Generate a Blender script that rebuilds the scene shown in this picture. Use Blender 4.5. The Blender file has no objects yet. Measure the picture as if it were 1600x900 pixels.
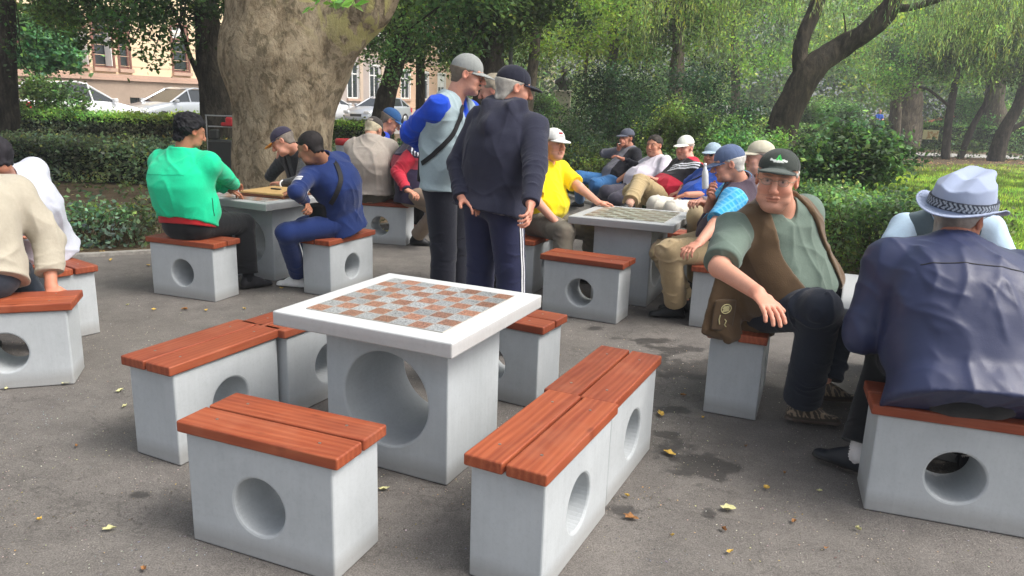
import bpy, math, random, time
import numpy as np
from mathutils import Vector, Matrix

T0 = time.time()
scene = bpy.context.scene
COL = scene.collection
R_ = math.radians

# ---------------------------------------------------------------- camera
CAM_H, CAM_F, PITCH, ROLL = 1.6068, 1176.5, 0.2409, 0.0342
cam_data = bpy.data.cameras.new("camera")
cam = bpy.data.objects.new("camera", cam_data)
COL.objects.link(cam)
cam_data.sensor_width = 36.0
cam_data.lens = CAM_F / 1600.0 * 36.0
cam_data.clip_end = 600.0
cam_data.clip_start = 0.05
cp, sp_ = math.cos(PITCH), math.sin(PITCH)
_fw = Vector((0, cp, -sp_)); _up0 = Vector((0, sp_, cp)); _rt0 = Vector((1, 0, 0))
# image axes after the slight roll of the hand-held camera
_rt = _rt0 * math.cos(ROLL) + _up0 * math.sin(ROLL)
_up = _up0 * math.cos(ROLL) - _rt0 * math.sin(ROLL)
m = Matrix((( _rt.x, _up.x, -_fw.x), (_rt.y, _up.y, -_fw.y), (_rt.z, _up.z, -_fw.z))).to_4x4()
m.translation = Vector((0, 0, CAM_H))
cam.matrix_world = m
scene.camera = cam

# ---------------------------------------------------------------- sky and soft sun
SUN_EL, SUN_AZ = 52.0, 108.0          # azimuth clockwise from +Y
world = bpy.data.worlds.new("World")
scene.world = world
world.use_nodes = True
wn = world.node_tree
wn.nodes.clear()
bg = wn.nodes.new("ShaderNodeBackground"); wo = wn.nodes.new("ShaderNodeOutputWorld")
sky = wn.nodes.new("ShaderNodeTexSky"); sky.sky_type = 'NISHITA'; sky.sun_disc = False
sky.sun_elevation = R_(SUN_EL); sky.sun_rotation = R_(SUN_AZ)
sky.air_density = 1.0; sky.dust_density = 6.0; sky.ozone_density = 1.0
hs = wn.nodes.new("ShaderNodeHueSaturation"); hs.inputs['Saturation'].default_value = 0.45
wn.links.new(sky.outputs[0], hs.inputs['Color'])
wn.links.new(hs.outputs[0], bg.inputs[0]); bg.inputs[1].default_value = 0.15
wn.links.new(bg.outputs[0], wo.inputs[0])
sd = bpy.data.lights.new("sun", 'SUN'); sd.energy = 1.2; sd.angle = R_(20); sd.color = (1, .96, .9)
sun = bpy.data.objects.new("sun", sd); COL.objects.link(sun)
_az, _el = R_(SUN_AZ), R_(SUN_EL)
_d = Vector((math.sin(_az) * math.cos(_el), math.cos(_az) * math.cos(_el), math.sin(_el)))
sun.rotation_euler = _d.to_track_quat('Z', 'Y').to_euler()
scene.view_settings.view_transform = 'Standard'
scene.view_settings.look = 'None'
scene.view_settings.gamma = 1.0
scene.view_settings.exposure = 0.74
scene.cycles.max_bounces = 6
scene.cycles.diffuse_bounces = 3
scene.cycles.glossy_bounces = 2
scene.cycles.transmission_bounces = 4
scene.cycles.transparent_max_bounces = 4
# ================================================================ helpers
CO = np.array([0.0, 0.0, CAM_H])
def raydir(u, v):
    x = (u - 800.0) / CAM_F; y = (450.0 - v) / CAM_F
    return np.array(_fw) + x * np.array(_rt) + y * np.array(_up)
def at(u, v, Y):                      # the point at distance Y (along +Y) seen at photo pixel u, v
    d = raydir(u, v); return CO + d * (Y / d[1])
def onground(u, v, z=0.0):
    d = raydir(u, v); return CO + d * ((z - CAM_H) / d[2])
def toward(parent, L, u, v, sgn='n'): # the joint a bone length L from its parent, seen at u, v
    d = raydir(u, v); d = d / np.linalg.norm(d)
    q = CO - parent; b = q @ d; c = q @ q - L * L; disc = b * b - c
    if disc < 0:
        p = CO - b * d; e = p - parent
        return parent + e / np.linalg.norm(e) * L
    s = math.sqrt(disc)
    return CO + d * ((-b - s) if sgn == 'n' else (-b + s))
def V(*a): return np.array(a, float)
def unit(a): a = np.asarray(a, float); return a / (np.linalg.norm(a) + 1e-12)

def tag(o, label=None, cat=None, group=None, kind=None):
    if label: o['label'] = label
    if cat: o['category'] = cat
    if group: o['group'] = group
    if kind: o['kind'] = kind
    return o
def empty(name, loc=(0, 0, 0), rz=0.0):
    o = bpy.data.objects.new(name, None); COL.objects.link(o)
    o.location = tuple(loc); o.rotation_euler = (0, 0, rz); o.empty_display_size = .2
    return o
def meshobj(name, verts, faces, mat, parent=None, smooth=False, mats=None, midx=None, col=None):
    """verts (N,3) array; faces (M,4) array, or a list of tuples; local to the parent"""
    me = bpy.data.meshes.new(name)
    if isinstance(faces, np.ndarray):
        k = faces.shape[1]
        me.vertices.add(len(verts)); me.vertices.foreach_set('co', np.asarray(verts, np.float32).ravel())
        me.loops.add(faces.size); me.loops.foreach_set('vertex_index', faces.astype(np.int32).ravel())
        me.polygons.add(len(faces))
        me.polygons.foreach_set('loop_start', np.arange(0, faces.size, k, dtype=np.int32))
        me.polygons.foreach_set('loop_total', np.full(len(faces), k, np.int32))
        me.update(calc_edges=True)
    else:
        me.from_pydata([tuple(map(float, v)) for v in verts], [], [tuple(f) for f in faces]); me.update()
    for mt in (mats or [mat]): me.materials.append(mt)
    if midx is not None: me.polygons.foreach_set('material_index', np.asarray(midx, np.int32))
    me.polygons.foreach_set('use_smooth', np.full(len(me.polygons), smooth, bool))
    if col is not None:
        a = me.color_attributes.new('Col', 'FLOAT_COLOR', 'POINT')
        c4 = np.ones((len(verts), 4), np.float32); c4[:, :3] = col
        a.data.foreach_set('color', c4.ravel())
    o = bpy.data.objects.new(name, me); COL.objects.link(o)
    if parent is not None: o.parent = parent
    return o

class MB:
    """collects simple solids into one mesh"""
    def __init__(s): s.v = []; s.f = []
    def add(s, v, f):
        n = len(s.v); s.v += [tuple(map(float, p)) for p in v]; s.f += [tuple(i + n for i in q) for q in f]; return s
    def box(s, x0, x1, y0, y1, z0, z1, bev=0.0):
        if bev <= 0:
            return s.add([(x, y, z) for z in (z0, z1) for y in (y0, y1) for x in (x0, x1)],
                         [(0, 2, 3, 1), (4, 5, 7, 6), (0, 1, 5, 4), (2, 6, 7, 3), (0, 4, 6, 2), (1, 3, 7, 5)])
        b = bev; v = []; ix = {}
        # chamfered box: three points a corner
        for sx in (0, 1):
            for sy in (0, 1):
                for sz in (0, 1):
                    X = (x0, x1)[sx]; Y = (y0, y1)[sy]; Z = (z0, z1)[sz]
                    dx = b if sx == 0 else -b; dy = b if sy == 0 else -b; dz = b if sz == 0 else -b
                    for k, p in enumerate(((X, Y + dy, Z + dz), (X + dx, Y, Z + dz), (X + dx, Y + dy, Z))):
                        ix[(sx, sy, sz, k)] = len(v); v.append(p)
        f = []
        def q(*ks): f.append(tuple(ix[k] for k in ks))
        q((0,0,0,0),(0,0,1,0),(0,1,1,0),(0,1,0,0)); q((1,0,0,0),(1,1,0,0),(1,1,1,0),(1,0,1,0))
        q((0,0,0,1),(1,0,0,1),(1,0,1,1),(0,0,1,1)); q((0,1,0,1),(0,1,1,1),(1,1,1,1),(1,1,0,1))
        q((0,0,0,2),(0,1,0,2),(1,1,0,2),(1,0,0,2)); q((0,0,1,2),(1,0,1,2),(1,1,1,2),(0,1,1,2))
        for a in (0, 1):
            for c in (0, 1):
                q((a,c,0,0),(a,c,0,1),(a,c,1,1),(a,c,1,0)) if a == c else q((a,c,0,0),(a,c,1,0),(a,c,1,1),(a,c,0,1))
                q((a,0,c,0),(a,0,c,2),(a,1,c,2),(a,1,c,0)) if a != c else q((a,0,c,0),(a,1,c,0),(a,1,c,2),(a,0,c,2))
                q((0,a,c,1),(0,a,c,2),(1,a,c,2),(1,a,c,1)) if a == c else q((0,a,c,1),(1,a,c,1),(1,a,c,2),(0,a,c,2))
                for e in (0, 1):
                    t = [(a,c,e,0),(a,c,e,1),(a,c,e,2)]
                    if (a + c + e) % 2 == 1: t = t[::-1]
                    q(*t[::-1])
        return s.add(v, f)
    def tube(s, pts, rads, n=10, cap=True):
        pts = [np.array(p, float) for p in pts]
        if not hasattr(rads, '__len__'): rads = [rads] * len(pts)
        base = []; ref = None
        for i, p in enumerate(pts):
            t = unit(pts[min(i + 1, len(pts) - 1)] - pts[max(i - 1, 0)])
            if ref is None: ref = V(1, 0, 0) if abs(t[0]) < .8 else V(0, 1, 0)
            ref = unit(ref - (ref @ t) * t); bi = np.cross(t, ref)
            base.append([p + rads[i] * (math.cos(a) * ref + math.sin(a) * bi) for a in np.linspace(0, 2 * math.pi, n, endpoint=False)])
        v = [q for r in base for q in r]; f = []
        for i in range(len(pts) - 1):
            for k in range(n):
                k2 = (k + 1) % n
                f.append((i * n + k, i * n + k2, (i + 1) * n + k2, (i + 1) * n + k))
        if cap:
            f.append(tuple(range(n))[::-1]); f.append(tuple((len(pts) - 1) * n + k for k in range(n)))
        return s.add(v, f)
    def lathe(s, prof, n=24, c=(0, 0, 0), cap=True):
        v = []; f = []
        for r, z in prof:
            for k in range(n):
                a = 2 * math.pi * k / n; v.append((c[0] + r * math.cos(a), c[1] + r * math.sin(a), c[2] + z))
        for i in range(len(prof) - 1):
            for k in range(n):
                k2 = (k + 1) % n; f.append((i * n + k, i * n + k2, (i + 1) * n + k2, (i + 1) * n + k))
        if cap:
            f.append(tuple(range(n))[::-1]); f.append(tuple((len(prof) - 1) * n + k for k in range(n)))
        return s.add(v, f)
    def build(s, name, mat, parent=None, smooth=False):
        return meshobj(name, s.v, s.f, mat, parent, smooth)

# ---- lattice noise on arrays of points
_rng = np.random.RandomState(7)
_PERM = np.pad(_rng.rand(32, 32, 32).astype(np.float32), ((0, 1),) * 3, mode='wrap').ravel()
def vnoise(p):
    p = np.asarray(p, np.float32); q = np.floor(p); f = p - q; f = f * f * (3 - 2 * f); i = q.astype(np.int32) & 31
    b = (i[:, 0] * 33 + i[:, 1]) * 33 + i[:, 2]; fx, fy, fz = f[:, 0], f[:, 1], f[:, 2]; P = _PERM
    def L(a, b, t): return a + (b - a) * t
    def g(o): return P[b + o]
    return L(L(L(g(0), g(1089), fx), L(g(33), g(1122), fx), fy), L(L(g(1), g(1090), fx), L(g(34), g(1123), fx), fy), fz)
def fbm(p, n=3):
    s = 0; a = .5; p = np.asarray(p, np.float32)
    for k in range(n): s = s + a * vnoise(p * (2 ** k) + 17.3 * k); a *= .5
    return s / (1 - .5 ** n)

# ---------------------------------------------------------------- implicit modelling (bodies, clothes, hats)
class Field:
    def __init__(s, vox): s.vox = vox; s.pr = []
    def cone(s, p0, p1, a0, a1=None, b0=None, b1=None, lat=None, c0=None, c1=None, k=.012, cut=(), op='add'):
        """a cone of elliptic section from p0 to p1: half-widths a (along lat) and b, end caps c"""
        p0 = np.asarray(p0, float); p1 = np.asarray(p1, float)
        a1 = a0 if a1 is None else a1; b0 = a0 if b0 is None else b0; b1 = (a1 if b0 is None else b0 * a1 / a0) if b1 is None else b1
        c0 = min(a0, b0) if c0 is None else c0; c1 = min(a1, b1) if c1 is None else c1
        s.pr.append((op, p0, p1, (a0, a1, b0, b1, c0, c1), lat, k, cut)); return s
    def ell(s, c, r, fr=None, **kw):
        fr = np.eye(3) if fr is None else fr     # rows: local axes
        c = np.asarray(c, float)
        s.pr.append((kw.get('op', 'add'), c, fr, tuple(r), 'E', kw.get('k', .012), kw.get('cut', ()))); return s
    def func(s, fn, lo, hi, k=.008, op='add'):
        s.pr.append((op, np.asarray(lo, float), np.asarray(hi, float), fn, 'F', k, ())); return s
    def _bbox(s, q):
        op, p0, p1, r, lat, k, cut = q
        if lat is not None and isinstance(lat, str):
            if lat == 'F': return p0, p1
            m = max(r); return p0 - m, p0 + m
        m = max(r); return np.minimum(p0, p1) - m, np.maximum(p0, p1) + m
    def mesh(s):
        vx = s.vox
        lo = np.full(3, 1e9); hi = -lo
        for q in s.pr:
            if q[0] != 'add': continue
            a, b = s._bbox(q); lo = np.minimum(lo, a); hi = np.maximum(hi, b)
        lo -= 4 * vx; n = (np.ceil((hi + 4 * vx - lo) / vx)).astype(int) + 1
        D = np.full(n, .5, np.float32)
        ax = [lo[i] + np.arange(n[i]) * vx for i in range(3)]
        for q in s.pr:
            op, p0, p1, r, lat, k, cut = q
            a, b = s._bbox(q); m = max(k, 3 * vx) + vx
            i0 = np.clip(np.floor((a - m - lo) / vx).astype(int), 0, n); i1 = np.clip(np.ceil((b + m - lo) / vx).astype(int) + 1, 0, n)
            if (i1 <= i0).any(): continue
            sl = tuple(slice(i0[i], i1[i]) for i in range(3))
            X = ax[0][sl[0]][:, None, None].astype(np.float32); Y = ax[1][sl[1]][None, :, None].astype(np.float32); Z = ax[2][sl[2]][None, None, :].astype(np.float32)
            if isinstance(lat, str) and lat == 'F':
                P = np.stack(np.broadcast_arrays(X, Y, Z), -1); d = r(P)
            elif isinstance(lat, str):
                dx, dy, dz = X - p0[0], Y - p0[1], Z - p0[2]
                e = [(dx * f[0] + dy * f[1] + dz * f[2]) for f in p1]
                g = np.sqrt(sum((e[i] / r[i]) ** 2 for i in range(3))) + 1e-6
                h = np.sqrt(sum((e[i] / r[i] ** 2) ** 2 for i in range(3))) + 1e-6
                d = g * (g - 1) / h
            else:
                A = p1 - p0; L = np.linalg.norm(A) + 1e-9; A = A / L
                la = V(1, 0, 0) if lat is None else np.asarray(lat, float)
                la = la - (la @ A) * A
                if np.linalg.norm(la) < 1e-3: la = np.cross(A, V(0, .3, 1))
                la = unit(la); no = np.cross(A, la)
                dx, dy, dz = X - p0[0], Y - p0[1], Z - p0[2]
                z = dx * A[0] + dy * A[1] + dz * A[2]
                t = np.clip(z / L, 0, 1); z = z - t * L
                x = dx * la[0] + dy * la[1] + dz * la[2]; y = dx * no[0] + dy * no[1] + dz * no[2]
                a0, a1, b0, b1, c0, c1 = r
                a_ = a0 + (a1 - a0) * t; b_ = b0 + (b1 - b0) * t; c_ = c0 + (c1 - c0) * t
                x = x / a_; y = y / b_; z = z / c_
                g = np.sqrt(x * x + y * y + z * z) + 1e-6
                h = np.sqrt((x / a_) ** 2 + (y / b_) ** 2 + (z / c_) ** 2) + 1e-6
                d = g * (g - 1) / h
            for (pt, nn) in cut:
                d = np.maximum(d, (X - pt[0]) * nn[0] + (Y - pt[1]) * nn[1] + (Z - pt[2]) * nn[2])
            d = d.astype(np.float32); S = D[sl]
            if op == 'add':
                hh = np.clip(.5 + .5 * (S - d) / k, 0, 1); D[sl] = S + (d - S) * hh - k * hh * (1 - hh)
            elif op == 'sub':
                d = -d; hh = np.clip(.5 - .5 * (S - d) / k, 0, 1); D[sl] = S + (d - S) * hh + k * hh * (1 - hh)
            else:
                D[sl] = np.maximum(S, d)
        # surface nets
        B = D < 0
        c = B[:-1, :-1, :-1].astype(np.uint8)
        for i in range(8):
            if i == 0: continue
            o = (i & 1, (i >> 1) & 1, (i >> 2) & 1)
            c = c + B[o[0]:n[0] - 1 + o[0], o[1]:n[1] - 1 + o[1], o[2]:n[2] - 1 + o[2]]
        act = (c > 0) & (c < 8)
        ijk = np.argwhere(act); N = len(ijk)
        idx = np.full(act.shape, -1, np.int32); idx[act] = np.arange(N)
        cv = np.empty((N, 8), np.float32); offs = np.array([(i & 1, (i >> 1) & 1, (i >> 2) & 1) for i in range(8)])
        for i in range(8):
            q = ijk + offs[i]; cv[:, i] = D[q[:, 0], q[:, 1], q[:, 2]]
        acc = np.zeros((N, 3), np.float32); cnt = np.zeros(N, np.float32)
        for i in range(8):
            for bit in (1, 2, 4):
                j = i | bit
                if j == i: continue
                va, vb = cv[:, i], cv[:, j]; mk = (va < 0) != (vb < 0)
                t = np.where(mk, va / np.where(mk, va - vb, 1), 0)
                pnt = offs[i][None] + t[:, None] * (offs[j] - offs[i])[None]
                acc += pnt * mk[:, None]; cnt += mk
        verts = lo + (ijk + acc / cnt[:, None]) * vx
        F = []
        for a in range(3):
            b, cc = (a + 1) % 3, (a + 2) % 3
            s0 = [slice(None)] * 3; s1 = [slice(None)] * 3; s0[a] = slice(0, -1); s1[a] = slice(1, None)
            A0, A1 = B[tuple(s0)], B[tuple(s1)]
            e = np.argwhere(A0 != A1)
            e = e[(e[:, b] > 0) & (e[:, cc] > 0) & (e[:, b] < n[b] - 1) & (e[:, cc] < n[cc] - 1)]
            if not len(e): continue
            ub = np.zeros(3, int); ub[b] = 1; uc = np.zeros(3, int); uc[cc] = 1
            g = [e, e - ub, e - ub - uc, e - uc]
            q = np.stack([idx[w[:, 0], w[:, 1], w[:, 2]] for w in g], 1)
            ins = A0[e[:, 0], e[:, 1], e[:, 2]]
            q[~ins] = q[~ins][:, ::-1]
            F.append(q)
        F = np.concatenate(F); F = F[(F >= 0).all(1)]
        return verts, F

def vnormals(v, f):
    a, b, c, d = (v[f[:, i]] for i in range(4)); nn = np.cross(c - a, d - b)
    N = np.zeros_like(v)
    for i in range(3):
        N[:, i] = np.bincount(f.ravel(), np.repeat(nn[:, i], 4), len(v))
    return N / (np.linalg.norm(N, axis=1, keepdims=True) + 1e-9)
def relax(v, f, it=1, w=.5):
    e = np.concatenate([f[:, [0, 1]], f[:, [1, 2]], f[:, [2, 3]], f[:, [3, 0]]]); e = np.concatenate([e, e[:, ::-1]])
    cnt = np.bincount(e[:, 0], minlength=len(v))[:, None] + 1e-9
    for _ in range(it):
        m = np.stack([np.bincount(e[:, 0], v[e[:, 1], i], len(v)) for i in range(3)], 1) / cnt
        v = v + (m - v) * w
    return v
# ================================================================ materials
M = {}
class NT:
    def __init__(s, name):
        s.m = bpy.data.materials.new(name); s.m.use_nodes = True; s.t = s.m.node_tree; s.t.nodes.clear()
        s.out = s.n('ShaderNodeOutputMaterial'); M[name] = s.m
    def n(s, ty, **kw):
        x = s.t.nodes.new(ty)
        for k, v in kw.items():
            if k.startswith('_'): setattr(x, k[1:], v)
        return x
    def set(s, x, **kw):
        for k, v in kw.items():
            k = k.replace('_', ' ')
            if hasattr(v, 'is_linked') or isinstance(v, bpy.types.NodeSocket): s.t.links.new(v, x.inputs[k])
            else: x.inputs[k].default_value = v
        return x
    def lk(s, a, b): s.t.links.new(a, b)
    def pos(s, kind='Object', scale=(1, 1, 1), rnd=False):
        tc = s.n('ShaderNodeTexCoord'); o = tc.outputs[kind]
        mp = s.n('ShaderNodeMapping'); mp.inputs['Scale'].default_value = scale; s.lk(o, mp.inputs['Vector'])
        if rnd:
            oi = s.n('ShaderNodeObjectInfo'); mu = s.n('ShaderNodeMath', _operation='MULTIPLY'); s.lk(oi.outputs['Random'], mu.inputs[0]); mu.inputs[1].default_value = 37.0
            s.lk(mu.outputs[0], mp.inputs['Location'])
        return mp.outputs[0]
    def noise(s, vec, scale, detail=3, rough=.6, dist=0.0):
        x = s.n('ShaderNodeTexNoise'); x.inputs['Scale'].default_value = scale; x.inputs['Detail'].default_value = detail
        x.inputs['Roughness'].default_value = rough; x.inputs['Distortion'].default_value = dist; s.lk(vec, x.inputs['Vector']); return x.outputs['Fac']
    def ramp(s, fac, stops, interp='LINEAR'):
        x = s.n('ShaderNodeValToRGB'); x.color_ramp.interpolation = interp; e = x.color_ramp.elements
        while len(e) < len(stops): e.new(.5)
        for i, (p, c) in enumerate(stops):
            e[i].position = p; e[i].color = (c, c, c, 1) if not hasattr(c, '__len__') else (*c, 1)
        s.lk(fac, x.inputs[0]); return x.outputs[0]
    def mix(s, fac, a, b, mode='MIX'):
        x = s.n('ShaderNodeMix', _data_type='RGBA', _blend_type=mode)
        for sock, v in ((x.inputs[0], fac), (x.inputs[6], a), (x.inputs[7], b)):
            if isinstance(v, bpy.types.NodeSocket): s.lk(v, sock)
            else: sock.default_value = v if not hasattr(v, '__len__') else ((*v, 1) if len(v) == 3 else v)
        return x.outputs[2]
    def math(s, op, a, b=0.0, c=None):
        x = s.n('ShaderNodeMath', _operation=op)
        for i, v in enumerate((a, b) if c is None else (a, b, c)):
            if isinstance(v, bpy.types.NodeSocket): s.lk(v, x.inputs[i])
            else: x.inputs[i].default_value = v
        return x.outputs[0]
    def bump(s, h, strength=.3, dist=.01, nrm=None):
        x = s.n('ShaderNodeBump'); x.inputs['Strength'].default_value = strength; x.inputs['Distance'].default_value = dist
        s.lk(h, x.inputs['Height'])
        if nrm is not None: s.lk(nrm, x.inputs['Normal'])
        return x.outputs[0]
    def bsdf(s, color, rough=.7, normal=None, spec=.3, **kw):
        b = s.n('ShaderNodeBsdfPrincipled')
        for nm, v in (('Base Color', color), ('Roughness', rough), ('Specular IOR Level', spec), *((k.replace('_', ' '), v) for k, v in kw.items())):
            if isinstance(v, bpy.types.NodeSocket): s.lk(v, b.inputs[nm])
            else: b.inputs[nm].default_value = v if not hasattr(v, '__len__') else ((*v, 1) if len(v) == 3 else v)
        if normal is not None: s.lk(normal, b.inputs['Normal'])
        s.lk(b.outputs[0], s.out.inputs[0]); return b

def attr_mat(name, rough, spec, nscale, bstr, bdist, var=.25, weave=None, sheen=0, sss=0):
    t = NT(name); a = t.n('ShaderNodeAttribute'); a.attribute_name = 'Col'
    p = t.pos(); n1 = t.noise(p, nscale, 4); n2 = t.noise(p, nscale * .12, 2)
    v = t.ramp(n2, [(.3, 1 - var), (.7, 1 + var * .6)])
    v = t.mix(.5, v, t.ramp(n1, [(.3, 1 - var), (.7, 1 + var * .6)]))
    c = t.mix(1.0, a.outputs['Color'], v, 'MULTIPLY')
    h = n1
    if weave: 
        h = t.math('ADD', n1, t.math('MULTIPLY', t.noise(p, weave, 1), .8))
    kw = {}
    if sheen: kw['Sheen_Weight'] = sheen
    if sss: kw['Subsurface_Weight'] = sss; kw['Subsurface_Radius'] = (.012, .004, .002); kw['Subsurface_Scale'] = 1.0
    t.bsdf(c, rough, t.bump(h, bstr, bdist), spec, **kw)
attr_mat('skin', .5, .35, 160, .35, .0015, .13, sss=.0)
attr_mat('cloth', .88, .15, 60, .35, .004, .10, weave=500, sheen=.15)
attr_mat('shiny', .42, .4, 40, .25, .003, .08, weave=400)
attr_mat('leather', .5, .4, 90, .3, .002, .2)
attr_mat('hair', .65, .25, 300, .8, .004, .3)
def plain(name, col, rough=.6, spec=.3, metallic=0.0, nscale=30, var=.1, bstr=.1, **kw):
    t = NT(name); p = t.pos(); n = t.noise(p, nscale, 3)
    c = t.mix(1.0, col, t.ramp(n, [(.3, 1 - var), (.7, 1 + var)]), 'MULTIPLY')
    t.bsdf(c, rough, t.bump(n, bstr, .003), spec, Metallic=metallic, **kw)
plain('wire', (.30, .25, .18), .35, .5, .7)
plain('strap', (.012, .012, .014), .7)
plain('green_seam', (.006, .32, .17), .8, .1)
plain('white_cloth', (.72, .73, .75), .8, .1)
def glassy(name, col, rough, tr):
    t = NT(name); a = t.n('ShaderNodeBsdfTransparent'); a.inputs[0].default_value = (*col, 1)
    g = t.n('ShaderNodeBsdfGlossy'); g.inputs['Roughness'].default_value = rough
    m = t.n('ShaderNodeMixShader'); m.inputs[0].default_value = tr; t.lk(a.outputs[0], m.inputs[1]); t.lk(g.outputs[0], m.inputs[2]); t.lk(m.outputs[0], t.out.inputs[0])
glassy('lens', (.9, .9, .9), .05, .12)
glassy('lens_dark', (.03, .03, .03), .05, .15)
# ================================================================ setting materials
def mk_setting():
    # asphalt
    t = NT('asphalt'); p = t.pos(); n1 = t.noise(p, 1.1, 5, .65); n2 = t.noise(p, 170, 2, .7); n3 = t.noise(p, 6, 4, .7); n4 = t.noise(p, 45, 3, .7)
    c = t.ramp(n1, [(.25, (.120, .111, .102)), (.5, (.157, .145, .133)), (.75, (.192, .177, .161))])
    c = t.mix(1.0, c, t.ramp(n2, [(.3, .62), (.5, 1.0), (.68, 1.5)]), 'MULTIPLY')
    c = t.mix(1.0, c, t.ramp(n3, [(.35, .86), (.65, 1.1)]), 'MULTIPLY')
    c = t.mix(1.0, c, t.ramp(n4, [(.3, .85), (.7, 1.12)]), 'MULTIPLY')
    # damp patches and repaired spots with a shape of their own
    geo = t.n('ShaderNodeNewGeometry'); pos = geo.outputs['Position']
    wob = t.noise(p, 5.5, 4, .65); tot = None
    spots = [(1088, 720, .28, .17), (1110, 735, .12, .1), (1075, 575, .42, .20), (1010, 532, .3, .07), (930, 513, .09, .05), (1045, 640, .16, .05), (970, 798, .10, .06), (1105, 803, .05, .05),
             (1060, 545, .3, .08), (890, 497, .05, .03), (1040, 678, .1, .04), (60, 525, .12, .03), (385, 560, .12, .05), (1030, 490, .35, .12), (1130, 590, .25, .1), (218, 774, .07, .03)]
    for (u, v, rx, ry) in spots:
        g = onground(u, v)
        s1 = t.n('ShaderNodeVectorMath', _operation='SUBTRACT'); t.lk(pos, s1.inputs[0]); s1.inputs[1].default_value = tuple(g)
        s2 = t.n('ShaderNodeVectorMath', _operation='DIVIDE'); t.lk(s1.outputs[0], s2.inputs[0]); s2.inputs[1].default_value = (rx, ry * 1.7, 5)
        s3 = t.n('ShaderNodeVectorMath', _operation='LENGTH'); t.lk(s2.outputs[0], s3.inputs[0])
        d = t.math('ADD', s3.outputs['Value'], t.math('MULTIPLY', wob, 2.6))
        tot = d if tot is None else t.math('MINIMUM', tot, d)
    wet = t.ramp(t.math('MULTIPLY', tot, .5), [(.88, 1.0), (1.0, 0.0)]); 
    c = t.mix(t.math('MULTIPLY', wet, .75), c, (.045, .042, .040))
    crk = t.n('ShaderNodeTexVoronoi', _feature='DISTANCE_TO_EDGE'); crk.inputs['Scale'].default_value = .55; 
    wv = t.n('ShaderNodeVectorMath', _operation='ADD'); t.lk(p, wv.inputs[0])
    nz = t.n('ShaderNodeTexNoise'); nz.inputs['Scale'].default_value = 3.0; nz.inputs['Detail'].default_value = 5; t.lk(p, nz.inputs['Vector']); t.lk(nz.outputs['Color'], wv.inputs[1]); t.lk(wv.outputs[0], crk.inputs['Vector'])
    ck = t.ramp(crk.outputs['Distance'], [(.0, 1.0), (.006, 0.0)]); c = t.mix(t.math('MULTIPLY', ck, .35), c, (.04, .037, .034))
    r = t.mix(wet, (.88,) * 3, (.55,) * 3)
    h = t.math('ADD', t.math('MULTIPLY', n2, .6), n4)
    t.bsdf(c, r, t.bump(h, .7, .006), .25)
    # soil with leaf litter
    t = NT('soil'); p = t.pos(); n1 = t.noise(p, 2.2, 5, .7); n2 = t.noise(p, 28, 3, .8)
    c = t.ramp(n1, [(.3, (.085, .062, .040)), (.55, (.16, .118, .078)), (.75, (.23, .18, .125))])
    c = t.mix(1.0, c, t.ramp(n2, [(.3, .6), (.7, 1.4)]), 'MULTIPLY'); t.bsdf(c, .95, t.bump(n2, .8, .03), .1)
    t = NT('lawn'); p = t.pos(); n1 = t.noise(p, .8, 4, .7); n2 = t.noise(p, 40, 3, .8)
    c = t.ramp(n1, [(.3, (.085, .135, .022)), (.7, (.15, .21, .035))]); c = t.mix(1.0, c, t.ramp(n2, [(.3, .6), (.7, 1.3)]), 'MULTIPLY'); t.bsdf(c, .9, t.bump(n2, .9, .04), .1)
    plain('kerb', (.33, .31, .28), .85, .2, nscale=25, var=.25, bstr=.4)
    plain('pathmat', (.40, .39, .37), .85, .2, nscale=6, var=.12)
    plain('roadmat', (.20, .20, .20), .85, .2, nscale=8, var=.12)
    # painted concrete, faint trowel and brush marks
    for nm, base in (('concrete', (.47, .50, .515)), ('tabletop', (.66, .69, .70))):
        t = NT(nm); p = t.pos(rnd=True); n1 = t.noise(p, 3.0, 4, .6); n2 = t.noise(p, 70, 3, .7)
        p2 = t.pos(scale=(28, 28, 2.5), rnd=True); n3 = t.noise(p2, 1.6, 3, .6)
        c = t.mix(1.0, base, t.ramp(n1, [(.3, .88), (.7, 1.07)]), 'MULTIPLY'); c = t.mix(1.0, c, t.ramp(n3, [(.3, .975), (.7, 1.02)]), 'MULTIPLY')
        c = t.mix(1.0, c, t.ramp(n2, [(.25, .92), (.5, 1.0)]), 'MULTIPLY')
        # dirt near the foot with a ragged edge
        tc = t.n('ShaderNodeTexCoord'); sx = t.n('ShaderNodeSeparateXYZ'); t.lk(tc.outputs['Object'], sx.inputs[0])
        dz = t.math('ADD', sx.outputs[2], t.math('MULTIPLY', n1, -.07)); k = t.ramp(dz, [(.0, 1.0), (.06, 0.0)])
        c = t.mix(t.math('MULTIPLY', k, .42), c, (.20, .175, .15))
        pt = t.noise(p, 420, 1, .5); c = t.mix(t.math('MULTIPLY', t.ramp(t.noise(p, 90, 2, .8), [(.70, 0.0), (.75, 1.0)]), .22), c, (.2, .2, .2))
        b = t.math('ADD', t.math('MULTIPLY', n2, .5), n3)
        t.bsdf(c, .72, t.bump(b, .25, .003), .3)
    # stained pine
    t = NT('wood'); p = t.pos(rnd=True)
    mp = t.n('ShaderNodeMapping'); mp.inputs['Scale'].default_value = (.9, 6.5, 6.5); t.lk(p, mp.inputs['Vector'])
    ws = t.noise(mp.outputs[0], 1.1, 3, .55, 1.2)
    wv = t.n('ShaderNodeTexWave', _wave_type='BANDS', _bands_direction='Y'); wv.inputs['Scale'].default_value = 1.7; wv.inputs['Distortion'].default_value = 9.0; wv.inputs['Detail'].default_value = 2.5; wv.inputs['Detail Scale'].default_value = .8
    t.lk(mp.outputs[0], wv.inputs['Vector'])
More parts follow.
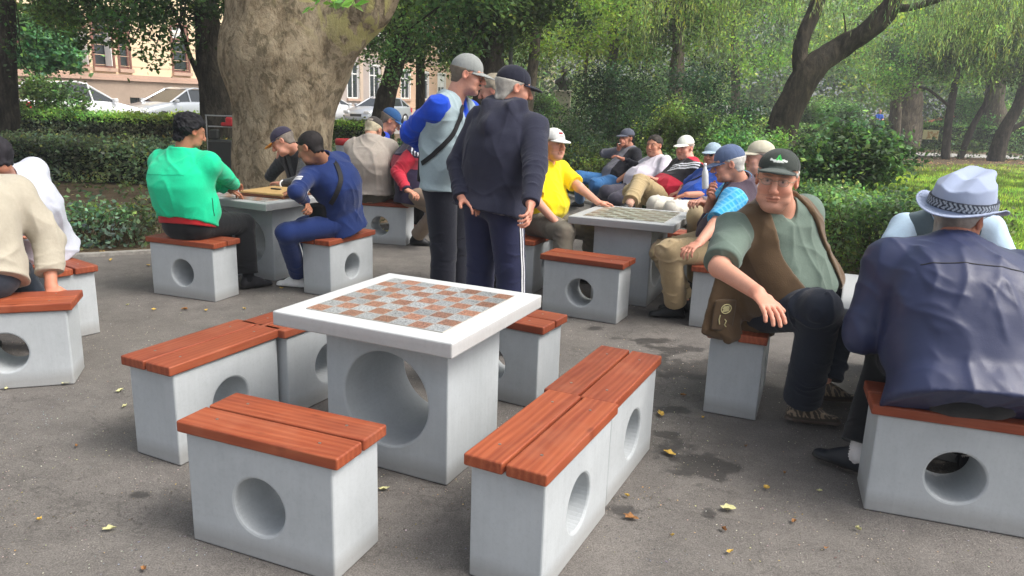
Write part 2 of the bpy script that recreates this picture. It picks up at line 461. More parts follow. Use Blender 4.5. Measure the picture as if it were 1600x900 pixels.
    mp2 = t.n('ShaderNodeMapping'); mp2.inputs['Scale'].default_value = (3, 130, 130); t.lk(p, mp2.inputs['Vector']); fine = t.noise(mp2.outputs[0], 1.0, 2, .6)
    c = t.ramp(wv.outputs['Fac'], [(.0, (.18, .040, .022)), (.45, (.27, .067, .036)), (.85, (.34, .095, .048)), (1.0, (.40, .130, .066))])
    c = t.mix(.68, c, t.ramp(ws, [(.3, (.22, .042, .017)), (.7, (.36, .080, .028))]))
    c = t.mix(1.0, c, t.ramp(fine, [(.3, .88), (.65, 1.08)]), 'MULTIPLY')
    kn = t.n('ShaderNodeTexVoronoi'); kn.inputs['Scale'].default_value = 4.2; mk = t.n('ShaderNodeMapping'); mk.inputs['Scale'].default_value = (.7, 1.4, .1); t.lk(p, mk.inputs['Vector']); t.lk(mk.outputs[0], kn.inputs['Vector'])
    c = t.mix(t.math('MULTIPLY', t.ramp(kn.outputs['Distance'], [(.03, 1.0), (.10, 0.0)]), .6), c, (.10, .018, .01))
    oi = t.n('ShaderNodeObjectInfo'); c = t.mix(1.0, c, t.ramp(oi.outputs['Random'], [(0, (.80, .78, .80)), (.5, (1, 1, 1)), (1, (1.16, 1.22, 1.15))]), 'MULTIPLY')
    bl = t.noise(p, 5, 3, .6); c = t.mix(t.ramp(bl, [(.5, 0.0), (.8, .35)]), c, (.42, .16, .09))
    t.bsdf(c, t.mix(bl, (.42,) * 3, (.62,) * 3), t.bump(fine, .12, .001), .4)
    plain('screw', (.35, .33, .3), .4, .5, .8)
    # granite squares set in the chess tables
    def board(nm, ca, cb, cg):
        t = NT(nm); tc = t.n('ShaderNodeTexCoord'); g = tc.outputs['Generated']; ob = tc.outputs['Object']
        sc = t.n('ShaderNodeMapping'); sc.inputs['Scale'].default_value = (8, 8, 0); sc.inputs['Location'].default_value = (.0, .0, .5); t.lk(g, sc.inputs['Vector'])
        ch = t.n('ShaderNodeTexChecker'); ch.inputs['Scale'].default_value = 1.0; t.lk(sc.outputs[0], ch.inputs['Vector'])
        fl = t.n('ShaderNodeVectorMath', _operation='FLOOR'); t.lk(sc.outputs[0], fl.inputs[0])
        wn_ = t.n('ShaderNodeTexWhiteNoise'); t.lk(fl.outputs[0], wn_.inputs['Vector'])
        # speckle: feldspar and mica
        n1 = t.noise(ob, 130, 2, .8); n2 = t.noise(ob, 300, 1, .8); n3 = t.noise(ob, 60, 2, .8)
        A = t.mix(1.0, t.ramp(wn_.outputs['Value'], [(0, tuple(x * .7 for x in ca)), (1, tuple(x * 1.35 for x in ca))]), t.ramp(n1, [(.34, .25), (.46, .8), (.62, 1.7)]), 'MULTIPLY')
        B = t.mix(1.0, t.ramp(wn_.outputs['Value'], [(0, tuple(x * .7 for x in cb)), (1, tuple(x * 1.15 for x in cb))]), t.ramp(n1, [(.36, .30), (.48, .9), (.62, 1.35)]), 'MULTIPLY')
        A = t.mix(t.ramp(n2, [(.55, 0.0), (.62, .8)]), A, cg); B = t.mix(t.ramp(n2, [(.58, 0.0), (.66, .7)]), B, (.65, .65, .62))
        c = t.mix(ch.outputs['Fac'], A, B)
        fr = t.n('ShaderNodeVectorMath', _operation='FRACTION'); t.lk(sc.outputs[0], fr.inputs[0]); sx = t.n('ShaderNodeSeparateXYZ'); t.lk(fr.outputs[0], sx.inputs[0])
        ex = t.math('MINIMUM', sx.outputs[0], t.math('SUBTRACT', 1.0, sx.outputs[0])); ey = t.math('MINIMUM', sx.outputs[1], t.math('SUBTRACT', 1.0, sx.outputs[1]))
        e = t.math('MINIMUM', ex, ey); c = t.mix(t.ramp(e, [(.0, 1.0), (.018, 1.0), (.03, 0.0)]), c, (.42, .40, .36))
        t.bsdf(c, .30, None, .5)
    board('board', (.26, .125, .080), (.33, .35, .355), (.48, .34, .26))
    board('board_dull', (.15, .125, .085), (.33, .35, .29), (.26, .24, .19))
    # bark
    def bark(nm, ca, cb, cc, sc, st, patch=False):
        t = NT(nm); p = t.pos(scale=(1, 1, .62 if patch else .34)); n1 = t.noise(p, sc, 5, .65, .6); n2 = t.noise(p, sc * 5, 4, .75)
        c = t.ramp(n1, [(.36, ca), (.5, cb), (.64, cc)]); c = t.mix(1.0, c, t.ramp(n2, [(.3, .65), (.7, 1.3)]), 'MULTIPLY')
        if patch:
            q = t.pos(); vz = t.n('ShaderNodeTexVoronoi'); vz.inputs['Scale'].default_value = 9; t.lk(t.pos(scale=(1, 1, .6)), vz.inputs['Vector'])
            fl = t.ramp(t.noise(t.pos(scale=(1, 1, .7)), 11, 4, .55, .9), [(.44, 0.0), (.50, 1.0)]); c = t.mix(t.math('MULTIPLY', fl, .38), c, (.40, .33, .225)); fl2 = t.ramp(t.noise(t.pos(scale=(1, 1, .7)), 7.3, 4, .6, 1.2), [(.55, 0.0), (.60, 1.0)]); c = t.mix(t.math('MULTIPLY', fl2, .55), c, (.085, .07, .042))
            sx = t.n('ShaderNodeSeparateXYZ'); t.lk(q, sx.inputs[0])
            up = t.math('ADD', sx.outputs[2], t.math('MULTIPLY', sx.outputs[0], .8)); pn = t.noise(t.pos(scale=(1, 1, .5)), 4.5, 5, .6, .8)
            k = t.math('MULTIPLY', t.ramp(t.math('MULTIPLY', up, .25), [(.66, 0.0), (.80, 1.0)]), t.ramp(pn, [(.50, 0.0), (.54, 1.0)]))
            c = t.mix(k, c, (.42, .38, .16))
        t.bsdf(c, .9, t.bump(n2, st, .03, t.bump(n1, st, .08)), .15)
    bark('bark_plane', (.14, .108, .068), (.25, .195, .125), (.37, .305, .21), 5.0, .55, True)
    bark('bark_dark', (.028, .024, .019), (.055, .047, .036), (.10, .085, .065), 9.0, .7)
    bark('bark_mid', (.06, .05, .038), (.12, .10, .075), (.21, .175, .13), 8.0, .6)
    bark('bark_willow', (.028, .024, .018), (.055, .046, .034), (.11, .09, .066), 6.0, .8)
    # leaves: colour of each leaf in 'Col', some light passes through
    t = NT('leaf'); a = t.n('ShaderNodeAttribute'); a.attribute_name = 'Col'
    d = t.n('ShaderNodeBsdfPrincipled'); t.lk(a.outputs['Color'], d.inputs['Base Color']); d.inputs['Roughness'].default_value = .5; d.inputs['Specular IOR Level'].default_value = .3
    tr = t.n('ShaderNodeBsdfTranslucent'); t.lk(t.mix(1.0, a.outputs['Color'], (1.35, 1.4, .75), 'MULTIPLY'), tr.inputs[0])
    mx = t.n('ShaderNodeMixShader'); mx.inputs[0].default_value = .48; t.lk(d.outputs[0], mx.inputs[1]); t.lk(tr.outputs[0], mx.inputs[2]); t.lk(mx.outputs[0], t.out.inputs[0])
    plain('twig', (.10, .08, .05), .9, .1, nscale=40, var=.3)
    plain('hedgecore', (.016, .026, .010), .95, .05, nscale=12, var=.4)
    # walls
    for nm, c0 in (('wall_peach', (.80, .64, .43)), ('wall_plinth', (.36, .28, .22)), ('wall_lilac', (.42, .36, .33)), ('wall_orange', (.62, .42, .29)), ('wall_cream', (.68, .58, .42)), ('trim_pink', (.50, .34, .26)), ('trim_beige', (.55, .44, .34))):
        t = NT(nm); p = t.pos(); n1 = t.noise(p, .7, 5, .6); n2 = t.noise(p, 9, 4, .7)
        c = t.mix(1.0, c0, t.ramp(n1, [(.3, .88), (.7, 1.08)]), 'MULTIPLY'); c = t.mix(1.0, c, t.ramp(n2, [(.3, .93), (.7, 1.05)]), 'MULTIPLY')
        t.bsdf(c, .9, t.bump(n2, .2, .01), .15)
    plain('white_paint', (.78, .78, .76), .5, .4); plain('frame_brown', (.22, .10, .075), .6, .3); plain('roof_tile', (.30, .11, .06), .8, .2)
    plain('pane', (.035, .045, .05), .06, .8, nscale=.8, var=.5, bstr=.0); plain('pane_blue', (.16, .24, .30), .1, .8)
    plain('metal_dark', (.03, .032, .03), .45, .4); plain('metal_grey', (.42, .43, .43), .45, .5, .5); plain('bronze', (.05, .048, .038), .5, .4, .4)
    plain('plastic_red', (.50, .03, .035), .45, .4); plain('stone_pale', (.50, .45, .38), .85, .2, nscale=14, var=.15)
    plain('car_white', (.75, .76, .77), .25, .5, nscale=2, var=.03, bstr=0, Coat_Weight=.5); plain('car_silver', (.48, .51, .54), .28, .5, .4, nscale=2, var=.03, bstr=0, Coat_Weight=.5)
    plain('rubber', (.02, .02, .02), .8, .2); plain('car_dark', (.05, .06, .06), .3, .5, bstr=0); plain('car_glass', (.02, .025, .028), .05, .8, bstr=0); plain('lamp_lens', (.65, .67, .68), .15, .6, bstr=0)
    plain('slat', (.42, .38, .32), .7, .3, nscale=20, var=.2); plain('board_wood', (.55, .36, .15), .45, .4, nscale=30, var=.12); plain('board_edge', (.16, .06, .03), .5, .4)
    plain('leaf_fallen', (.62, .42, .10), .7, .2, nscale=60, var=.3); plain('leaf_brown', (.30, .15, .06), .8, .2, nscale=60, var=.3); plain('leaf_pale', (.60, .58, .30), .7, .2, nscale=60, var=.2)
    plain('sign_yellow', (.72, .66, .36), .6, .3); plain('graffiti', (.20, .24, .22), .8, .1)
    plain('white_plastic', (.78, .80, .80), .35, .4, nscale=60, var=.05)
mk_setting()

# ================================================================ the ground
def sheet(name, pts, z, mat, thick=0.0):
    n = len(pts)
    o = meshobj(name, np.array([(x, y, z) for x, y in pts]), [tuple(range(n))], M[mat]); return tag(o, kind='structure')
def G(u, v, z=0.0): p = onground(u, v, z); return (p[0], p[1])
sheet('ground', [(-260, -30), (260, -30), (260, 420), (-260, 420)], -.03, 'soil')
EA, EB = V(.15, 15.6), V(5.6, .3)                 # right-hand edge of the square
def edge(y, off=0.0):                             # x of that edge at distance y
    t = (y - EA[1]) / (EB[1] - EA[1]); return EA[0] + (EB[0] - EA[0]) * t + off
LK = [(-9, 5.7), (-4.2, 7.25), (-3.55, 7.6), (-1.5, 9.9), (-.9, 14.5)]
sheet('asphalt_square', [(edge(-4), -4), (edge(15.6), 15.6), (-.9, 15.6)] + LK[::-1] + [(-14, 4.6), (-14, -4)], 0.0, 'asphalt')
def strip(name, pts, w, z0, z1, mat):
    v = []; f = []; pts = [V(*p) for p in pts]
    for i, p in enumerate(pts):
        d = unit(pts[min(i + 1, len(pts) - 1)] - pts[max(i - 1, 0)]); nn = V(-d[1], d[0]) * w / 2
        v += [(*(p - nn), z0), (*(p + nn), z0), (*(p + nn), z1), (*(p - nn), z1)]
    for i in range(len(pts) - 1):
        a = 4 * i; b = a + 4
        f += [(a + k, b + k, b + (k + 1) % 4, a + (k + 1) % 4) for k in range(4)]
    f += [(0, 1, 2, 3), tuple(len(v) - 4 + k for k in (3, 2, 1, 0))]
    return meshobj(name, np.array(v), f, M[mat])
tag(strip('kerb', [(edge(y, .09), y) for y in (15.6, 11, 7, 3, -3)], .14, -.1, .045, 'kerb'), kind='structure')
tag(strip('kerb', [(-14, 4.66)] + LK, .10, -.1, .03, 'kerb'), kind='structure')
sheet('lawn', [(edge(13, 1.4), 13), (edge(4, 1.6), 4), (30, 2), (40, 24.5), (9, 24.0), (4.2, 22)], -.018, 'lawn')
sheet('path', [(5, 32.3), (60, 34.5), (60, 37.5), (5, 35.3)], -.012, 'pathmat')
sheet('lawn', [(-2, 39), (80, 39), (80, 46), (-2, 46)], -.014, 'lawn')
# raised street and pavement behind the hedges
DV = unit(V(.417, 1.0)); DN = V(DV[1], -DV[0])    # direction of the street; to its right
F0 = V(-19.9, 30.0)
def SP(t, n): p = F0 + DV * t + DN * n; return (p[0], p[1])
def slab(name, pts, z0, z1, mat):
    n = len(pts); v = [(x, y, z0) for x, y in pts] + [(x, y, z1) for x, y in pts]
    f = [tuple(range(n))[::-1], tuple(range(n, 2 * n))] + [(i, (i + 1) % n, n + (i + 1) % n, n + i) for i in range(n)]
    return tag(meshobj(name, np.array(v), f, M[mat]), kind='structure')
slab('raised_lawn', [(10, 46), (80, 46), (80, 90), (10, 90)], -.3, .55, 'lawn')
slab('road', [SP(-30, 2.0), SP(-30, 9.3), SP(75, 9.3), SP(75, 2.0)], -.5, .25, 'roadmat')
slab('pavement', [SP(-30, -.6), SP(-30, 2.0), SP(75, 2.0), SP(75, -.6)], -.5, .37, 'pathmat')
slab('pavement', [SP(-30, 9.3), SP(-30, 10.2), SP(75, 10.2), SP(75, 9.3)], -.5, .37, 'pathmat')

# ================================================================ foliage
rs = np.random.RandomState(11)
def sstep01(x, a, b): t = np.clip((x - a) / (b - a), 0, 1); return t * t * (3 - 2 * t)
def leaf_mesh(c, size, col, up=.5, droop=None, aspect=.62, var=.35, rnd=rs, yellow=.06):
    """kite-shaped leaves at points c"""
    n = len(c); size = np.broadcast_to(size, (n,)) * rnd.uniform(.6, 1.3, n)
    nn = rnd.normal(size=(n, 3)); nn[:, 2] += up * 2; nn /= np.linalg.norm(nn, axis=1)[:, None]
    d = rnd.normal(size=(n, 3))
    if droop is not None: d = d * .35 + np.array([0, 0, -1.0]) * droop
    d = d - (d * nn).sum(1)[:, None] * nn if droop is None else d
    d /= np.linalg.norm(d, axis=1)[:, None] + 1e-9
    s = np.cross(nn, d); s /= np.linalg.norm(s, axis=1)[:, None] + 1e-9
    L = size[:, None]; w = L * aspect * .5
    fold = nn * L * rnd.uniform(-.1, .14, (n, 1))
    v = np.stack([c - d * L * .5, c + s * w - d * L * .08 + fold, c + d * L * .5, c - s * w - d * L * .08 + fold], 1).reshape(-1, 3)
    f = np.arange(4 * n).reshape(n, 4)
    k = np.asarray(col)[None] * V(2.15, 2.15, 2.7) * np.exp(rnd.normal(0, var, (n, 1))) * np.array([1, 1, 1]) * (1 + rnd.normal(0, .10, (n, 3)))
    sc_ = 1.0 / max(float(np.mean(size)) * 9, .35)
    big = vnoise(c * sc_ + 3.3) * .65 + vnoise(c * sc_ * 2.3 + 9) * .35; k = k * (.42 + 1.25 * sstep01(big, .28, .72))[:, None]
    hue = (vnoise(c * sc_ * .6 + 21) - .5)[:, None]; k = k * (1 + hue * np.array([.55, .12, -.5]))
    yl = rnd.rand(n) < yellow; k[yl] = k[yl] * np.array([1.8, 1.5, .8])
    return v, f, np.repeat(np.clip(k, .004, .8), 4, 0)
def add_leaves(name, parts, parent=None, loc=None):
    V_ = []; F_ = []; C_ = []; n = 0
    for v, f, c in parts:
        V_.append(v); F_.append(f + n); C_.append(c); n += len(v)
    v = np.concatenate(V_)
    if loc is not None: v = v - np.asarray(loc)
    return meshobj(name, v, np.concatenate(F_), M['leaf'], parent, False, col=np.concatenate(C_))
def clump_points(cen, rad, n, nclump, cr, rnd=rs, shell=.55, flat=.7):
    """points in leaf clumps spread through an ellipsoid, denser to the outside"""
    k = rnd.normal(size=(nclump, 3)); k /= np.linalg.norm(k, axis=1)[:, None]
    k *= (rnd.uniform(0, 1, (nclump, 1)) ** shell); cc = np.asarray(cen) + k * np.asarray(rad)
    i = rnd.randint(0, nclump, n); q = rnd.normal(size=(n, 3)) * np.array([1, 1, flat]) * (cr * rnd.uniform(.6, 1.3, nclump))[i][:, None] * .5
    return cc[i] + q, cc
def hedge_pts(p0, p1, w, h, n, z0=0.0, rnd=rs, rough=.05):
    """points over the faces of a clipped hedge running from p0 to p1"""
    p0, p1 = V(*p0), V(*p1); L = np.linalg.norm(p1 - p0); d = (p1 - p0) / L; s = V(-d[1], d[0])
    t = rnd.rand(n) * L; a = rnd.rand(n); per = 2 * h + w; q = a * per
    x = np.where(q < h, -w / 2, np.where(q < h + w, q - h - w / 2, w / 2)); z = np.where(q < h, q, np.where(q < h + w, h, per - q))
    wv = (fbm(np.stack([t * 1.3, x, z * 2], 1), 2) - .5) * .22
    x = x * (1 + wv) + rnd.normal(0, rough, n); z = z * (1 + wv * .6) + rnd.normal(0, rough, n)
    P = p0[None] + d[None] * t[:, None] + s[None] * x[:, None]
    return np.stack([P[:, 0], P[:, 1], np.maximum(z, .02) + z0], 1)
def hedge(label, p0, p1, w, h, n, size, col, group=None, z0=0.0, kind=None, colside=None, twigs=0, cat='hedge', var=.4, rough=.05, core=True):
    o = empty('hedge', (p0[0], p0[1], z0)); tag(o, label, cat, group, kind)
    pts = hedge_pts(p0, p1, w, h, n, z0, rough=rough)
    parts = []
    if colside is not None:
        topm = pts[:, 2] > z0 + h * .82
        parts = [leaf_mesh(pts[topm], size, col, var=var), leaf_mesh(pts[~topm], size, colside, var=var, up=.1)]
    else: parts = [leaf_mesh(pts, size, col, var=var)]
    add_leaves('foliage', parts, o, o.location)
    if core:  # solid dark box added behind the leaves, standing in for the dim inside
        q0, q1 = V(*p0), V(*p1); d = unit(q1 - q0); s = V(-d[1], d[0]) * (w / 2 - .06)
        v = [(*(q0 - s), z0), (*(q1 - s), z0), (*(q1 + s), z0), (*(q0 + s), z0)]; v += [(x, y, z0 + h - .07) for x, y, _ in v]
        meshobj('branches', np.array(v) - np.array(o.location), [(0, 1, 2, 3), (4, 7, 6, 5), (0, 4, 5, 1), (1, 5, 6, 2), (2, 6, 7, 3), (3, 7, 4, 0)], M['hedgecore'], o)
    if twigs:
        mb = MB(); q0, q1 = V(*p0), V(*p1); d = q1 - q0; s = V(-unit(d)[1], unit(d)[0])
        for i in range(twigs):
            a = q0 + d * rs.rand() + s * rs.uniform(-w / 2, w / 2); hh = h * rs.uniform(.5, 1.15); l = rs.normal(0, .1, 2)
            mb.tube([(*(a), z0), (*(a + l * .4), z0 + hh * .5), (*(a + l), z0 + hh)], [.006, .005, .003], 4, False)
        v = np.array(mb.v) - np.array(o.location); meshobj('stems', v, mb.f, M['twig'], o)
    return o
def limb(mb, pts, rads, n=12, wob=.0):
    """a tapered limb through points, smoothed and slightly irregular"""
    P = [V(*p) for p in pts]; out = []; R = []
    for i in range(len(P) - 1):
        a, b, c, d = P[max(i - 1, 0)], P[i], P[i + 1], P[min(i + 2, len(P) - 1)]
        for t in np.linspace(0, 1, 6, endpoint=False):
            out.append(.5 * ((2 * b) + (-a + c) * t + (2 * a - 5 * b + 4 * c - d) * t * t + (-a + 3 * b - 3 * c + d) * t ** 3)); R.append(rads[i] + (rads[i + 1] - rads[i]) * t)
    out.append(P[-1]); R.append(rads[-1])
    mb.tube(out, R, n); return out
def tree(label, trunk, rads, bark, crowns, limbs=(), group=None, name='tree', leaf=.12, col=(.055, .095, .02), n=9000, ncl=60, cr=.8, var=.4, extra=None, cat='tree', up=.5):
    base = V(*trunk[0]); base[2] = min(base[2], 0)
    o = empty(name, base); tag(o, label, cat, group)
    mb = MB(); limb(mb, [V(*p) - base for p in trunk], rads, 14)
    v = np.array(mb.v); nn = (fbm(v * V(3, 3, 1.2) + 5, 3) - .5) * np.mean(rads[:2]) * .5
    ax = v.copy(); v = v + unit2(v, [V(*p) - base for p in trunk]) * nn[:, None]
    meshobj('trunk', v, mb.f, M[bark], o, True)
    for lp, lr in limbs:
        mb = MB(); limb(mb, [V(*p) - base for p in lp], lr, 8); meshobj('limb', np.array(mb.v), mb.f, M[bark], o, True)
    parts = []; tw = MB()
    for i, (c, r) in enumerate(crowns):
        w = r[0] * r[1] * r[2]; k = n if len(crowns) == 1 else int(n * w / sum(q[1][0] * q[1][1] * q[1][2] for q in crowns))
        pts, cc = clump_points(c, r, k, max(6, int(ncl * k / n)), cr)
        pts = pts[pts[:, 2] > .5]
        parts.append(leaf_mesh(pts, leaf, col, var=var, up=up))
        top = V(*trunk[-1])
        for q in cc[::max(1, len(cc) // 14)]:
            m_ = (top + q) / 2 + rs.normal(0, .2, 3); tw.tube([top - base, m_ - base, q - base], [.035, .022, .008], 5, False)
    if extra: parts += extra
    if parts:
        cn = add_leaves('crown', parts, o, base)
        meshobj('branches', np.array(tw.v), tw.f, M[bark], cn, True)
    return o
def unit2(v, path):
    """outward direction from the nearest point of a path"""
    best = np.full(len(v), 1e9); out = np.zeros_like(v)
    for a, b in zip(path[:-1], path[1:]):
        d = b - a; t = np.clip(((v - a) @ d) / (d @ d), 0, 1); q = v - (a + t[:, None] * d); L = np.linalg.norm(q, axis=1)
        k = L < best; best[k] = L[k]; out[k] = q[k] / (L[k][:, None] + 1e-9)
    return out
def bush(label, c, r, n, size, col, group=None, name='bush', ncl=40, cr=.35, var=.4, stems=8, core=True, droop=None, shell=.35, cat='bush', yellow=.05):
    o = empty(name, (c[0], c[1], 0)); tag(o, label, cat, group); base = V(c[0], c[1], 0)
    pts, cc = clump_points(c, r, n, ncl, cr, shell=shell); pts = pts[pts[:, 2] > .02]
    add_leaves('foliage', [leaf_mesh(pts, size, col, var=var, droop=droop, yellow=yellow)], o, base)
    mb = MB()
    for i in range(stems):
        q = cc[i % len(cc)] - base; mb.tube([(rs.normal(0, .06), rs.normal(0, .06), -.03), q * V(.4, .4, .5), q], [.02, .014, .006], 5, False)
    meshobj('stems', np.array(mb.v), mb.f, M['twig'], o)
    return o
# ================================================================ buildings behind the street
FA = math.atan2(DV[1], DV[0])
def facade_hit(u, v):                              # photo ray on the facade plane -> (t along the street, z)
    d = raydir(u, v); n = V(DN[0], DN[1], 0); k = ((V(F0[0], F0[1], 0) - CO) @ n) / (d @ n); p = CO + d * k
    return float((p[:2] - F0) @ DV), float(p[2])
def wall_grid(o, name, x0, x1, z0, z1, holes, mat, y=0.0, dep=.25):
    """a wall on the local xz plane facing -y, with real openings"""
    xs = sorted({x0, x1, *[h[0] for h in holes], *[h[1] for h in holes]}); zs = sorted({z0, z1, *[h[2] for h in holes], *[h[3] for h in holes]})
    mb = MB()
    for a, b in zip(xs[:-1], xs[1:]):
        for c, d in zip(zs[:-1], zs[1:]):
            m1, m2 = (a + b) / 2, (c + d) / 2
            if any(h[0] < m1 < h[1] and h[2] < m2 < h[3] for h in holes): continue
            mb.add([(a, y, c), (b, y, c), (b, y, d), (a, y, d)], [(0, 1, 2, 3)])
    for h in holes:
        a, b, c, d = h
        mb.add([(a, y, c), (b, y, c), (b, y, d), (a, y, d), (a, y + dep, c), (b, y + dep, c), (b, y + dep, d), (a, y + dep, d)], [(0, 4, 5, 1), (1, 5, 6, 2), (2, 6, 7, 3), (3, 7, 4, 0)])
    mb.add([(x0, y, z0), (x0, y + 8, z0), (x0, y + 8, z1), (x0, y, z1), (x1, y, z0), (x1, y + 8, z0), (x1, y + 8, z1), (x1, y, z1)], [(0, 1, 2, 3), (4, 7, 6, 5), (3, 2, 6, 7)])
    return mb.build(name, M[mat], o)
def window(o, x0, x1, z0, z1, frame='frame_brown', y=0.0, panes=2, sill=True, blind=0.0, open_=False):
    w = empty('window', (x0, y, z0)); w.parent = o
    W, H = x1 - x0, z1 - z0; mb = MB(); t = .07
    mb.box(0, t, .03, .14, 0, H).box(W - t, W, .03, .14, 0, H).box(t, W - t, .03, .14, 0, t).box(t, W - t, .03, .14, H - t, H)
    for i in range(1, panes): mb.box(W * i / panes - .04, W * i / panes + .04, .04, .13, t, H - t)
    mb.box(t, W - t, .045, .125, H * .70, H * .70 + .07); mb.build('frame', M[frame], w)
    mb = MB(); mb.box(t + .005, W - t - .005, .085, .095, t + .005, H - t - .005); mb.build('pane', M['pane'], w)
    if sill: mb = MB(); mb.box(-.12, W + .12, -.14, .02, -.16, -.004); mb.build('sill', M['trim_pink'], w)
    mb = MB(); k = .10
    mb.box(-k, -.003, -.035, -.003, 0, H + k).box(W + .003, W + k, -.035, -.003, 0, H + k).box(-.003, W + .003, -.035, -.003, H + .003, H + k); mb.build('surround', M[frame], w)
    if blind: mb = MB(); mb.box(t + .01, W - t - .01, .07, .08, H * (1 - blind), H - t - .01); mb.build('blind', M['white_paint'], w)
    if open_: mb = MB(); mb.box(W * .62, W * .66, -.35, .03, t, H * .70).box(W * .66, W * .92, .02, .035, t, H * .7); mb.build('sash', M['white_paint'], w)
    return w
b = empty('building', (F0[0], F0[1], .25), FA); tag(b, 'peach plastered building with brown framed windows behind the white cars', 'building')
zc = 1.85
px = [(115, 136, 46, 103), (146, 177, 50, 104), (186, 203, 58, 107), (270, 295, 60, 113)]
wins = []
for (u0, u1, v0, v1) in px:
    t0, z1 = facade_hit(u0, (v0 + v1) / 2)[0], facade_hit((u0 + u1) / 2, v0)[1]; t1, z0 = facade_hit(u1, v1)[0], facade_hit((u0 + u1) / 2, v1)[1]
    wins.append((t0, t1, z0 - .25, 5.35))
zs = min(w[2] for w in wins); wins = [(w[0], w[1], zs, zs + 2.15) for w in wins]
step = wins[3][0] - wins[0][0]
wins += [(wins[0][0] - 3.2, wins[0][0] - 2.3, zs, zs + 2.15), (wins[0][0] - 6.0, wins[0][0] - 5.1, zs, zs + 2.15)]
wins += [(w[0], w[1], w[2] + 4.1, w[3] + 4.1) for w in wins]
bl = [(t0 + .0, t0 + .55, .62, 1.02) for t0 in (wins[2][0] + .3, wins[0][0] - 1.5)]
x0b, x1b = -14.0, 13.2
wall_grid(b, 'wall', x0b, x1b, zc + .1, 10.5, wins, 'wall_peach')
wall_grid(b, 'plinth', x0b - .06, x1b + .06, -.3, zc - .1, bl, 'wall_plinth', y=-.08)
mb = MB()
for k in range(1, 6): mb.box(x0b, x1b, -.012, .0 - .002, zc + .1 + .42 * k, zc + .1 + .42 * k + .025)
mb.build('joints', M['wall_orange'], b)
mb = MB(); mb.box(x0b, x1b, -.22, .05, zc - .10, zc + .02).box(x0b, x1b, -.16, .05, zc + .023, zc + .16); mb.build('cornice', M['trim_pink'], b)
mb = MB(); mb.box(x0b - .3, x1b + .3, -.5, .4, 10.5, 10.8); mb.build('eaves', M['trim_beige'], b)
mb = MB(); mb.add([(x0b - .4, -.6, 10.8), (x1b + .4, -.6, 10.8), (x1b + .4, 8.2, 10.8), (x0b - .4, 8.2, 10.8), (x0b + 2, 3.8, 13.6), (x1b - 2, 3.8, 13.6)], [(0, 1, 5, 4), (1, 2, 5), (2, 3, 4, 5), (3, 0, 4)]); mb.build('roof', M['roof_tile'], b)
for i, w in enumerate(wins): window(b, *w, blind=.28 if i == 3 else 0, open_=i in (0, 1), panes=2 if (w[1] - w[0]) > 1.0 else 1)
for (a, c, z0, z1) in bl:
    w = empty('cellar_window', (a, -.08, z0)); w.parent = b; mb = MB()
    mb.box(.0, .04, .03, .07, 0, z1 - z0).box(c - a - .04, c - a, .03, .07, 0, z1 - z0)
    for k in range(1, 5): mb.box((c - a) * k / 5 - .01, (c - a) * k / 5 + .01, .03, .05, 0, z1 - z0)
    mb.build('grille', M['metal_dark'], w); mb = MB(); mb.box(.04, c - a - .04, .12, .14, 0, z1 - z0); mb.build('pane', M['pane'], w)
# faded scribbles sprayed on the plaster
def graffiti(u0, v0, strokes, sc=1.0):
    mb = MB()
    for st in strokes:
        pts = []
        for (x, y) in st:
            t, z = facade_hit(u0 + x, v0 + y); pts.append((t, -.012, z - .25))
        mb.tube(pts, .018, 4, False)
    mb.build('graffiti', M['graffiti'], b)
graffiti(66, 108, [[(0, 1), (4, 0), (3, 5), (0, 9)], [(5, 2), (5, 9), (8, 8)], [(9, 3), (9, 10), (12, 9), (12, 4)]])
graffiti(112, 116, [[(0, 0), (4, 5)], [(4, 0), (0, 5), (0, 8)], [(14, 0), (9, 2), (9, 5), (14, 5), (14, 3), (11, 3)], [(26, 0), (21, 2), (21, 5), (26, 5), (26, 3), (23, 3)]])
# the houses further along the street
def house(label, t0, t1, h, wall, frame, wsp, ww, wh, z0, off=0.0, plinth='trim_beige', pil=False, floors=2, roof=True, gl=None):
    p = F0 + DV * t0 + DN * off; o = empty('house', (p[0], p[1], .25), FA); tag(o, label, 'house')
    L = t1 - t0; hs_ = []; x = wsp * .5
    while x + ww < L - .3:
        for k in range(floors): hs_.append((x, x + ww, z0 + k * 3.6, z0 + k * 3.6 + wh))
        x += wsp
    wall_grid(o, 'wall', 0, L, .72, h, hs_, wall); wall_grid(o, 'plinth', -.04, L + .04, -.3, .70, [], plinth, y=-.07)
    mb = MB(); mb.box(0, L, -.10, .05, z0 + wh + .7, z0 + wh + .95).box(-.2, L + .2, -.35, .3, h, h + .25); mb.build('cornice', M['trim_beige'], o)
    if pil:
        x = 0
        while x < L:
            mb = MB(); mb.box(x, x + .35, -.12, -.002, .7, z0 + wh + .29).box(x - .06, x + .41, -.16, -.002, z0 + wh + .29, z0 + wh + .5).box(x, x + .35, -.12, -.002, z0 + wh + .5, z0 + wh + .69); mb.build('pilaster', M['trim_beige'], o); x += wsp
    mb = MB(); mb.add([(-.3, -.5, h + .25), (L + .3, -.5, h + .25), (L + .3, 8.2, h + .25), (-.3, 8.2, h + .25), (1.5, 3.8, h + 2.8), (L - 1.5, 3.8, h + 2.8)], [(0, 1, 5, 4), (1, 2, 5), (2, 3, 4, 5), (3, 0, 4)]); mb.build('roof', M['roof_tile'], o)
    for i, q in enumerate(hs_): window(o, *q, frame=frame, panes=2, blind=.5 if i % 3 == 1 else 0)
    return o
house('grey lilac house with beige pilasters seen right of the broad plane trunk', 13.5, 27.5, 7.2, 'wall_lilac', 'white_paint', 2.6, 1.25, 2.2, 1.3, pil=True)
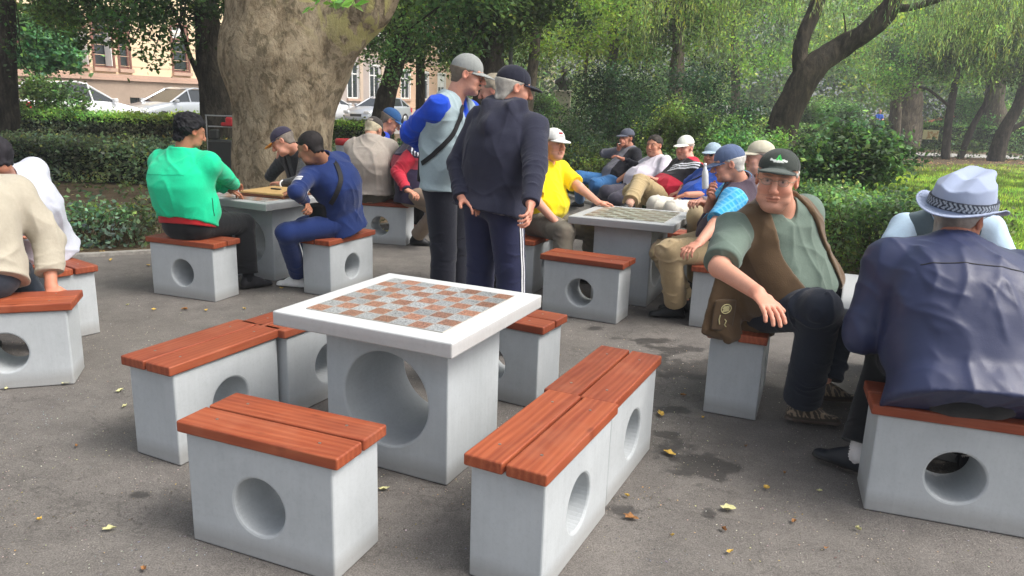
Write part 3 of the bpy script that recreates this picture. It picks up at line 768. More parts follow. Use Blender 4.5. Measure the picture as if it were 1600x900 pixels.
house('orange house front seen far down the street behind the smiling man', 27.9, 40, 6.4, 'wall_orange', 'white_paint', 2.8, 1.2, 2.0, 1.4)
house('cream yellow house with tall windows seen beyond the stone bust', 40.4, 62, 7.6, 'wall_cream', 'white_paint', 2.2, 1.1, 2.4, 1.5)

# ================================================================ parked cars
def car(label, paint, cx, cy, z, ang, L=4.2, W=1.72, H=1.46, kind='hatch', group='cars parked along the street'):
    o = empty('parked_car', (cx, cy, z), ang); tag(o, label, 'car', group)
    # stations from nose (+x) to tail: x, belt height, roof height, half width, bottom
    hood, ws0, ws1, rf1, tail = L * .5, L * .22, L * .05, -L * .30, -L * .5
    prof = [(hood, .50, .72), (hood - .08, .62, .80), (hood - .35, .76, .90), (ws0, .93, .93), (ws1 + .1, .96, .96), (0, .97, .97), (-L * .3, .98, .98), (tail + .25, .98, .98), (tail + .05, .92, .92), (tail, .60, .60)]
    v = []; f = []; n = 9
    for (x, zt, _) in prof:
        e = 1 - .16 * (abs(x) / (L / 2)) ** 4; w = W / 2 * e
        ring = [(w * .86, .20), (w * .98, .34), (w, .55 if zt > .6 else zt * .8), (w * .985, zt * .88 + .02), (w * .93, zt)]
        ring = ring[:]; pts = [(y, min(zz, zt)) for y, zz in ring]
        full = pts + [(0, zt + .015)] + [(-y, zz) for y, zz in pts[::-1]]
        v += [(x, y, zz) for y, zz in full]; n = len(full)
    for i in range(len(prof) - 1):
        f += [(i * n + k, i * n + k + 1, (i + 1) * n + k + 1, (i + 1) * n + k) for k in range(n - 1)] + [(i * n + n - 1, i * n, (i + 1) * n, (i + 1) * n + n - 1)]
    f += [tuple(range(n))[::-1], tuple((len(prof) - 1) * n + k for k in range(n))]
    body = meshobj('body', np.array(v), f, M[paint], o, True)
    # glasshouse
    gh = [(ws0 + .02, .93, .76, .0), (ws1 - .25, H - .07, .60, 1), (-L * .08, H, .60, 1), (rf1 + .05, H - .05, .58, 1), (tail + .28, .97, .74, .0)]
    def row(k, zo, inset): return None
    v = []; f = []
    for (x, zt, w, _) in gh: v += [(x, w * W / 1.72, zt), (x, -w * W / 1.72, zt)]
    for i in range(1, 3): f.append((2 * i, 2 * i + 1, 2 * i + 3, 2 * i + 2))
    mbr = MB(); mbr.add([(x, y, zz + .02) for x, y, zz in v], f); 
    for i in range(1, 3):
        for s_ in (0, 1): a = v[2 * i + s_]; c = v[2 * i + 2 + s_]; mbr.tube([a, c], .035, 6)
    for i in (0, 3):
        for s_ in (0, 1): mbr.tube([v[2 * i + s_], v[2 * i + 2 + s_]], .035, 6)
    bw = .80 * W / 1.72
    for xx in (.02, -L * .26):
        for s_ in (1, -1): mbr.tube([(xx, s_ * bw, .94), (xx - .03, s_ * .60 * W / 1.72, H - .02)], .03, 6)
    mbr.build('roof', M[paint], o, False)
    mg = MB()
    mg.add([v[0], v[1], v[3], v[2]], [(0, 1, 2, 3)]); mg.add([v[6], v[7], v[9], v[8]], [(0, 1, 2, 3)])
    meshobj('windscreen', np.array(mg.v), mg.f, M['car_glass'], o)
    mg = MB()
    for s_ in (1, -1):
        mg.add([(ws0 - .05, s_ * bw * .97, .95), (ws1 - .25, s_ * .605 * W / 1.72, H - .08), (rf1 + .05, s_ * .59 * W / 1.72, H - .07), (tail + .35, s_ * bw * .95, .96)], [(0, 1, 2, 3)])
    mg.build('side_window', M['car_glass'], o)
    for sx in (L * .31, -L * .30):
        for s_ in (1, -1):
            w = empty('wheel', (sx, s_ * (W / 2 - .10), .31)); w.parent = o
            mw = MB(); mw.lathe([(.20, -.09), (.29, -.10), (.31, -.06), (.31, .06), (.29, .10), (.20, .09)], 22); q = np.array(mw.v)[:, [0, 2, 1]]; meshobj('tyre', q, mw.f, M['rubber'], w, True)
            mw = MB(); mw.lathe([(.02, -.101), (.19, -.095), (.205, .0), (.19, .095), (.02, .101)], 18); q = np.array(mw.v)[:, [0, 2, 1]]; meshobj('rim', q, mw.f, M['metal_grey'], w, True)
    for s_ in (1, -1):
        mb = MB(); mb.box(hood - .16, hood - .02, s_ * .62 - .16, s_ * .62 + .16, .58, .73, .03); mb.build('headlight', M['lamp_lens'], o)
        mb = MB(); mb.box(tail - .012, tail + .12, s_ * .66 - .12, s_ * .66 + .12, .66, .90, .02); mb.build('tail_light', M['plastic_red'], o)
        mb = MB(); mb.box(ws0 - .25, ws0 - .10, s_ * (W / 2 + .06) - .08, s_ * (W / 2 + .06) + .08, .93, 1.06, .03); mb.build('mirror', M[paint], o)
    mb = MB(); mb.box(hood - .05, hood + .012, -.35, .35, .42, .56, .02); mb.build('grille', M['metal_dark'], o)
    return o
def carat(label, paint, u, Y, flip, **k):
    p = at(u, 160, Y); car(label, paint, p[0], p[1], .252, FA + (math.pi if flip else 0), **k)
carat('white hatchback partly behind the leafy bush, nose to the right', 'car_white', 118, 25.5, False, L=4.3, H=1.55)
carat('pale silver estate car parked nose to the left beside the leaning trunk', 'car_silver', 275, 31, True, L=4.5, H=1.5)
carat('white saloon whose end shows just right of the plane trunk', 'car_white', 512, 42, False, L=4.3, H=1.42)
carat('silver car with a twin grille parked behind the leaning dark trunk', 'car_silver', 592, 41, True, L=4.3, H=1.42)
carat('white van far off beyond the shrubs', 'car_white', 1128, 58, False, L=5, H=1.7)

# ================================================================ hedges and low planting, left
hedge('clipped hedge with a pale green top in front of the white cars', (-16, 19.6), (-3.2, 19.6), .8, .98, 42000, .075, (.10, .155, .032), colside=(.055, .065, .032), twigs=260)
hedge('broad dull green hedge running behind the man in the green jacket', (-13.5, 13.9), (-1.6, 14.3), 1.5, .62, 52000, .075, (.085, .11, .055), twigs=120, rough=.07)
hedge('loose row of dry stalks and green shoots by the path edge', (-6.6, 7.25), (-3.9, 8.15), .5, .30, 5200, .06, (.075, .11, .045), colside=(.07, .09, .045), twigs=520, rough=.09, core=False)
bush('leafy green bush in front of the white hatchback at far left', (*G(75, 235)[:2], 1.0), (1.3, .8, .85), 5200, .11, (.06, .10, .03))
hedge('open leafy shrubs along the foot of the street behind the clipped hedge', (-14.5, 22.2), (-4.5, 22.2),   .7, .72, 3600, .08, (.07, .11, .035), twigs=40, rough=.16, core=False)
bush('dark shrub between the leaning trunk and the plane tree', (-5.15, 17.6, .6), (1.1, .6, .7), 4200, .09, (.03, .05, .018))
hedge('low hedge showing right of the plane trunk behind the litter bin', (-2.4, 15.4), (-.9, 15.6), 1.0, .7, 7000, .075, (.05, .08, .03))
# leafless earth with scattered dry leaves: fallen leaves are added with the small things

# ================================================================ plane tree
pt = empty('plane_tree', (*at(442, 300, 9.5)[:2], 0)); tag(pt, 'broad plane tree with mottled peeling bark and a fork to the right', 'tree')
B0 = V(*pt.location)
F = Field(.055)
A0 = at(444, 346, 9.5); A0[2] = -.1
A1 = at(443, 260, 9.5); A2 = at(446, 150, 9.5); A3 = at(442, 95, 9.5); A4 = at(432, 0, 9.55); A5 = A4 + V(-.3, .2, 2.6)
F.cone(A0, A1, .64, .58, k=.1); F.cone(A1, A2, .58, .61, k=.1); F.cone(A2, A3, .60, .66, b0=.58, b1=.62, k=.1); F.cone(A3, A4, .64, .54, k=.15); F.cone(A4, A5, .55, .42, k=.1)
L1 = at(492, 95, 9.45); L2 = at(575, 5, 9.3); L3 = L2 + V(.7, -.3, 1.1); L4 = L3 + V(1.1, -.3, 2.0)
F.cone(L1, L2, .42, .30, k=.35); F.cone(L2, L3, .30, .25, k=.1); F.cone(L3, L4, .25, .2, k=.1)
F.ell(at(380, 88, 9.4), [.20, .25, .35], k=.25)
for a in (20, 95, 160, 215, 280, 330): F.cone(A0 + V(math.cos(R_(a)), math.sin(R_(a)), 0) * .38 + V(0, 0, .30), A0 + V(math.cos(R_(a)), math.sin(R_(a)), 0) * .80 + V(0, 0, -.1), .22, .14, k=.25)
v, f = F.mesh(); n = vnormals(v, f); v = relax(v, f, 1)
v = v + n * ((fbm(v * V(2.2, 2.2, .9), 2) - .5) * .16 + (vnoise(v * V(9, 9, 3)) - .5) * .03)[:, None]
meshobj('trunk', v - B0, f, M['bark_plane'], pt, True)
pts, cc = clump_points(B0 + V(1.2, .3, 8.6), (7.5, 5.5, 2.8), 9000, 110, 1.3)
pts = pts[pts[:, 2] > 4.9]
q = at(520, 3, 7.6); q2 = at(1266, -2, 2.6)
near_ = rs.normal(size=(26, 3)) * V(.16, .1, .055) + q + V(0, 0, .03)
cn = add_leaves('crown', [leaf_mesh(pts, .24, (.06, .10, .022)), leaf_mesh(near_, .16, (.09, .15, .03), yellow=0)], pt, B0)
mb = MB()
for q in cc[::8]: mb.tube([A5 - B0, (A5 + q) / 2 - B0 + V(0, 0, .3), q - B0], [.2, .1, .02], 6, False)
meshobj('branches', np.array(mb.v), mb.f, M['bark_plane'], cn, True)

# ================================================================ other trees.  W(u, v, Y) points from the photograph's lines of sight
def trunkpts(px, Y, dy=0.0):
    P = [at(u, v, Y) for (u, v) in px]; g = P[0].copy(); g[2] = -.1; return [g] + P[1:] if abs(P[0][2]) < .6 else [V(P[0][0], Y, -.1)] + P
DK = (.050, .082, .026); MD = (.06, .10, .024); BR = (.095, .15, .028)
tree('dark straight trunk standing at the far left edge with dense foliage', trunkpts([(10, 250), (10, 120), (8, 0), (5, -160)], 15.5), [.26, .19, .17, .16, .12], 'bark_dark', [(at(60, -70, 15.5), (2.6, 1.8, 1.3)), (at(110, 30, 14.8), (1.5, .8, .42)), (at(180, 40, 15.2), (1.3, .8, .6)), (at(30, 80, 15), (.35, .5, .5)), (at(150, -10, 14), (1.9, .8, .45))], n=14000, ncl=100, cr=.42, leaf=.085, col=DK, group='trees of the park')
tree('slim young tree with feathery drooping foliage beside the left trunk', trunkpts([(60, 240), (58, 100), (54, 30)], 21), [.08, .07, .06, .04], 'bark_mid', [(at(68, 60, 21), (1.0, .8, .95)), (at(85, 92, 21), (.9, .6, .35))], n=7000, ncl=70, cr=.35, leaf=.16, col=(.06, .10, .035), group='trees of the park')
tree('dark leaning trunk with ridged bark left of the plane tree', trunkpts([(348, 262), (338, 150), (326, 60), (318, -20), (300, -170)], 15), [.34, .30, .24, .22, .21, .15], 'bark_dark', [(at(240, -60, 14.5), (3.2, 2, 1.1)), (at(225, 20, 14.2), (1.5, 1, .5)), (at(250, 62, 14.3), (.85, .7, .33)), (at(195, 66, 14.4), (.5, .6, .3)), (at(345, -10, 15.5), (.8, .8, .6))],
     [([at(318, 135, 15), at(298, 90, 14.8), at(282, 40, 14.6), at(262, 0, 14.4)], [.06, .045, .03, .02])], n=14000, ncl=110, cr=.42, leaf=.10, col=(.045, .075, .02), group='trees of the park')
tree('dark trunk leaning right in front of the silver car', trunkpts([(588, 235), (598, 170), (612, 120), (632, 50), (650, -30)], 18), [.28, .24, .21, .2, .18, .13], 'bark_dark', [(at(640, -20, 18), (2.6, 1.8, 1.3)), (at(610, 85, 17.6), (1.0, .8, .55)), (at(680, 60, 17.8), (1.1, .8, .7)), (at(575, 60, 19), (.8, .6, .6))], n=20000, ncl=120, cr=.5, leaf=.09, col=DK, group='trees of the park')
tree('thin dark trunk right of the leaning one', trunkpts([(655, 230), (657, 150), (655, 60), (650, -40)], 22), [.16, .14, .12, .11, .09], 'bark_dark', [(at(670, 10, 22), (2.4, 1.6, 2.0))], n=10000, ncl=80, cr=.6, leaf=.11, col=MD, group='trees of the park')
tree('thick dark trunk behind the two standing men', trunkpts([(762, 270), (764, 150), (766, 60), (770, -60)], 14.5), [.34, .28, .27, .26, .22], 'bark_dark', [(at(740, -30, 14.2), (2.4, 1.6, .95)), (at(715, 85, 14), (.65, .6, .5)), (at(800, 30, 14.5), (.9, .7, .7))], n=16000, ncl=110, cr=.45, leaf=.10, col=DK, group='trees of the park')
tree('slender brown trunk right of the man in the navy cap', trunkpts([(820, 225), (824, 170), (833, 100), (842, 0), (848, -80)], 21), [.22, .17, .15, .14, .13, .1], 'bark_mid', [(at(850, -10, 21), (3.0, 2, 1.7)), (at(800, 55, 21), (1.2, 1, .7))], n=14000, ncl=100, cr=.6, leaf=.11, col=MD, group='trees of the park')
tree('straight mid brown trunk above the dark yew bushes', trunkpts([(950, 210), (955, 110), (962, 30), (968, -80)], 25), [.22, .20, .18, .17, .14], 'bark_mid', [(at(950, 0, 25), (3.6, 2.2, 2.1)), (at(900, 65, 24), (1.3, 1, .9))], [([at(915, 150, 25), at(917, 90, 25), at(930, 40, 25)], [.05, .05, .03])], n=16000, ncl=110, cr=.7, leaf=.12, col=BR, group='trees of the park')
tree('trunk with a pale peeled strip of bark in the middle distance', trunkpts([(1056, 230), (1057, 120), (1060, 60), (1062, -80)], 24), [.30, .24, .20, .18, .15], 'bark_mid', [(at(1060, -30, 24), (3.0, 2.2, 1.6)), (at(1010, 60, 24), (1.4, 1, .8)), (at(1110, 50, 25), (1.4, 1, .9))], n=15000, ncl=110, cr=.7, leaf=.11, col=MD, group='trees of the park')
tree('slim trunk far behind the round bush', trunkpts([(1150, 215), (1150, 150), (1148, 90), (1146, -40)], 34), [.22, .2, .2, .18, .14], 'bark_mid', [(at(1150, 10, 34), (3.8, 2.5, 3.2))], n=12000, ncl=90, cr=.9, leaf=.15, col=BR, group='trees of the park')
tree('young tree leaning left beyond the pale path', trunkpts([(1478, 243), (1484, 180), (1494, 120), (1500, 60)], 31), [.17, .15, .13, .11, .07], 'bark_dark', [(at(1450, 95, 31), (2.2, 1.5, 1.0)), (at(1510, 60, 31), (2.2, 1.6, 1.4)), (at(1400, 130, 31), (1.1, .8, .6))], [([at(1482, 165, 31), at(1450, 140, 31), at(1425, 135, 31)], [.07, .05, .03])], n=11000, ncl=90, cr=.6, leaf=.13, col=(.07, .12, .028), group='trees of the park')
tree('thin slanting tree between the two dark trees by the path', trunkpts([(1500, 243), (1518, 200), (1545, 150), (1556, 90)], 31.5), [.13, .12, .10, .09, .05], 'bark_dark', [(at(1560, 90, 32), (1.7, 1.3, 1.0))], n=5000, ncl=50, cr=.6, leaf=.13, col=MD, group='trees of the park')
tree('dark forked tree by the path at the right edge of the view', trunkpts([(1556, 243), (1568, 205), (1590, 165), (1606, 110)], 31), [.32, .26, .20, .16, .1], 'bark_dark', [(at(1610, 60, 31), (2.6, 1.8, 1.8))], [([at(1566, 212, 31), at(1592, 196, 31), at(1630, 180, 31)], [.14, .11, .07])], n=9000, ncl=70, cr=.6, leaf=.13, col=MD, group='trees of the park')
tree('broad pale trunk standing behind the far hedge', trunkpts([(1412, 225), (1414, 190), (1416, 165), (1418, 80)], 40), [.85, .78, .72, .62, .4], 'bark_mid', [(at(1410, 40, 40), (5, 3, 3.2))], n=9000, ncl=80, cr=1.1, leaf=.18, col=BR, group='trees of the park')
tree('thin light trunk in front of the broad pale one', trunkpts([(1402, 225), (1404, 190), (1404, 160), (1402, 100)], 37), [.14, .13, .12, .11, .08], 'bark_mid', [(at(1400, 100, 37), (1.8, 1.2, 1.1))], n=3500, ncl=40, cr=.7, leaf=.15, col=MD, group='trees of the park')
tree('grey trunk right of the round bush beyond the far hedge', trunkpts([(1556, 225), (1556, 190), (1554, 160), (1556, 80)], 41), [.62, .55, .50, .45, .3], 'bark_mid', [(at(1550, 60, 41), (4, 3, 3))], n=7000, ncl=60, cr=1.0, leaf=.18, col=BR, group='trees of the park')
# the weeping willow
WY = 16.0
def strands(xs, ys, ztop, zbot, n, per, rnd=rs):
    P = []
    for i in range(n):
        k = rnd.randint(len(xs)); x = xs[k] + rnd.normal(0, .22); y = ys[k] + rnd.normal(0, .35); z1 = ztop[k] + rnd.uniform(-.4, .6); z0 = zbot[k] + rnd.exponential(.45)
        m_ = max(int((z1 - z0) / .05), 4); z = np.linspace(z1, z0, m_); sw = rnd.normal(0, .25); P.append(np.stack([x + sw * ((z1 - z) / 3) ** 2 + rnd.normal(0, .02, m_), y + rnd.normal(0, .03, m_), z], 1))
    return np.concatenate(P)
wx = []; wy = []; wt = []; wb = []
for u in np.arange(1000, 1700, 12):
    for Y in (13.5, 15.5, 17.5, 19.5):
        p = at(u, 0, Y); vb = {0: 60}.get(0)
        low = 55 + 40 * math.sin(u * .021 + Y) + 25 * math.sin(u * .057 + 2 * Y) + (30 if 1380 < u < 1620 else 0) - (30 if 1255 < u < 1330 else 0) + (25 if Y > 17 else 0)
        if u > 1250 and Y < 17 and 1270 < u < 1420 and rs.rand() < .75: continue
        if rs.rand() < .25 or math.sin(u * .047 + Y * 1.7) + math.sin(u * .021 - Y) < -.35: continue
        wx.append(p[0]); wy.append(Y); wt.append(p[2] + 1.2); wb.append(max(at(u, low, Y)[2], 1.9))
sp = strands(wx, wy, wt, wb, 640, 60)
tree('weeping willow with a thick leaning forked trunk and hanging strands', [V(*at(1216, 294, WY)[:2], -.1), at(1220, 215, WY), at(1240, 158, WY), at(1268, 108, WY), at(1310, 78, WY), at(1352, 50, WY - .2), at(1392, 8, WY - .4), at(1425, -60, WY - .6)], [.38, .31, .29, .29, .19, .18, .16, .12], 'bark_willow', [],
     [([at(1256, 125, WY), at(1250, 85, WY + .1), at(1258, 50, WY + .2), at(1276, 8, WY + .3), at(1290, -60, WY + .4)], [.22, .16, .15, .15, .12]),
      ([at(1395, 10, WY - .4), at(1420, 12, WY - .6), at(1480, -5, WY - .8), at(1540, -30, WY - 1)], [.10, .07, .05, .03]), ([at(1300, 85, WY), at(1320, 55, WY), at(1318, 20, WY)], [.03, .02, .012])],
     extra=[leaf_mesh(sp, .105, (.095, .130, .050), droop=1.4, aspect=.17, var=.35)], name='willow_tree', n=100)

# ================================================================ shrubs, right
bush('tall dark yew mass behind the man with the white cap', (*at(972, 190, 16)[:2], 1.15), (1.22, 1.1, 1.35), 26000, .06, (.018, .034, .014), ncl=90, cr=.5, yellow=.0, var=.5)
bush('dark spreading yew right of the pale pedestal', (*at(1060, 160, 18)[:2], 1.3), (1.9, 1.0, 1.2), 20000, .07, (.025, .046, .018), ncl=80, cr=.5, yellow=0)
bush('low dark yew skirt behind the yellow shirt', (*at(902, 220, 14.5)[:2], .55), (.75, .6, .75), 9000, .055, (.02, .032, .014), ncl=40, cr=.35, yellow=0)
bush('rounded mid green bush behind the bench of seated men', (*at(1068, 205, 12.8)[:2], .85), (.72, .6, .85), 17000, .055, (.05, .085, .028), ncl=60, cr=.3)
bush('loose green bush right of the rounded one', (*at(1175, 205, 12.2)[:2], .75), (.72, .55, .75), 13000, .06, (.065, .11, .03), ncl=60, cr=.3)
hedge('weedy green undergrowth with upright sprigs left of the smoker', (1.05, 15.0), (2.6, 12.4), .9, .62, 12000, .065, (.075, .11, .035), twigs=160, rough=.13, core=False)
hedge('leafy hedge just behind the bench of seated men', (2.2, 12.6), (3.45, 9.2), .8, .75, 16000, .065, (.055, .09, .03), twigs=90, rough=.1)
bush('spreading dark green shrub with glossy leaves above the grass', (*at(1325, 250, 9.6)[:2], 1.02), (.66, .55, .42), 11000, .075, (.045, .08, .03), ncl=60, cr=.3, shell=.5)
bush('lower tangle of pale green sprigs under the glossy shrub', (*at(1290, 320, 9.4)[:2], .42), (.75, .5, .35), 5000, .06, (.09, .13, .035), ncl=50, cr=.25)
hedge('low leafy hedge with bare stems along the kerb behind the seated man', (3.35, 9.0), (4.35, 6.9), .75, .66, 15000, .055, (.06, .095, .032), twigs=260, rough=.08, core=False)
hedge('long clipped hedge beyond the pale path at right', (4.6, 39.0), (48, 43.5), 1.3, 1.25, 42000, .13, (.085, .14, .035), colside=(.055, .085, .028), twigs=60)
hedge('clipped hedge stretch behind the willow trunk', (3.6, 27), (11.2, 29.5), 1.1, 1.1, 22000, .11, (.075, .12, .035))
hedge('short clipped hedge beyond the grass, left of the long one', (13.2, 33.0), (5.8, 31.0), 1.0, 1.25, 16000, .11, (.09, .13, .035))
bush('round clipped bush behind the willow', (*at(1300, 185, 30)[:2], 1.0), (1.05, 1.0, 1.15), 11000, .10, (.055, .10, .035), ncl=80, cr=.5, shell=.2, yellow=0)
bush('round clipped bush between the far trunks', (*at(1524, 180, 42)[:2], 1.4), (1.7, 1.3, 1.5), 9000, .14, (.055, .10, .03), ncl=80, cr=.7, shell=.2, yellow=0)
bush('clipped dark block of shrub left of the stone pedestal', (*at(848, 172, 27)[:2], .95), (.75, .7, .9), 7000, .09, (.05, .09, .03), ncl=60, cr=.35, shell=.2)
hedge('low strip of hedge in front of the pedestal', (-.2, 21.5), (2.3, 21.5), .9, .6, 9000, .075, (.075, .11, .035))
hedge('sparse plants along the near side of the pale path', (7.5, 31.2), (26, 32.0), .5, .5, 2600, .14, (.035, .06, .03), twigs=80, rough=.15, core=False)
# fringe of grass over the lawn: nobody could count the blades
gp = []
for (u0, u1, v0, v1, n, s_) in ((1380, 1600, 258, 300, 12000, .09), (1380, 1600, 300, 420, 12000, .06), (1240, 1400, 300, 420, 2600, .06), (1180, 1600, 205, 232, 0, .1)):
    for i in range(n):
        p = onground(rs.uniform(u0 - 40, u1 + (650 if v0 < 320 and u0 > 1300 else 90)), rs.uniform(v0, v1)); 
        if p[0] > edge(p[1], 1.3): gp.append((p[0], p[1], .0))
gp = np.array(gp); n = len(gp); k = 3
gp = np.repeat(gp, k, 0) + rs.normal(0, .05, (n * k, 3)) * V(1, 1, 0)
vv, ff, cc_ = leaf_mesh(gp + V(0, 0, .03), .10, (.125, .195, .032), droop=-1.0, aspect=.16, var=.3, yellow=.03)
gr = add_leaves('grass', [(vv, ff, cc_)]); tag(gr, 'bright short grass blades on the lawn at right', 'grass', kind='stuff')
# ivy and weeds on the earth under the trees, left
gp = []
for i in range(5200):
    x = rs.uniform(-9, 1.5); y = rs.uniform(9.5, 19)
    if x < -1.2 + (y - 9.9) * .12 and fbm(np.array([[x * .7, y * .7, 3.0]]), 2)[0] > .47: gp.append((x, y, rs.uniform(.0, .08)))
gr = add_leaves('ground_plants', [leaf_mesh(np.array(gp), .09, (.06, .085, .03), up=1.0, var=.4)]); tag(gr, 'scattered low weeds on the bare earth under the trees', 'weeds', kind='stuff')
# far wood closing the view
o = []
for (x0, x1, Y, z1, n, c) in ((-4, 60, 62, 13, 60000, (.085, .13, .04)), (-60, 8, 75, 13, 16000, (.07, .11, .03)), (0, 90, 80, 18, 40000, (.17, .22, .07)), (-10, 60, 70, 16, 26000, (.15, .20, .06))):  # the brightest rows have sunlight put into their leaf colour
    cx = rs.uniform(x0, x1, 420); cy = rs.uniform(Y - 3, Y + 4, 420); cz = rs.uniform(.5, z1, 420) ; i = rs.randint(0, 420, n)
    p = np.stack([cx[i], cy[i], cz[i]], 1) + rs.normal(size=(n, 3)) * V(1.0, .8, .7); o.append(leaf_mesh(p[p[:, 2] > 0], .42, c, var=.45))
wd = add_leaves('far_wood', o); tag(wd, 'mass of far off trees closing the view beyond the park', 'wood', kind='stuff')
# thin milky volume added over the scene to lift the distant dark tones
t = NT('added_haze_mat'); pv = t.n('ShaderNodeVolumePrincipled'); pv.inputs['Color'].default_value = (.92, .96, 1, 1); pv.inputs['Density'].default_value = .0024; pv.inputs['Anisotropy'].default_value = .3
t.lk(pv.outputs[0], t.out.inputs['Volume'])
mb = MB(); mb.box(-262, 262, -32, 422, -1.2, 19.5); hz_ = mb.build('added_haze', M['added_haze_mat']); tag(hz_, kind='stuff')
# ================================================================ concrete seats and chess tables
SL, SD, SH, TW = .6224, .2769, .4263, .0437
def block_with_hole(L, D, H, r, zc, bev=.006, seg=40, tap=0.0):
    """a block with a round hole right through its long faces"""
    v = []; f = []
    ang = [2 * math.pi * (k + .5) / seg for k in range(seg)]
    def outer(a):
        c, s_ = math.cos(a), math.sin(a); x, z = L / 2, (H - zc) if s_ > 0 else zc
        t = min(x / abs(c) if abs(c) > 1e-6 else 1e9, z / abs(s_) if abs(s_) > 1e-6 else 1e9); return (c * t, zc + s_ * t)
    # corner angles inserted so the outline is exact
    cor = [math.atan2(zz, xx) % (2 * math.pi) for xx, zz in ((L / 2, H - zc), (-L / 2, H - zc), (-L / 2, -zc), (L / 2, -zc))]
    ang = sorted(ang + cor); n = len(ang)
    rr = .010
    for sy in (-1, 1):
        y = sy * D / 2
        for a in ang: x, z = outer(a); v.append((x, y, z))
        for a in ang: v.append(((r + rr) * math.cos(a), y, zc + (r + rr) * math.sin(a)))
        for a in ang: v.append(((r + rr * .3) * math.cos(a), y - sy * rr * .3, zc + (r + rr * .3) * math.sin(a)))
        for a in ang: v.append((r * math.cos(a), y - sy * rr, zc + r * math.sin(a)))
    N = 4 * n
    for k in range(n):
        k2 = (k + 1) % n
        for j in range(3):
            f.append((j * n + k, j * n + k2, (j + 1) * n + k2, (j + 1) * n + k)); f.append((N + j * n + k2, N + j * n + k, N + (j + 1) * n + k, N + (j + 1) * n + k2))
        f.append((3 * n + k, 3 * n + k2, N + 3 * n + k2, N + 3 * n + k)); f.append((k2, k, N + k, N + k2))
    return v, f
def softedge(o, w=.006, seg=2):
    m_ = o.modifiers.new('bevel', 'BEVEL'); m_.width = w; m_.segments = seg; m_.limit_method = 'ANGLE'; m_.angle_limit = R_(50)
def make_seat():
    o = empty('concrete_seat')
    v, f = block_with_hole(SL, SD, SH, .108, .205); b_ = meshobj('base', np.array(v), f, M['concrete'], o); softedge(b_, .007)
    pw = (SD + .028 - .012) / 2
    for s_ in (-1, 1):
        mb = MB(); y0 = s_ * (.006 + pw / 2) - pw / 2
        mb.box(-SL / 2 - .029, SL / 2 + .029, y0, y0 + pw, -TW / 2, TW / 2); pl = mb.build('plank', M['wood'], o); softedge(pl, .007, 3)
        pl.location = (0, 0, SH + TW / 2 + .002)
        for x in (-.22, .22): mb = MB(); mb.lathe([(.0055, 0), (.0055, .0015), (.002, .001)], 10, (x, y0 + pw / 2, TW / 2)); mb.build('screw', M['screw'], pl)
    return o
def copy_tree(o, parent=None):
    c = o.copy(); COL.objects.link(c)
    if parent is not None: c.parent = parent
    for ch in o.children: copy_tree(ch, c)
    return c
seat0 = make_seat(); first = [True]
def seat(label, x, y, th, flip=False):
    o = seat0 if first[0] else copy_tree(seat0); first[0] = False
    o.location = (x, y, .002); o.rotation_euler = (0, 0, th + (math.pi if flip else 0)); tag(o, label, 'seat', 'concrete block seats with red brown planks'); return o
seat('empty plank topped seat nearest the camera, lower left of the empty chess table', -.804, 2.486, -.38)
seat('empty seat end-on to the camera, front of the pair right of the empty table', .146, 2.530, 1.106)
seat('empty seat behind the front one, rear of the pair right of the empty table', .431, 3.140, 1.112, True)
seat('empty seat end-on to the camera, front of the pair left of the empty table', -1.426, 3.367, 1.125, True)
seat('empty seat mostly under the left corner of the empty table, rear of the left pair', -1.10, 3.93, 1.10)
seat('empty seat behind the right corner of the empty chess table', -.056, 4.064, -.495, True)
seat('empty seat in front of the table where the yellow shirted man sits', .581, 5.746, -.46)
seat('seat carrying the man in the green jacket', -2.58, 5.958, -.34, True)
seat('seat carrying the young man in the navy tracksuit', -1.498, 6.349, 1.176)
seat('seat carrying the man in the pale grey jacket seen from behind', -1.491, 8.559, -.20)
seat('seat carrying the man in the yellow shirt', .17, 6.672, 1.167, True)
seat('seat carrying the man in the blue cap who drinks', 1.602, 5.753, 1.171)
seat('seat carrying the man in the beige cap', 1.86, 6.36, 1.171, True)
seat('seat half hidden behind the table of the yellow shirted man', 1.50, 7.12, -.42)
seat('seat carrying the man in the brown waistcoat and green cap', 1.312, 4.085, 1.185, True)
seat('seat at the lower right carrying the man in the pale blue hat', 1.843, 2.891, -.32)
seat('seat beyond the right hand table carrying the man in the grey waistcoat', 2.62, 4.50, -.36)
seat('seat at the left edge carrying the man in the beige jacket', -2.761, 3.966, .33)
seat('seat carrying the man in the white shirt at the left edge', -3.11, 4.93, -.62)
seat('seat behind the left table carrying the man in the orange peaked cap', -1.95, 7.62, -.43)
TA, TT, TH, PL, PD = .873, .063, .7151, .6254, .4873
def make_table(bm='board'):
    o = empty('chess_table')
    v, f = block_with_hole(PL, PD, TH - TT, .215, .335, seg=56); b_ = meshobj('pedestal', np.array(v), f, M['concrete'], o); softedge(b_, .007)
    mb = MB(); mb.box(-TA / 2, TA / 2, -TA / 2, TA / 2, 0, TT); t_ = mb.build('table_top', M['tabletop'], o); t_.location = (0, 0, TH - TT + .001); softedge(t_, .006)
    mb = MB(); h = .338; mb.box(-h, h, -h, h, TT - .004, TT + .004); mb.build('chessboard', M[bm], t_)
    return o
tb0 = make_table()
tb0.location = (-.434, 3.283, .002); tb0.rotation_euler = (0, 0, -.429); tag(tb0, 'empty white topped chess table with pink and grey squares', 'table', 'concrete chess tables')
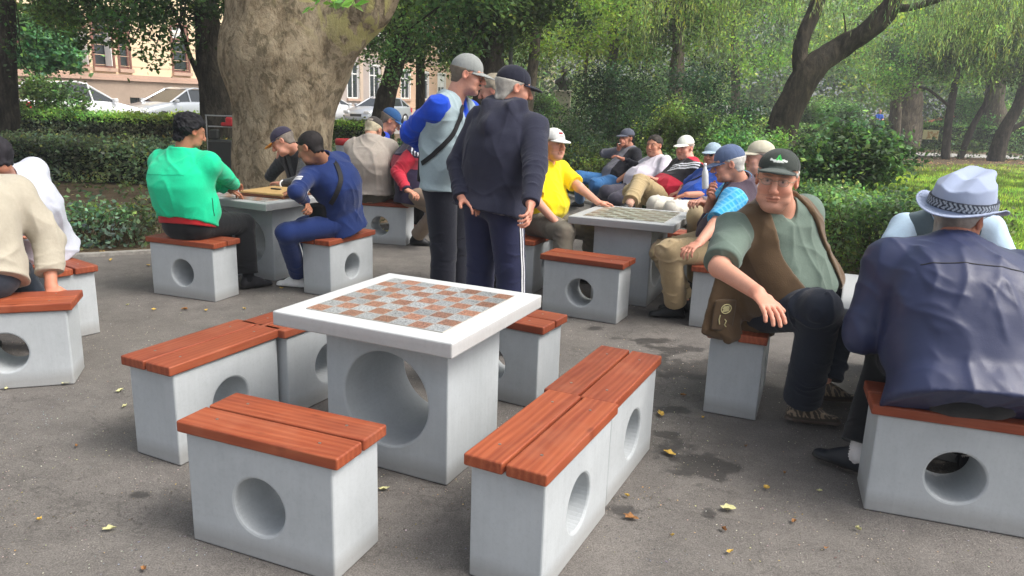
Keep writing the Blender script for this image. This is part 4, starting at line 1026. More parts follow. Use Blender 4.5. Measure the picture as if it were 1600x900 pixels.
def table(label, x, y, th, bm=None, swap=False):
    o = copy_tree(tb0); o.location = (x, y, .002); o.rotation_euler = (0, 0, th); tag(o, label, 'table', 'concrete chess tables')
    for c in o.children:
        if c.name.startswith('pedestal') and swap: c.rotation_euler = (0, 0, math.pi / 2)
        if c.name.startswith('table_top'):
            me = c.data.copy(); me.materials[0] = M['concrete']; c.data = me
            for g_ in c.children:
                if bm: me = g_.data.copy(); me.materials[0] = M[bm]; g_.data = me
    return o
table('grey table with a worn chessboard where the yellow shirted man rests his hand', 1.014, 6.405, -.402, 'board_dull', True)
table('grey table with a wooden board on it in front of the plane tree', -2.279, 6.836, -.45, None, False)
table('grey table whose corner shows between the two men at right', 2.131, 3.672, -.42, None, True)
table('grey table mostly hidden behind the men in front of the litter bin', -1.15, 9.42, -.20, None, True)
# ---- park benches along the edge
def make_bench():
    o = empty('park_bench')
    for s_ in (-1, 1):
        mb = MB(); x = s_ * .88
        mb.tube([(x, .24, 0), (x, .20, .25), (x, .22, .42), (x, -.20, .40), (x, -.24, .2), (x, -.30, 0)], .022, 8)
        mb.tube([(x, -.20, .40), (x, -.30, .65), (x, -.34, .80)], .02, 8)
        a = [(x, .24 + .06 * math.cos(t), .60 + .06 * math.sin(t)) for t in np.linspace(-2.2, 2.6, 14)]
        mb.tube([(x, .22, .42), (x, .27, .50)] + a, .018, 8); mb.tube([(x, .22, .655), (x, .0, .66), (x, -.30, .68)], .02, 8)
        mb.tube([(x, .24 + .03 * math.cos(t), .60 + .03 * math.sin(t)) for t in np.linspace(0, 6.2, 12)], .012, 6)
        mb.build('arm_rest', M['metal_dark'], o, True)
    for i in range(4): mb = MB(); mb.box(-.9, .9, -.19 + i * .105, -.19 + i * .105 + .085, .435, .465, .006); mb.build('seat_slat', M['slat'], o)
    for i in range(2):
        mb = MB(); z = .54 + i * .12; y = -.265 - (z - .56) * .28; mb.box(-.9, .9, y - .03, y, z, z + .09, .006); mb.build('back_slat', M['slat'], o)
    return o
bdir = unit(EB - EA); bth = math.atan2(bdir[1], bdir[0])
bn0 = make_bench(); bn1 = copy_tree(bn0)
for o, (x, y), lb in ((bn0, (2.37, 8.22), 'nearer park bench with scrolled black iron arm rest'), (bn1, (1.70, 10.15), 'farther park bench where the smoking man sits')):
    o.location = (x, y, .0); o.rotation_euler = (0, 0, bth + math.pi); tag(o, lb, 'bench', 'park benches along the path edge')
# bench faces the square: local +y points left of the edge line
# ================================================================ street furniture and small things
p = at(546, 215, 13.0); o = empty('litter_bin', (p[0], p[1], 0)); tag(o, 'round grey litter bin with a red rim right of the plane tree', 'litter bin')
mb = MB(); mb.lathe([(.19, 0), (.21, .02), (.225, .80), (.225, .84)], 28); mb.build('drum', M['concrete'], o, True)
mb = MB(); mb.lathe([(.228, .82), (.240, .825), (.240, .915), (.225, .92), (.20, .90), (.20, .82)], 28, cap=False); mb.build('rim', M['plastic_red'], o, True)
mb = MB(); mb.lathe([(.198, .80), (.198, .86)], 20); mb.build('liner', M['metal_dark'], o)
# bust on a pale plinth
p = at(878, 180, 27.5); o = empty('bust', (p[0], p[1], 0)); tag(o, 'dark bronze bust on a pale stone plinth among the yews', 'statue')
zt = at(878, 141, 27.5)[2]
mb = MB(); mb.box(-.36, .36, -.36, .36, 0, .25, .02).box(-.27, .27, -.27, .27, .252, zt - .08, .02).box(-.32, .32, -.32, .32, zt - .078, zt, .02); mb.build('plinth', M['stone_pale'], o)
F = Field(.02); F.cone((0, 0, zt + .02), (0, 0, zt + .30), .15, .26, b0=.12, b1=.15, k=.05); F.cone((0, .0, zt + .3), (0, -.02, zt + .52), .09, .08, k=.06); F.ell((0, -.02, zt + .64), (.11, .13, .16), k=.03); F.ell((0, -.15, zt + .62), (.03, .04, .04), k=.03); F.cone((-.22, 0, zt + .27), (.22, 0, zt + .27), .09, k=.05)
v, f = F.mesh(); meshobj('figure', v, f, M['bronze'], o, True)
# lamp post
p = at(799, 60, 20); o = empty('lamp_post', (p[0], p[1], 0)); tag(o, 'thin dark lamp post rising behind the man in the navy cap', 'lamp post')
mb = MB(); mb.lathe([(.09, 0), (.09, .5), (.055, .6), (.05, 4.6), (.03, 5.0)], 14); mb.build('post', M['metal_dark'], o, True)
mb = MB(); mb.lathe([(.05, 5.0), (.22, 5.1), (.24, 5.35), (.10, 5.5), (.02, 5.55)], 16); mb.build('lamp_head', M['white_plastic'], o, True)
# low metal stand with a red part, left of the plane tree
p = at(347, 205, 12.6); o = empty('metal_stand', (p[0], p[1], 0)); tag(o, 'low metal stand with a red lamp shaped box beside the plane tree', 'stand')
z1, z2 = at(347, 180, 12.6)[2], at(347, 197, 12.6)[2]
mb = MB(); mb.box(-.26, .26, -.02, .02, z1 - .02, z1, .004).box(-.22, .26, -.02, .02, z2 - .02, z2, .004)
for x in (-.25, .25): mb.tube([(x, 0, 0), (x, 0, z1 - .01)], .012, 6)
mb.build('frame', M['metal_grey'], o)
mb = MB(); mb.box(.08, .20, -.06, .06, z2 + .002, z1 - .03, .02).box(.0, .12, -.05, .05, z2 + .002, z2 + .06, .015); mb.build('red_box', M['plastic_red'], o)
mb = MB(); mb.box(-.22, .20, -.10, .10, .12, z2 - .22, .03).box(-.20, -.05, -.06, .06, z2 - .215, z2 - .06, .02); mb.build('dark_box', M['metal_dark'], o)
for i, x in enumerate((-.15, .13)):
    mb = MB(); mb.lathe([(.05, -.02), (.09, -.02), (.09, .02), (.05, .02)], 16); q = np.array(mb.v)[:, [0, 2, 1]] + V(x, -.12, .09); meshobj('wheel', q, mb.f, M['rubber'], o, True)
# yellow board in front of the far hedge
p = at(1454, 212, 33.0); o = empty('sign_board', (p[0], p[1], 0)); tag(o, 'pale yellow board on short legs in front of the far hedge', 'sign')
z0, z1 = at(1454, 218, 33)[2], at(1454, 203, 33)[2]
mb = MB(); mb.box(-.33, .33, -.02, .02, z0, z1, .005); mb.build('panel', M['sign_yellow'], o)
mb = MB()
for i in range(26): mb.lathe([(rs.uniform(.02, .05), -.004), (.01, .0)], 7)
q = []; mb = MB()
for i in range(34):
    x, z = rs.uniform(-.16, .30), rs.uniform(z0 + .05, z1 - .06); r = rs.uniform(.02, .045)
    mb.add([(x + r * math.cos(a), -.0245 - i * .0001, z + r * math.sin(a)) for a in np.linspace(0, 2 * math.pi, 7, endpoint=False)], [tuple(range(7))[::-1]])
mb.build('blossom_print', M['board_wood'], o)
for x in (-.28, .28): mb = MB(); mb.tube([(x, 0, 0), (x, 0, z0)], .02, 6); mb.build('leg', M['metal_dark'], o)
# stone ledge and tables near the far seated man
p = at(1350, 192, 50); o = empty('stone_ledge', (p[0], p[1], .55)); tag(o, 'low pale stone ledge the far man in blue sits beside', 'ledge')
zt = at(1350, 188, 50)[2] - .55; mb = MB(); mb.box(-1.1, .75, -.5, .5, zt - .16, zt, .02); mb.build('slab', M['stone_pale'], o); mb = MB(); mb.box(.0, .70, -.45, .45, 0, zt - .162, .02); mb.build('support', M['stone_pale'], o)
p = at(1474, 190, 44); o = empty('wooden_shelter', (p[0], p[1], 0)); tag(o, 'small slanting red brown roof far beyond the hedge', 'shelter')
zt = at(1474, 182, 44)[2]; mb = MB(); mb.add([(-.9, -.5, zt - .45), (.55, -.5, zt), (.55, .6, zt), (-.9, .6, zt - .45), (-.9, -.5, zt - .38), (.55, -.5, zt + .07), (.55, .6, zt + .07), (-.9, .6, zt - .38)], [(0, 3, 2, 1), (4, 5, 6, 7), (0, 1, 5, 4), (1, 2, 6, 5), (2, 3, 7, 6), (3, 0, 4, 7)]); mb.build('roof', M['roof_tile'], o)
mb = MB(); mb.box(-.1, .45, -.4, .5, 0, zt - .14, .01); mb.build('box', M['slat'], o)
# draughts board on the left table
o = empty('board_game_box', (-2.16, 6.86, TH + .008), -.45 + .08); tag(o, 'flat wooden game box lying open on the left table', 'board game')
mb = MB(); mb.box(-.235, .235, -.235, .235, 0, .022, .004); mb.build('base', M['board_edge'], o); mb = MB(); mb.box(-.235, .235, -.235, .235, .024, .044, .004); mb.build('lid', M['board_wood'], o)
mb = MB(); mb.box(-.08, .03, -.012, .012, .046, .058, .004); mb.build('clasp', M['metal_dark'], o)
# fallen leaves
LEAVES = [(108, 600, 'p', .060), (1032, 650, 'y', .055), (1045, 711, 'y', .055), (1137, 799, 'p', .050), (1197, 766, 'y', .028), (980, 778, 'y', .022), (985, 812, 'b', .05), (1140, 866, 'y', .025), (170, 830, 'p', .042), (225, 893, 'b', .03), (600, 767, 'p', .035), (62, 815, 'y', .018),
          (940, 806, 'b', .02), (1130, 830, 'b', .025), (1240, 818, 'b', .03), (1098, 655, 'y', .02), (232, 416, 'y', .045), (173, 408, 'y', .05), (240, 486, 'y', .03), (200, 478, 'p', .025), (290, 485, 'b', .05), (322, 487, 'y', .025), (382, 484, 'y', .03), (187, 613, 'p', .04), (195, 637, 'p', .03), (10, 610, 'p', .02), (1290, 860, 'b', .02),
          (160, 395, 'y', .05), (205, 395, 'y', .045), (440, 452, 'y', .03), (700, 400, 'y', .035), (1165, 700, 'b', .015), (1050, 840, 'y', .015), (1340, 830, 'p', .02), (255, 640, 'p', .02), (120, 700, 'b', .02), (1225, 742, 'b', .015), (905, 700, 'b', .02), (1068, 620, 'b', .03), (1280, 770, 'p', .02), (560, 470, 'y', .03)]
lf = {}
def fallen(u, v, ty, s_, xy=None):
    p = onground(u, v) if xy is None else V(*xy, 0); a = rs.uniform(0, 6.3); n = 11; w = rs.uniform(.5, .75)
    ang = np.linspace(0, 2 * math.pi, n, endpoint=False); r = 1 + .22 * np.sin(ang * 5 + a) + rs.uniform(-.08, .08, n)
    r[0] += .35
    x, y = np.cos(ang) * r * s_ * .5, np.sin(ang) * r * s_ * .5 * w; z = .010 + rs.uniform(0, .010, n) + np.abs(y) * rs.uniform(.1, .5)
    vv = np.stack([x, y, z], 1); vv = np.concatenate([vv, [[0, 0, .007]]])
    key = dict(y='leaf_fallen', b='leaf_brown', p='leaf_pale')[ty]
    o = meshobj('fallen_leaf', vv, [(i, (i + 1) % n, n) for i in range(n)], M[key]); o.location = (p[0], p[1], .0); o.rotation_euler = (0, 0, a); o.scale = (1.08, 1.08, 1)
    lab = dict(y='dry yellow leaf lying flat on the grey asphalt', b='shrivelled brown leaf lying on the grey asphalt', p='pale greenish leaf lying on the grey asphalt')[ty]
    return tag(o, lab, 'leaf', dict(y='yellow leaves fallen on the asphalt', b='brown leaves fallen on the asphalt', p='pale leaves fallen on the asphalt')[ty])
for q in LEAVES: fallen(*q)
# litter of dry leaves and grit: past counting
pts = []
for i in range(5200):
    x = rs.uniform(-11, 30); y = rs.uniform(5, 33)
    g = (x < -1.1 + (y - 9.9) * .1 and y > 8.5 - max(0, -x - 3) * .35) or x > edge(y, .2)
    if g and (x < edge(y, 1.5) or y > 22 or rs.rand() < .05): pts.append((x, y, .012))
pts = np.array(pts)
lt = add_leaves('leaf_litter', [leaf_mesh(pts, .055, (.30, .20, .10), up=3.0, var=.4, yellow=.2), leaf_mesh(np.stack([rs.uniform(4, 40, 5200), rs.uniform(22.5, 32.0, 5200), np.full(5200, .01)], 1), .09, (.22, .12, .065), up=3.0, var=.4)])
tag(lt, 'dry brown leaf litter strewn over the bare earth', 'leaf litter', kind='stuff')
gp = []
for i in range(9000):
    v_ = 900 - 470 * rs.rand() ** .7; p = onground(rs.uniform(-20, 1620), v_)
    if p[0] < edge(p[1], -.1): gp.append((p[0], p[1], .003))
gp = np.array(gp); vv, ff, cc_ = leaf_mesh(gp, .0065, (.13, .12, .11), up=3.0, var=.5, aspect=.9, yellow=.1)
gr = add_leaves('grit', [(vv, ff, cc_)]); tag(gr, 'fine grit and crumbs scattered over the asphalt', 'grit', kind='stuff')
# ================================================================ people
def s2l(r, g, b):
    c = np.array([r, g, b], float) / 255.0
    return np.where(c <= .04045, c / 12.92, ((c + .055) / 1.055) ** 2.4)
def azv(a, p=0.0):
    a, p = R_(a), R_(p); return V(math.sin(a) * math.cos(p), math.cos(a) * math.cos(p), -math.sin(p))
def sstep(x, a, b):
    t = np.clip((x - a) / (b - a), 0, 1); return t * t * (3 - 2 * t)
def seg_t(v, a, b):
    d = b - a; L = d @ d; t = np.clip(((v - a) @ d) / L, 0, 1); q = v - (a + t[:, None] * d)
    return t, np.linalg.norm(q, axis=1)

def ridge(ph): return (1 - np.abs(np.sin(ph * .5))) ** 2.2
def drape(q, seed=0, dirs=((.25, 1, .1, 5), (1, .55, .2, 6.5), (-1, .6, .2, 6.0), (.8, .15, .6, 6), (1, .1, .1, 5))):
    """soft irregular folds as a height from -0.5 to 1; q in metres"""
    h = 0; 
    for i, (a, b, c, f) in enumerate(dirs):
        d = unit(V(a, b, c)); w = vnoise(q * V(4.5, 3.5, 4.5) + 7.7 * i + seed * 3.1)
        m = sstep(fbm(q * V(5, 4, 5) + 13.3 * i + seed * 5.7, 2), .46, .62)
        h = h + m * ridge((q @ d) * f * 2 * math.pi + w * 9)
    return h * .66 + (vnoise(q * 7 + seed) - .5) * 1.0 + (fbm(q * 24 + seed, 1) - .5) * .18 - .12
def limbfold(v, a, b, tt, seed=0, f=1.0):
    """oblique folds wrapped round a limb"""
    ax = unit(b - a); r = v - a; x = unit(np.cross(ax, V(.3, .2, 1))); y = np.cross(ax, x); an = np.arctan2(r @ y, r @ x)
    w = fbm(v * 7 + seed, 2); m1 = sstep(fbm(v * 9 + 3 + seed, 2), .42, .6); m2 = sstep(fbm(v * 9 + 23 + seed, 2), .45, .6)
    return m1 * ridge(tt * 2 * math.pi / (.062 / f) + an * 1.0 + w * 9) * .8 + m2 * ridge(tt * 2 * math.pi / (.075 / f) - an * 1.0 + w * 8) * .8 + (vnoise(v * 18 + seed) - .5) * .5 - .2
class Person:
    def __init__(s, label, hip, az, neck, head, hyaw, hpitch=5, hroll=0, sc=1.0, arms=None, legs=None, shaz=None,
                 belly=.03, fat=0.0, bend=.03, vox=.007, skin=(198, 150, 126), group=None, width=1.0, tors=.50, pos=None):
        s.label = label; s.sc = sc; s.vox = vox; s.group = group; s.belly = belly; s.fat = fat; s.w = width
        s.skinc = s2l(*skin)
        s.H = s.P(hip, None, 0)
        s.N = s.P(neck, s.H, tors * sc)
        s.az = az; u = unit(s.N - s.H); s.u = u
        def fr(a):
            r = V(math.cos(R_(a)), -math.sin(R_(a)), 0); r = unit(r - (r @ u) * u); return r, np.cross(u, r)
        s.R, s.F = fr(az if shaz is None else (az + shaz) / 2 if abs(az - shaz) < 180 else shaz)
        s.Rh, s.Fh = fr(az)                      # at the hips
        s.Rs, s.Fs = fr(az if shaz is None else shaz)
        s.Hd = s.P(head, s.N, .180 * sc); s.hsc = sc; 
        hf = azv(hyaw, hpitch); hr = V(math.cos(R_(hyaw)), -math.sin(R_(hyaw)), 0); hu = np.cross(hr, hf)
        c, t = math.cos(R_(hroll)), math.sin(R_(hroll)); hr, hu = hr * c - hu * t, hu * c + hr * t
        s.hx, s.hy, s.hz = hr, hf, hu; s.hfr = np.array([hr, hf, hu])
        L = np.linalg.norm(s.N - s.H)
        s.W = s.H + u * .30 * L - s.F * bend * .7; s.C = s.H + u * .66 * L - s.F * bend
        s.bend = bend
        s.arm = {}; s.leg = {}
        for sd, sg in (('R', 1), ('L', -1)):
            S = s.N - u * .055 * sc + s.Rs * sg * .178 * sc * width + s.Fs * .012
            A = (arms or {}).get(sd)
            if A is None: A = dict(e=('o', sg * .06, -.04, -.29), w=('o', sg * .0, .06, -.25))
            if 'sh' in A: S = S + s.Rs * A['sh'][0] * sg + s.Fs * A['sh'][1] + u * A['sh'][2]
            if 'e' in A:
                E = s.P(A['e'], S, .29 * sc); W = s.P(A['w'], E, .255 * sc)
            else:
                W = s.P(A['w'], S, .50 * sc)
                E, W = s.ik(S, W, .29 * sc, .255 * sc, A.get('pole', s.R * sg * .6 - V(0, 0, 1)))
            hd = s.P(A.get('h', ('o', *(0, 0, 0))), W, .09 * sc)
            d = unit(hd - W) if np.linalg.norm(hd - W) > 1e-4 else unit(W - E)
            n = np.asarray(A.get('n', (0, 0, -1)), float); n = n - (n @ d) * d
            n = unit(n) if np.linalg.norm(n) > 1e-3 else unit(np.cross(d, V(1, 0, 0)))
            s.arm[sd] = dict(S=S, E=E, W=W, d=d, n=n, sg=sg, curl=A.get('curl', 25), thumb=A.get('thumb', 35), spread=A.get('spread', 1.0), none=A.get('none', False))
            HJ = s.H + s.Rh * sg * .09 * sc * (1 + (width - 1) * .5)
            G = (legs or {}).get(sd)
            if G is None: G = dict(a=('w', *(HJ + V(0, 0, .08 - HJ[2]))))
            An = s.P(G['a'], HJ, .8)
            K, An2 = s.ik(HJ, An, .43 * sc, .42 * sc, G.get('pole', s.Fh + V(0, 0, .6)))
            if 'k' in G: K = s.P(G['k'], HJ, .43 * sc)
            s.leg[sd] = dict(H=HJ, K=K, A=An, toe=G.get('toe', az), pitch=G.get('pitch', 0), sg=sg)
        s.base = V(s.H[0], s.H[1], 0) if pos is None else V(*pos)
        s.body()
    def P(s, q, parent, L):
        if q is None: return parent
        if q[0] == 'w': return V(*q[1:])
        if q[0] == 'o': return parent + s.R * q[1] + s.F * q[2] + V(0, 0, 1) * q[3] if hasattr(s, 'R') else parent + V(*q[1:])
        if q[0] == 'a': return parent + V(*q[1:])            # world offset from the parent joint
        if len(q) == 3 and not isinstance(q[2], str): return at(*q)
        if q[2] == 'z': return onground(q[0], q[1], q[3])
        return toward(parent, L, q[0], q[1], q[2])
    def ik(s, a, b, L1, L2, pole):
        d = b - a; D = np.linalg.norm(d); d = d / (D + 1e-9)
        if D > (L1 + L2) * .999: b = a + d * (L1 + L2) * .999; D = (L1 + L2) * .999
        x = (L1 * L1 - L2 * L2 + D * D) / (2 * D); h = math.sqrt(max(L1 * L1 - x * x, 0))
        p = np.asarray(pole, float); p = unit(p - (p @ d) * d)
        return a + d * x + p * h, b
    def hp(s, x, y, z, k=1.0):           # a point in head coordinates
        q = s.sc; return s.Hd + (s.hx * x + s.hy * y + s.hz * z) * q
    def hl(s, v): return ((v - s.Hd) @ s.hfr.T) / s.sc
    def mk(s, name, v, f, mat, col, smooth=True):
        top = not hasattr(s, 'root')
        o = meshobj(name, v - s.base, f, mat, None if top else s.root, smooth, col=col)
        if top:
            o.location = tuple(s.base); s.root = o
            tag(o, s.label, 'person', s.group)
        return o
    # ---- skin
    def head_prims(s, F):
        q = s.sc; h = s.hp; fr = s.hfr; ft = s.fat
        def e(c, r, **k): F.ell(h(*c), [x * q for x in r], fr, **k)
        def c(a, b, r0, r1=None, **k):
            F.cone(h(*a), h(*b), r0 * q, (r1 if r1 is not None else r0) * q, **{**dict(lat=s.hx), **k})
        e((0, -.015, .035), (.077, .098, .083), k=.01)
        c((0, .018, .0), (0, .03, -.07), .066 + ft * .004, .050 + ft * .012, b0=.072 * q, b1=.052 * q, k=.02)
        e((0, .068, -.096), (.026 + ft * .01, .022, .019), k=.018)
        for g in (1, -1):
            e((g * .036, .055, -.03), (.028 + ft * .006, .028, .03), k=.016)
            c((g * .048, .064, .031), (g * .012, .083, .029), .011, .012, k=.01)
            e((g * .079, -.008, -.002), (.010, .020, .031), k=.006)
            e((g * .085, -.002, .002), (.006, .011, .018), k=.005, op='sub')
            e((g * .030, .099, .010), (.017, .014, .012), k=.010, op='sub')
            e((g * .030, .0775, .010), (.0145, .0130, .0125), k=.003)
            e((g * .040, .05, -.072), (.020 + ft * .010, .024, .024), k=.025)
        c((0, .088, .018), (0, .112, -.026), .0090, .0150, k=.009)
        for g in (1, -1): e((g * .012, .100, -.032), (.0095, .012, .009), k=.006)
        c((-.022, .087, -.0585), (.022, .087, -.0585), .0065, k=.006, lat=s.hz)
        c((0, .091, -.0575), (0, .0935, -.0575), .0075, k=.006)
        c((-.016, .085, -.069), (.016, .085, -.069), .0075, k=.006, lat=s.hz)
        c((-.027, .094, -.0635), (.027, .094, -.0635), .0028, k=.004, op='sub', lat=s.hz)
        nb = s.N + s.u * -.02
        F.cone(h(0, -.028, -.045), nb, .056 * q * (1 + ft * .15), .064 * q * (1 + ft * .12), k=.02, lat=s.hx)
        if ft > .3: F.ell(h(0, .04, -.105), [.045 * q, .04 * q, .028 * q], fr, k=.025)
    def torso_prims(s, F, i, k=.02, hem=None, cut=(), flare=1.0, bel=0.0):
        q = s.sc; w = s.w; u = s.u; L = np.linalg.norm(s.N - s.H); bl = s.belly; bd = s.bend
        # stations: height along the spine, half width, half depth, offset forwards
        st = [(.0, .168 * w, .118, .0), (.16, .162 * w + bl * .25, .112 + bl * .55 + bel, bl * .30), (.34, .156 * w + bl * .30, .108 + bl * .70 + bel, bl * .42 - bd * .6), (.55, .166 * w + bl * .12, .112 + bl * .38, bl * .18 - bd),
              (.74, .172 * w, .112 + bl * .08, -bd * .85 + .004), (.86, .160 * w, .098, -bd * .5 + .004), (.95, .118 * w, .078, -bd * .2), (1.03, .060, .058, .0), (1.08, .03, .03, .01)]
        if hem: st = [(-hem / L - .05, .176 * w * flare, .132 * flare, .0), (-hem / L * .4, .172 * w * (1 + flare) / 2, .125 * (1 + flare) / 2, .0)] + st
        else: st = [(-.22, .10, .08, 0.0), (-.10, .150 * w, .105, 0.0)] + st
        T = np.array(st); zz = np.linspace(T[0, 0], T[-1, 0], 160)
        def sp(col):
            y = np.interp(zz, T[:, 0], T[:, col]); kx = np.exp(-np.linspace(-2, 2, 17) ** 2); kx /= kx.sum(); yp = np.pad(y, 8, mode='edge'); return np.convolve(yp, kx, 'valid')
        A_, B_, O_ = sp(1) * 1.0 * q + i, sp(2) * q + i, sp(3)
        H = s.H; Rh, Rs = s.Rh, s.Rs; ang = math.atan2(float(np.cross(Rh, Rs) @ u), float(Rh @ Rs)); fx, fy = Rh, np.cross(u, Rh)
        zlo, zhi = T[0, 0] * L, T[-1, 0] * L
        def fn(P):
            d = P - H.astype(np.float32); z = d @ u.astype(np.float32); t = z / L; x0 = d @ fx.astype(np.float32); y0 = d @ fy.astype(np.float32)
            th = ang * np.clip(t / .7, 0, 1) ** 1.0; c, n_ = np.cos(th), np.sin(th)
            x = x0 * c + y0 * n_; y = -x0 * n_ + y0 * c
            a_ = np.interp(t, zz, A_); b_ = np.interp(t, zz, B_); y = y - np.interp(t, zz, O_)
            e = 2.35; g = (np.abs(x / a_) ** e + np.abs(y / b_) ** e) ** (1 / e)
            dd = (g - 1) * np.minimum(a_, b_) * .92
            return np.maximum(dd, np.maximum(zlo - z, z - zhi)).astype(np.float32)
        m = max(A_.max(), B_.max()) + .10; p0 = H + u * zlo; p1 = H + u * zhi
        F.pr.append(('add', np.minimum(p0, p1) - m, np.maximum(p0, p1) + m, fn, 'F', .012, cut))
        for sd in 'RL':
            A = s.arm[sd]
            F.cone(s.N - u * .01 * q, A['S'] - u * .006, .050 * q + i, .044 * q + i, k=.045, cut=cut)
            F.cone(A['S'] - u * .03, A['S'] - u * .13 - s.Rs * A['sg'] * .05 * q, .042 * q + i, .05 * q + i, k=.04, cut=cut)
    def arm_prims(s, F, sd, i0=0, i1=0, frac=2.0, k=.015, cutend=True, stop=None):
        A = s.arm[sd]; q = s.sc; S, E, W = A['S'], A['E'], A['W']
        if A['none']: return
        F.ell(S - s.u * .012, [.050 * q + i0] * 3, k=.03)
        def r(t): return (.050 * (1 - t) + .040 * t) * q if t < 1 else (.042 * (2 - t) + .028 * (t - 1)) * q
        f = min(frac, 1); e = S + (E - S) * f
        cu = [(e, unit(E - S))] if frac < 1 else ()
        F.cone(S, e, r(0) + i0, r(f) + i0 + (i1 - i0) * f / 2, k=.02, cut=cu)
        if frac > 1:
            e = E + (W - E) * (frac - 1); cu = [(e, unit(W - E))] if cutend else ()
            F.cone(E, e, .042 * q + (i0 + i1) / 2, r(frac) + i1, k=k, cut=cu)
    def hand_prims(s, F, sd):
        A = s.arm[sd]; q = s.sc * 1.03; W, d, n, sg = A['W'], A['d'], A['n'], A['sg']
        if A['none']: return
        side = np.cross(d, n) * sg                     # towards the thumb
        P = lambda x, y, z: W + (d * x + side * y + n * z) * q
        F.cone(P(-.01, 0, 0), P(.03, 0, 0), .026 * q, .034 * q, b0=.019 * q, b1=.015 * q, lat=side, k=.012)
        F.cone(P(.03, .0, 0), P(.082, 0, 0), .034 * q, .038 * q, b0=.015 * q, b1=.012 * q, lat=side, k=.008)
        F.ell(P(.035, .026, .008), [.02 * q] * 3, k=.012)
        tips = []
        for j, (y, L) in enumerate(((.031, .072), (.0105, .082), (-.0105, .076), (-.031, .06))):
            p = P(.086 - abs(y) * .12, y, 0); dd = unit(d + side * y * 2.2 * A['spread']); ang = 0
            L = L * q; r = .0088 * q
            for seg, fl in enumerate((.45, .31, .24)):
                ang += R_(A['curl'] * (.6 if seg == 0 else 1) * (1 + .08 * (j - 1)))
                dr = dd * math.cos(ang) + n * math.sin(ang)
                p2 = p + dr * L * fl
                F.cone(p, p2, r, r * .94, k=.0035); p = p2; r *= .93
        t = R_(A['thumb'] + 12); p = P(.028, .03, .006); dd = d * math.cos(t) + side * math.sin(t) + n * .25; dd = unit(dd)
        p2 = p + dd * .038 * q; F.cone(p, p2, .0125 * q, .0105 * q, k=.006)
        dd = unit(dd * 1.0 + d * .45 + n * .1); F.cone(p2, p2 + dd * .03 * q, .0102 * q, .009 * q, k=.004)
    def foot(s, G):
        f = azv(G['toe'], G['pitch']); r = V(math.cos(R_(G['toe'])), -math.sin(R_(G['toe'])), 0); up = np.cross(r, f)
        return f, r, up
    def body(s):
        F = Field(s.vox); q = s.sc
        s.head_prims(F)
        s.torso_prims(F, -.006)
        for sd in 'RL':
            s.arm_prims(F, sd, cutend=False)
            A = s.arm[sd]
            s.hand_prims(F, sd)
            G = s.leg[sd]
            F.cone(G['H'], G['K'], .078 * q, .054 * q, k=.03); 
            m = G['K'] + (G['A'] - G['K']) * .3; F.cone(G['K'], m, .05 * q, .052 * q, k=.02); F.cone(m, G['A'], .052 * q, .034 * q, k=.015)
            f, r, up = s.foot(G)
            F.cone(G['A'] - up * .04 - f * .03, G['A'] - up * .055 + f * .11, .026, .024, b0=.022, b1=.012, lat=r, k=.02)
        v, f = F.mesh()
        L = s.hl(v); c = np.tile(s.skinc, (len(v), 1))
        x, y, z = np.abs(L[:, 0]), L[:, 1], L[:, 2]
        def blob(cx, cy, cz, rx, ry, rz): return np.clip(1.35 - np.sqrt(((x - cx) / rx) ** 2 + ((y - cy) / ry) ** 2 + ((z - cz) / rz) ** 2), 0, 1) ** .6
        near = (np.abs(L) < .16).all(1)
        def mix(w, col, a=1.0):
            w = (w * near * a)[:, None]; c[:] = c * (1 - w) + np.asarray(col) * w
        nz = fbm(v * 38, 2)
        mix(np.clip(nz - .45, 0, 1) * 1.5, s.skinc * V(1.01, .84, .78), .6)
        mix(blob(0, .11, -.03, .022, .025, .02), s.skinc * V(1.03, .74, .70), .6)
        mix(blob(.042, .075, -.03, .022, .03, .02), s.skinc * V(1.03, .78, .74), .5)
        mix(blob(.08, -.005, 0, .015, .02, .03), s.skinc * V(1.0, .68, .62), .6)
        mix(blob(0, .095, -.0635, .028, .016, .0075), s.skinc * V(.86, .60, .58), .7)
        mix(blob(0, .095, -.0635, .024, .014, .0025), s.skinc * V(.25, .15, .15), .7)
        mix(blob(.030, .092, .010, .0115, .02, .0034), V(.42, .38, .36), .65)
        mix(blob(.030, .095, .010, .005, .02, .005), V(.03, .025, .02), 1)
        mix(blob(.030, .092, .0165, .014, .02, .0022), s.skinc * .25, .7)
        mix(blob(.031, .085, .031, .018, .03, .0045), getattr(s, 'brow', V(.12, .10, .09)), .75)
        mix(((y > .03) & (z < -.05) & (np.abs(L[:, 2] + .0635) > .008)) * 1.0, s.skinc * V(.72, .74, .78), .38)   # shaven stubble
        # knuckles and fingers a little redder
        for sd in 'RL':
            A = s.arm[sd]; t, dd = seg_t(v, A['W'] + A['d'] * .06, A['W'] + A['d'] * .2)
            w = ((dd < .09) * .35)[:, None]; c[:] = c * (1 - w) + s.skinc * V(1.02, .74, .68) * w
        s.mk('person', v, f, M['skin'], c)
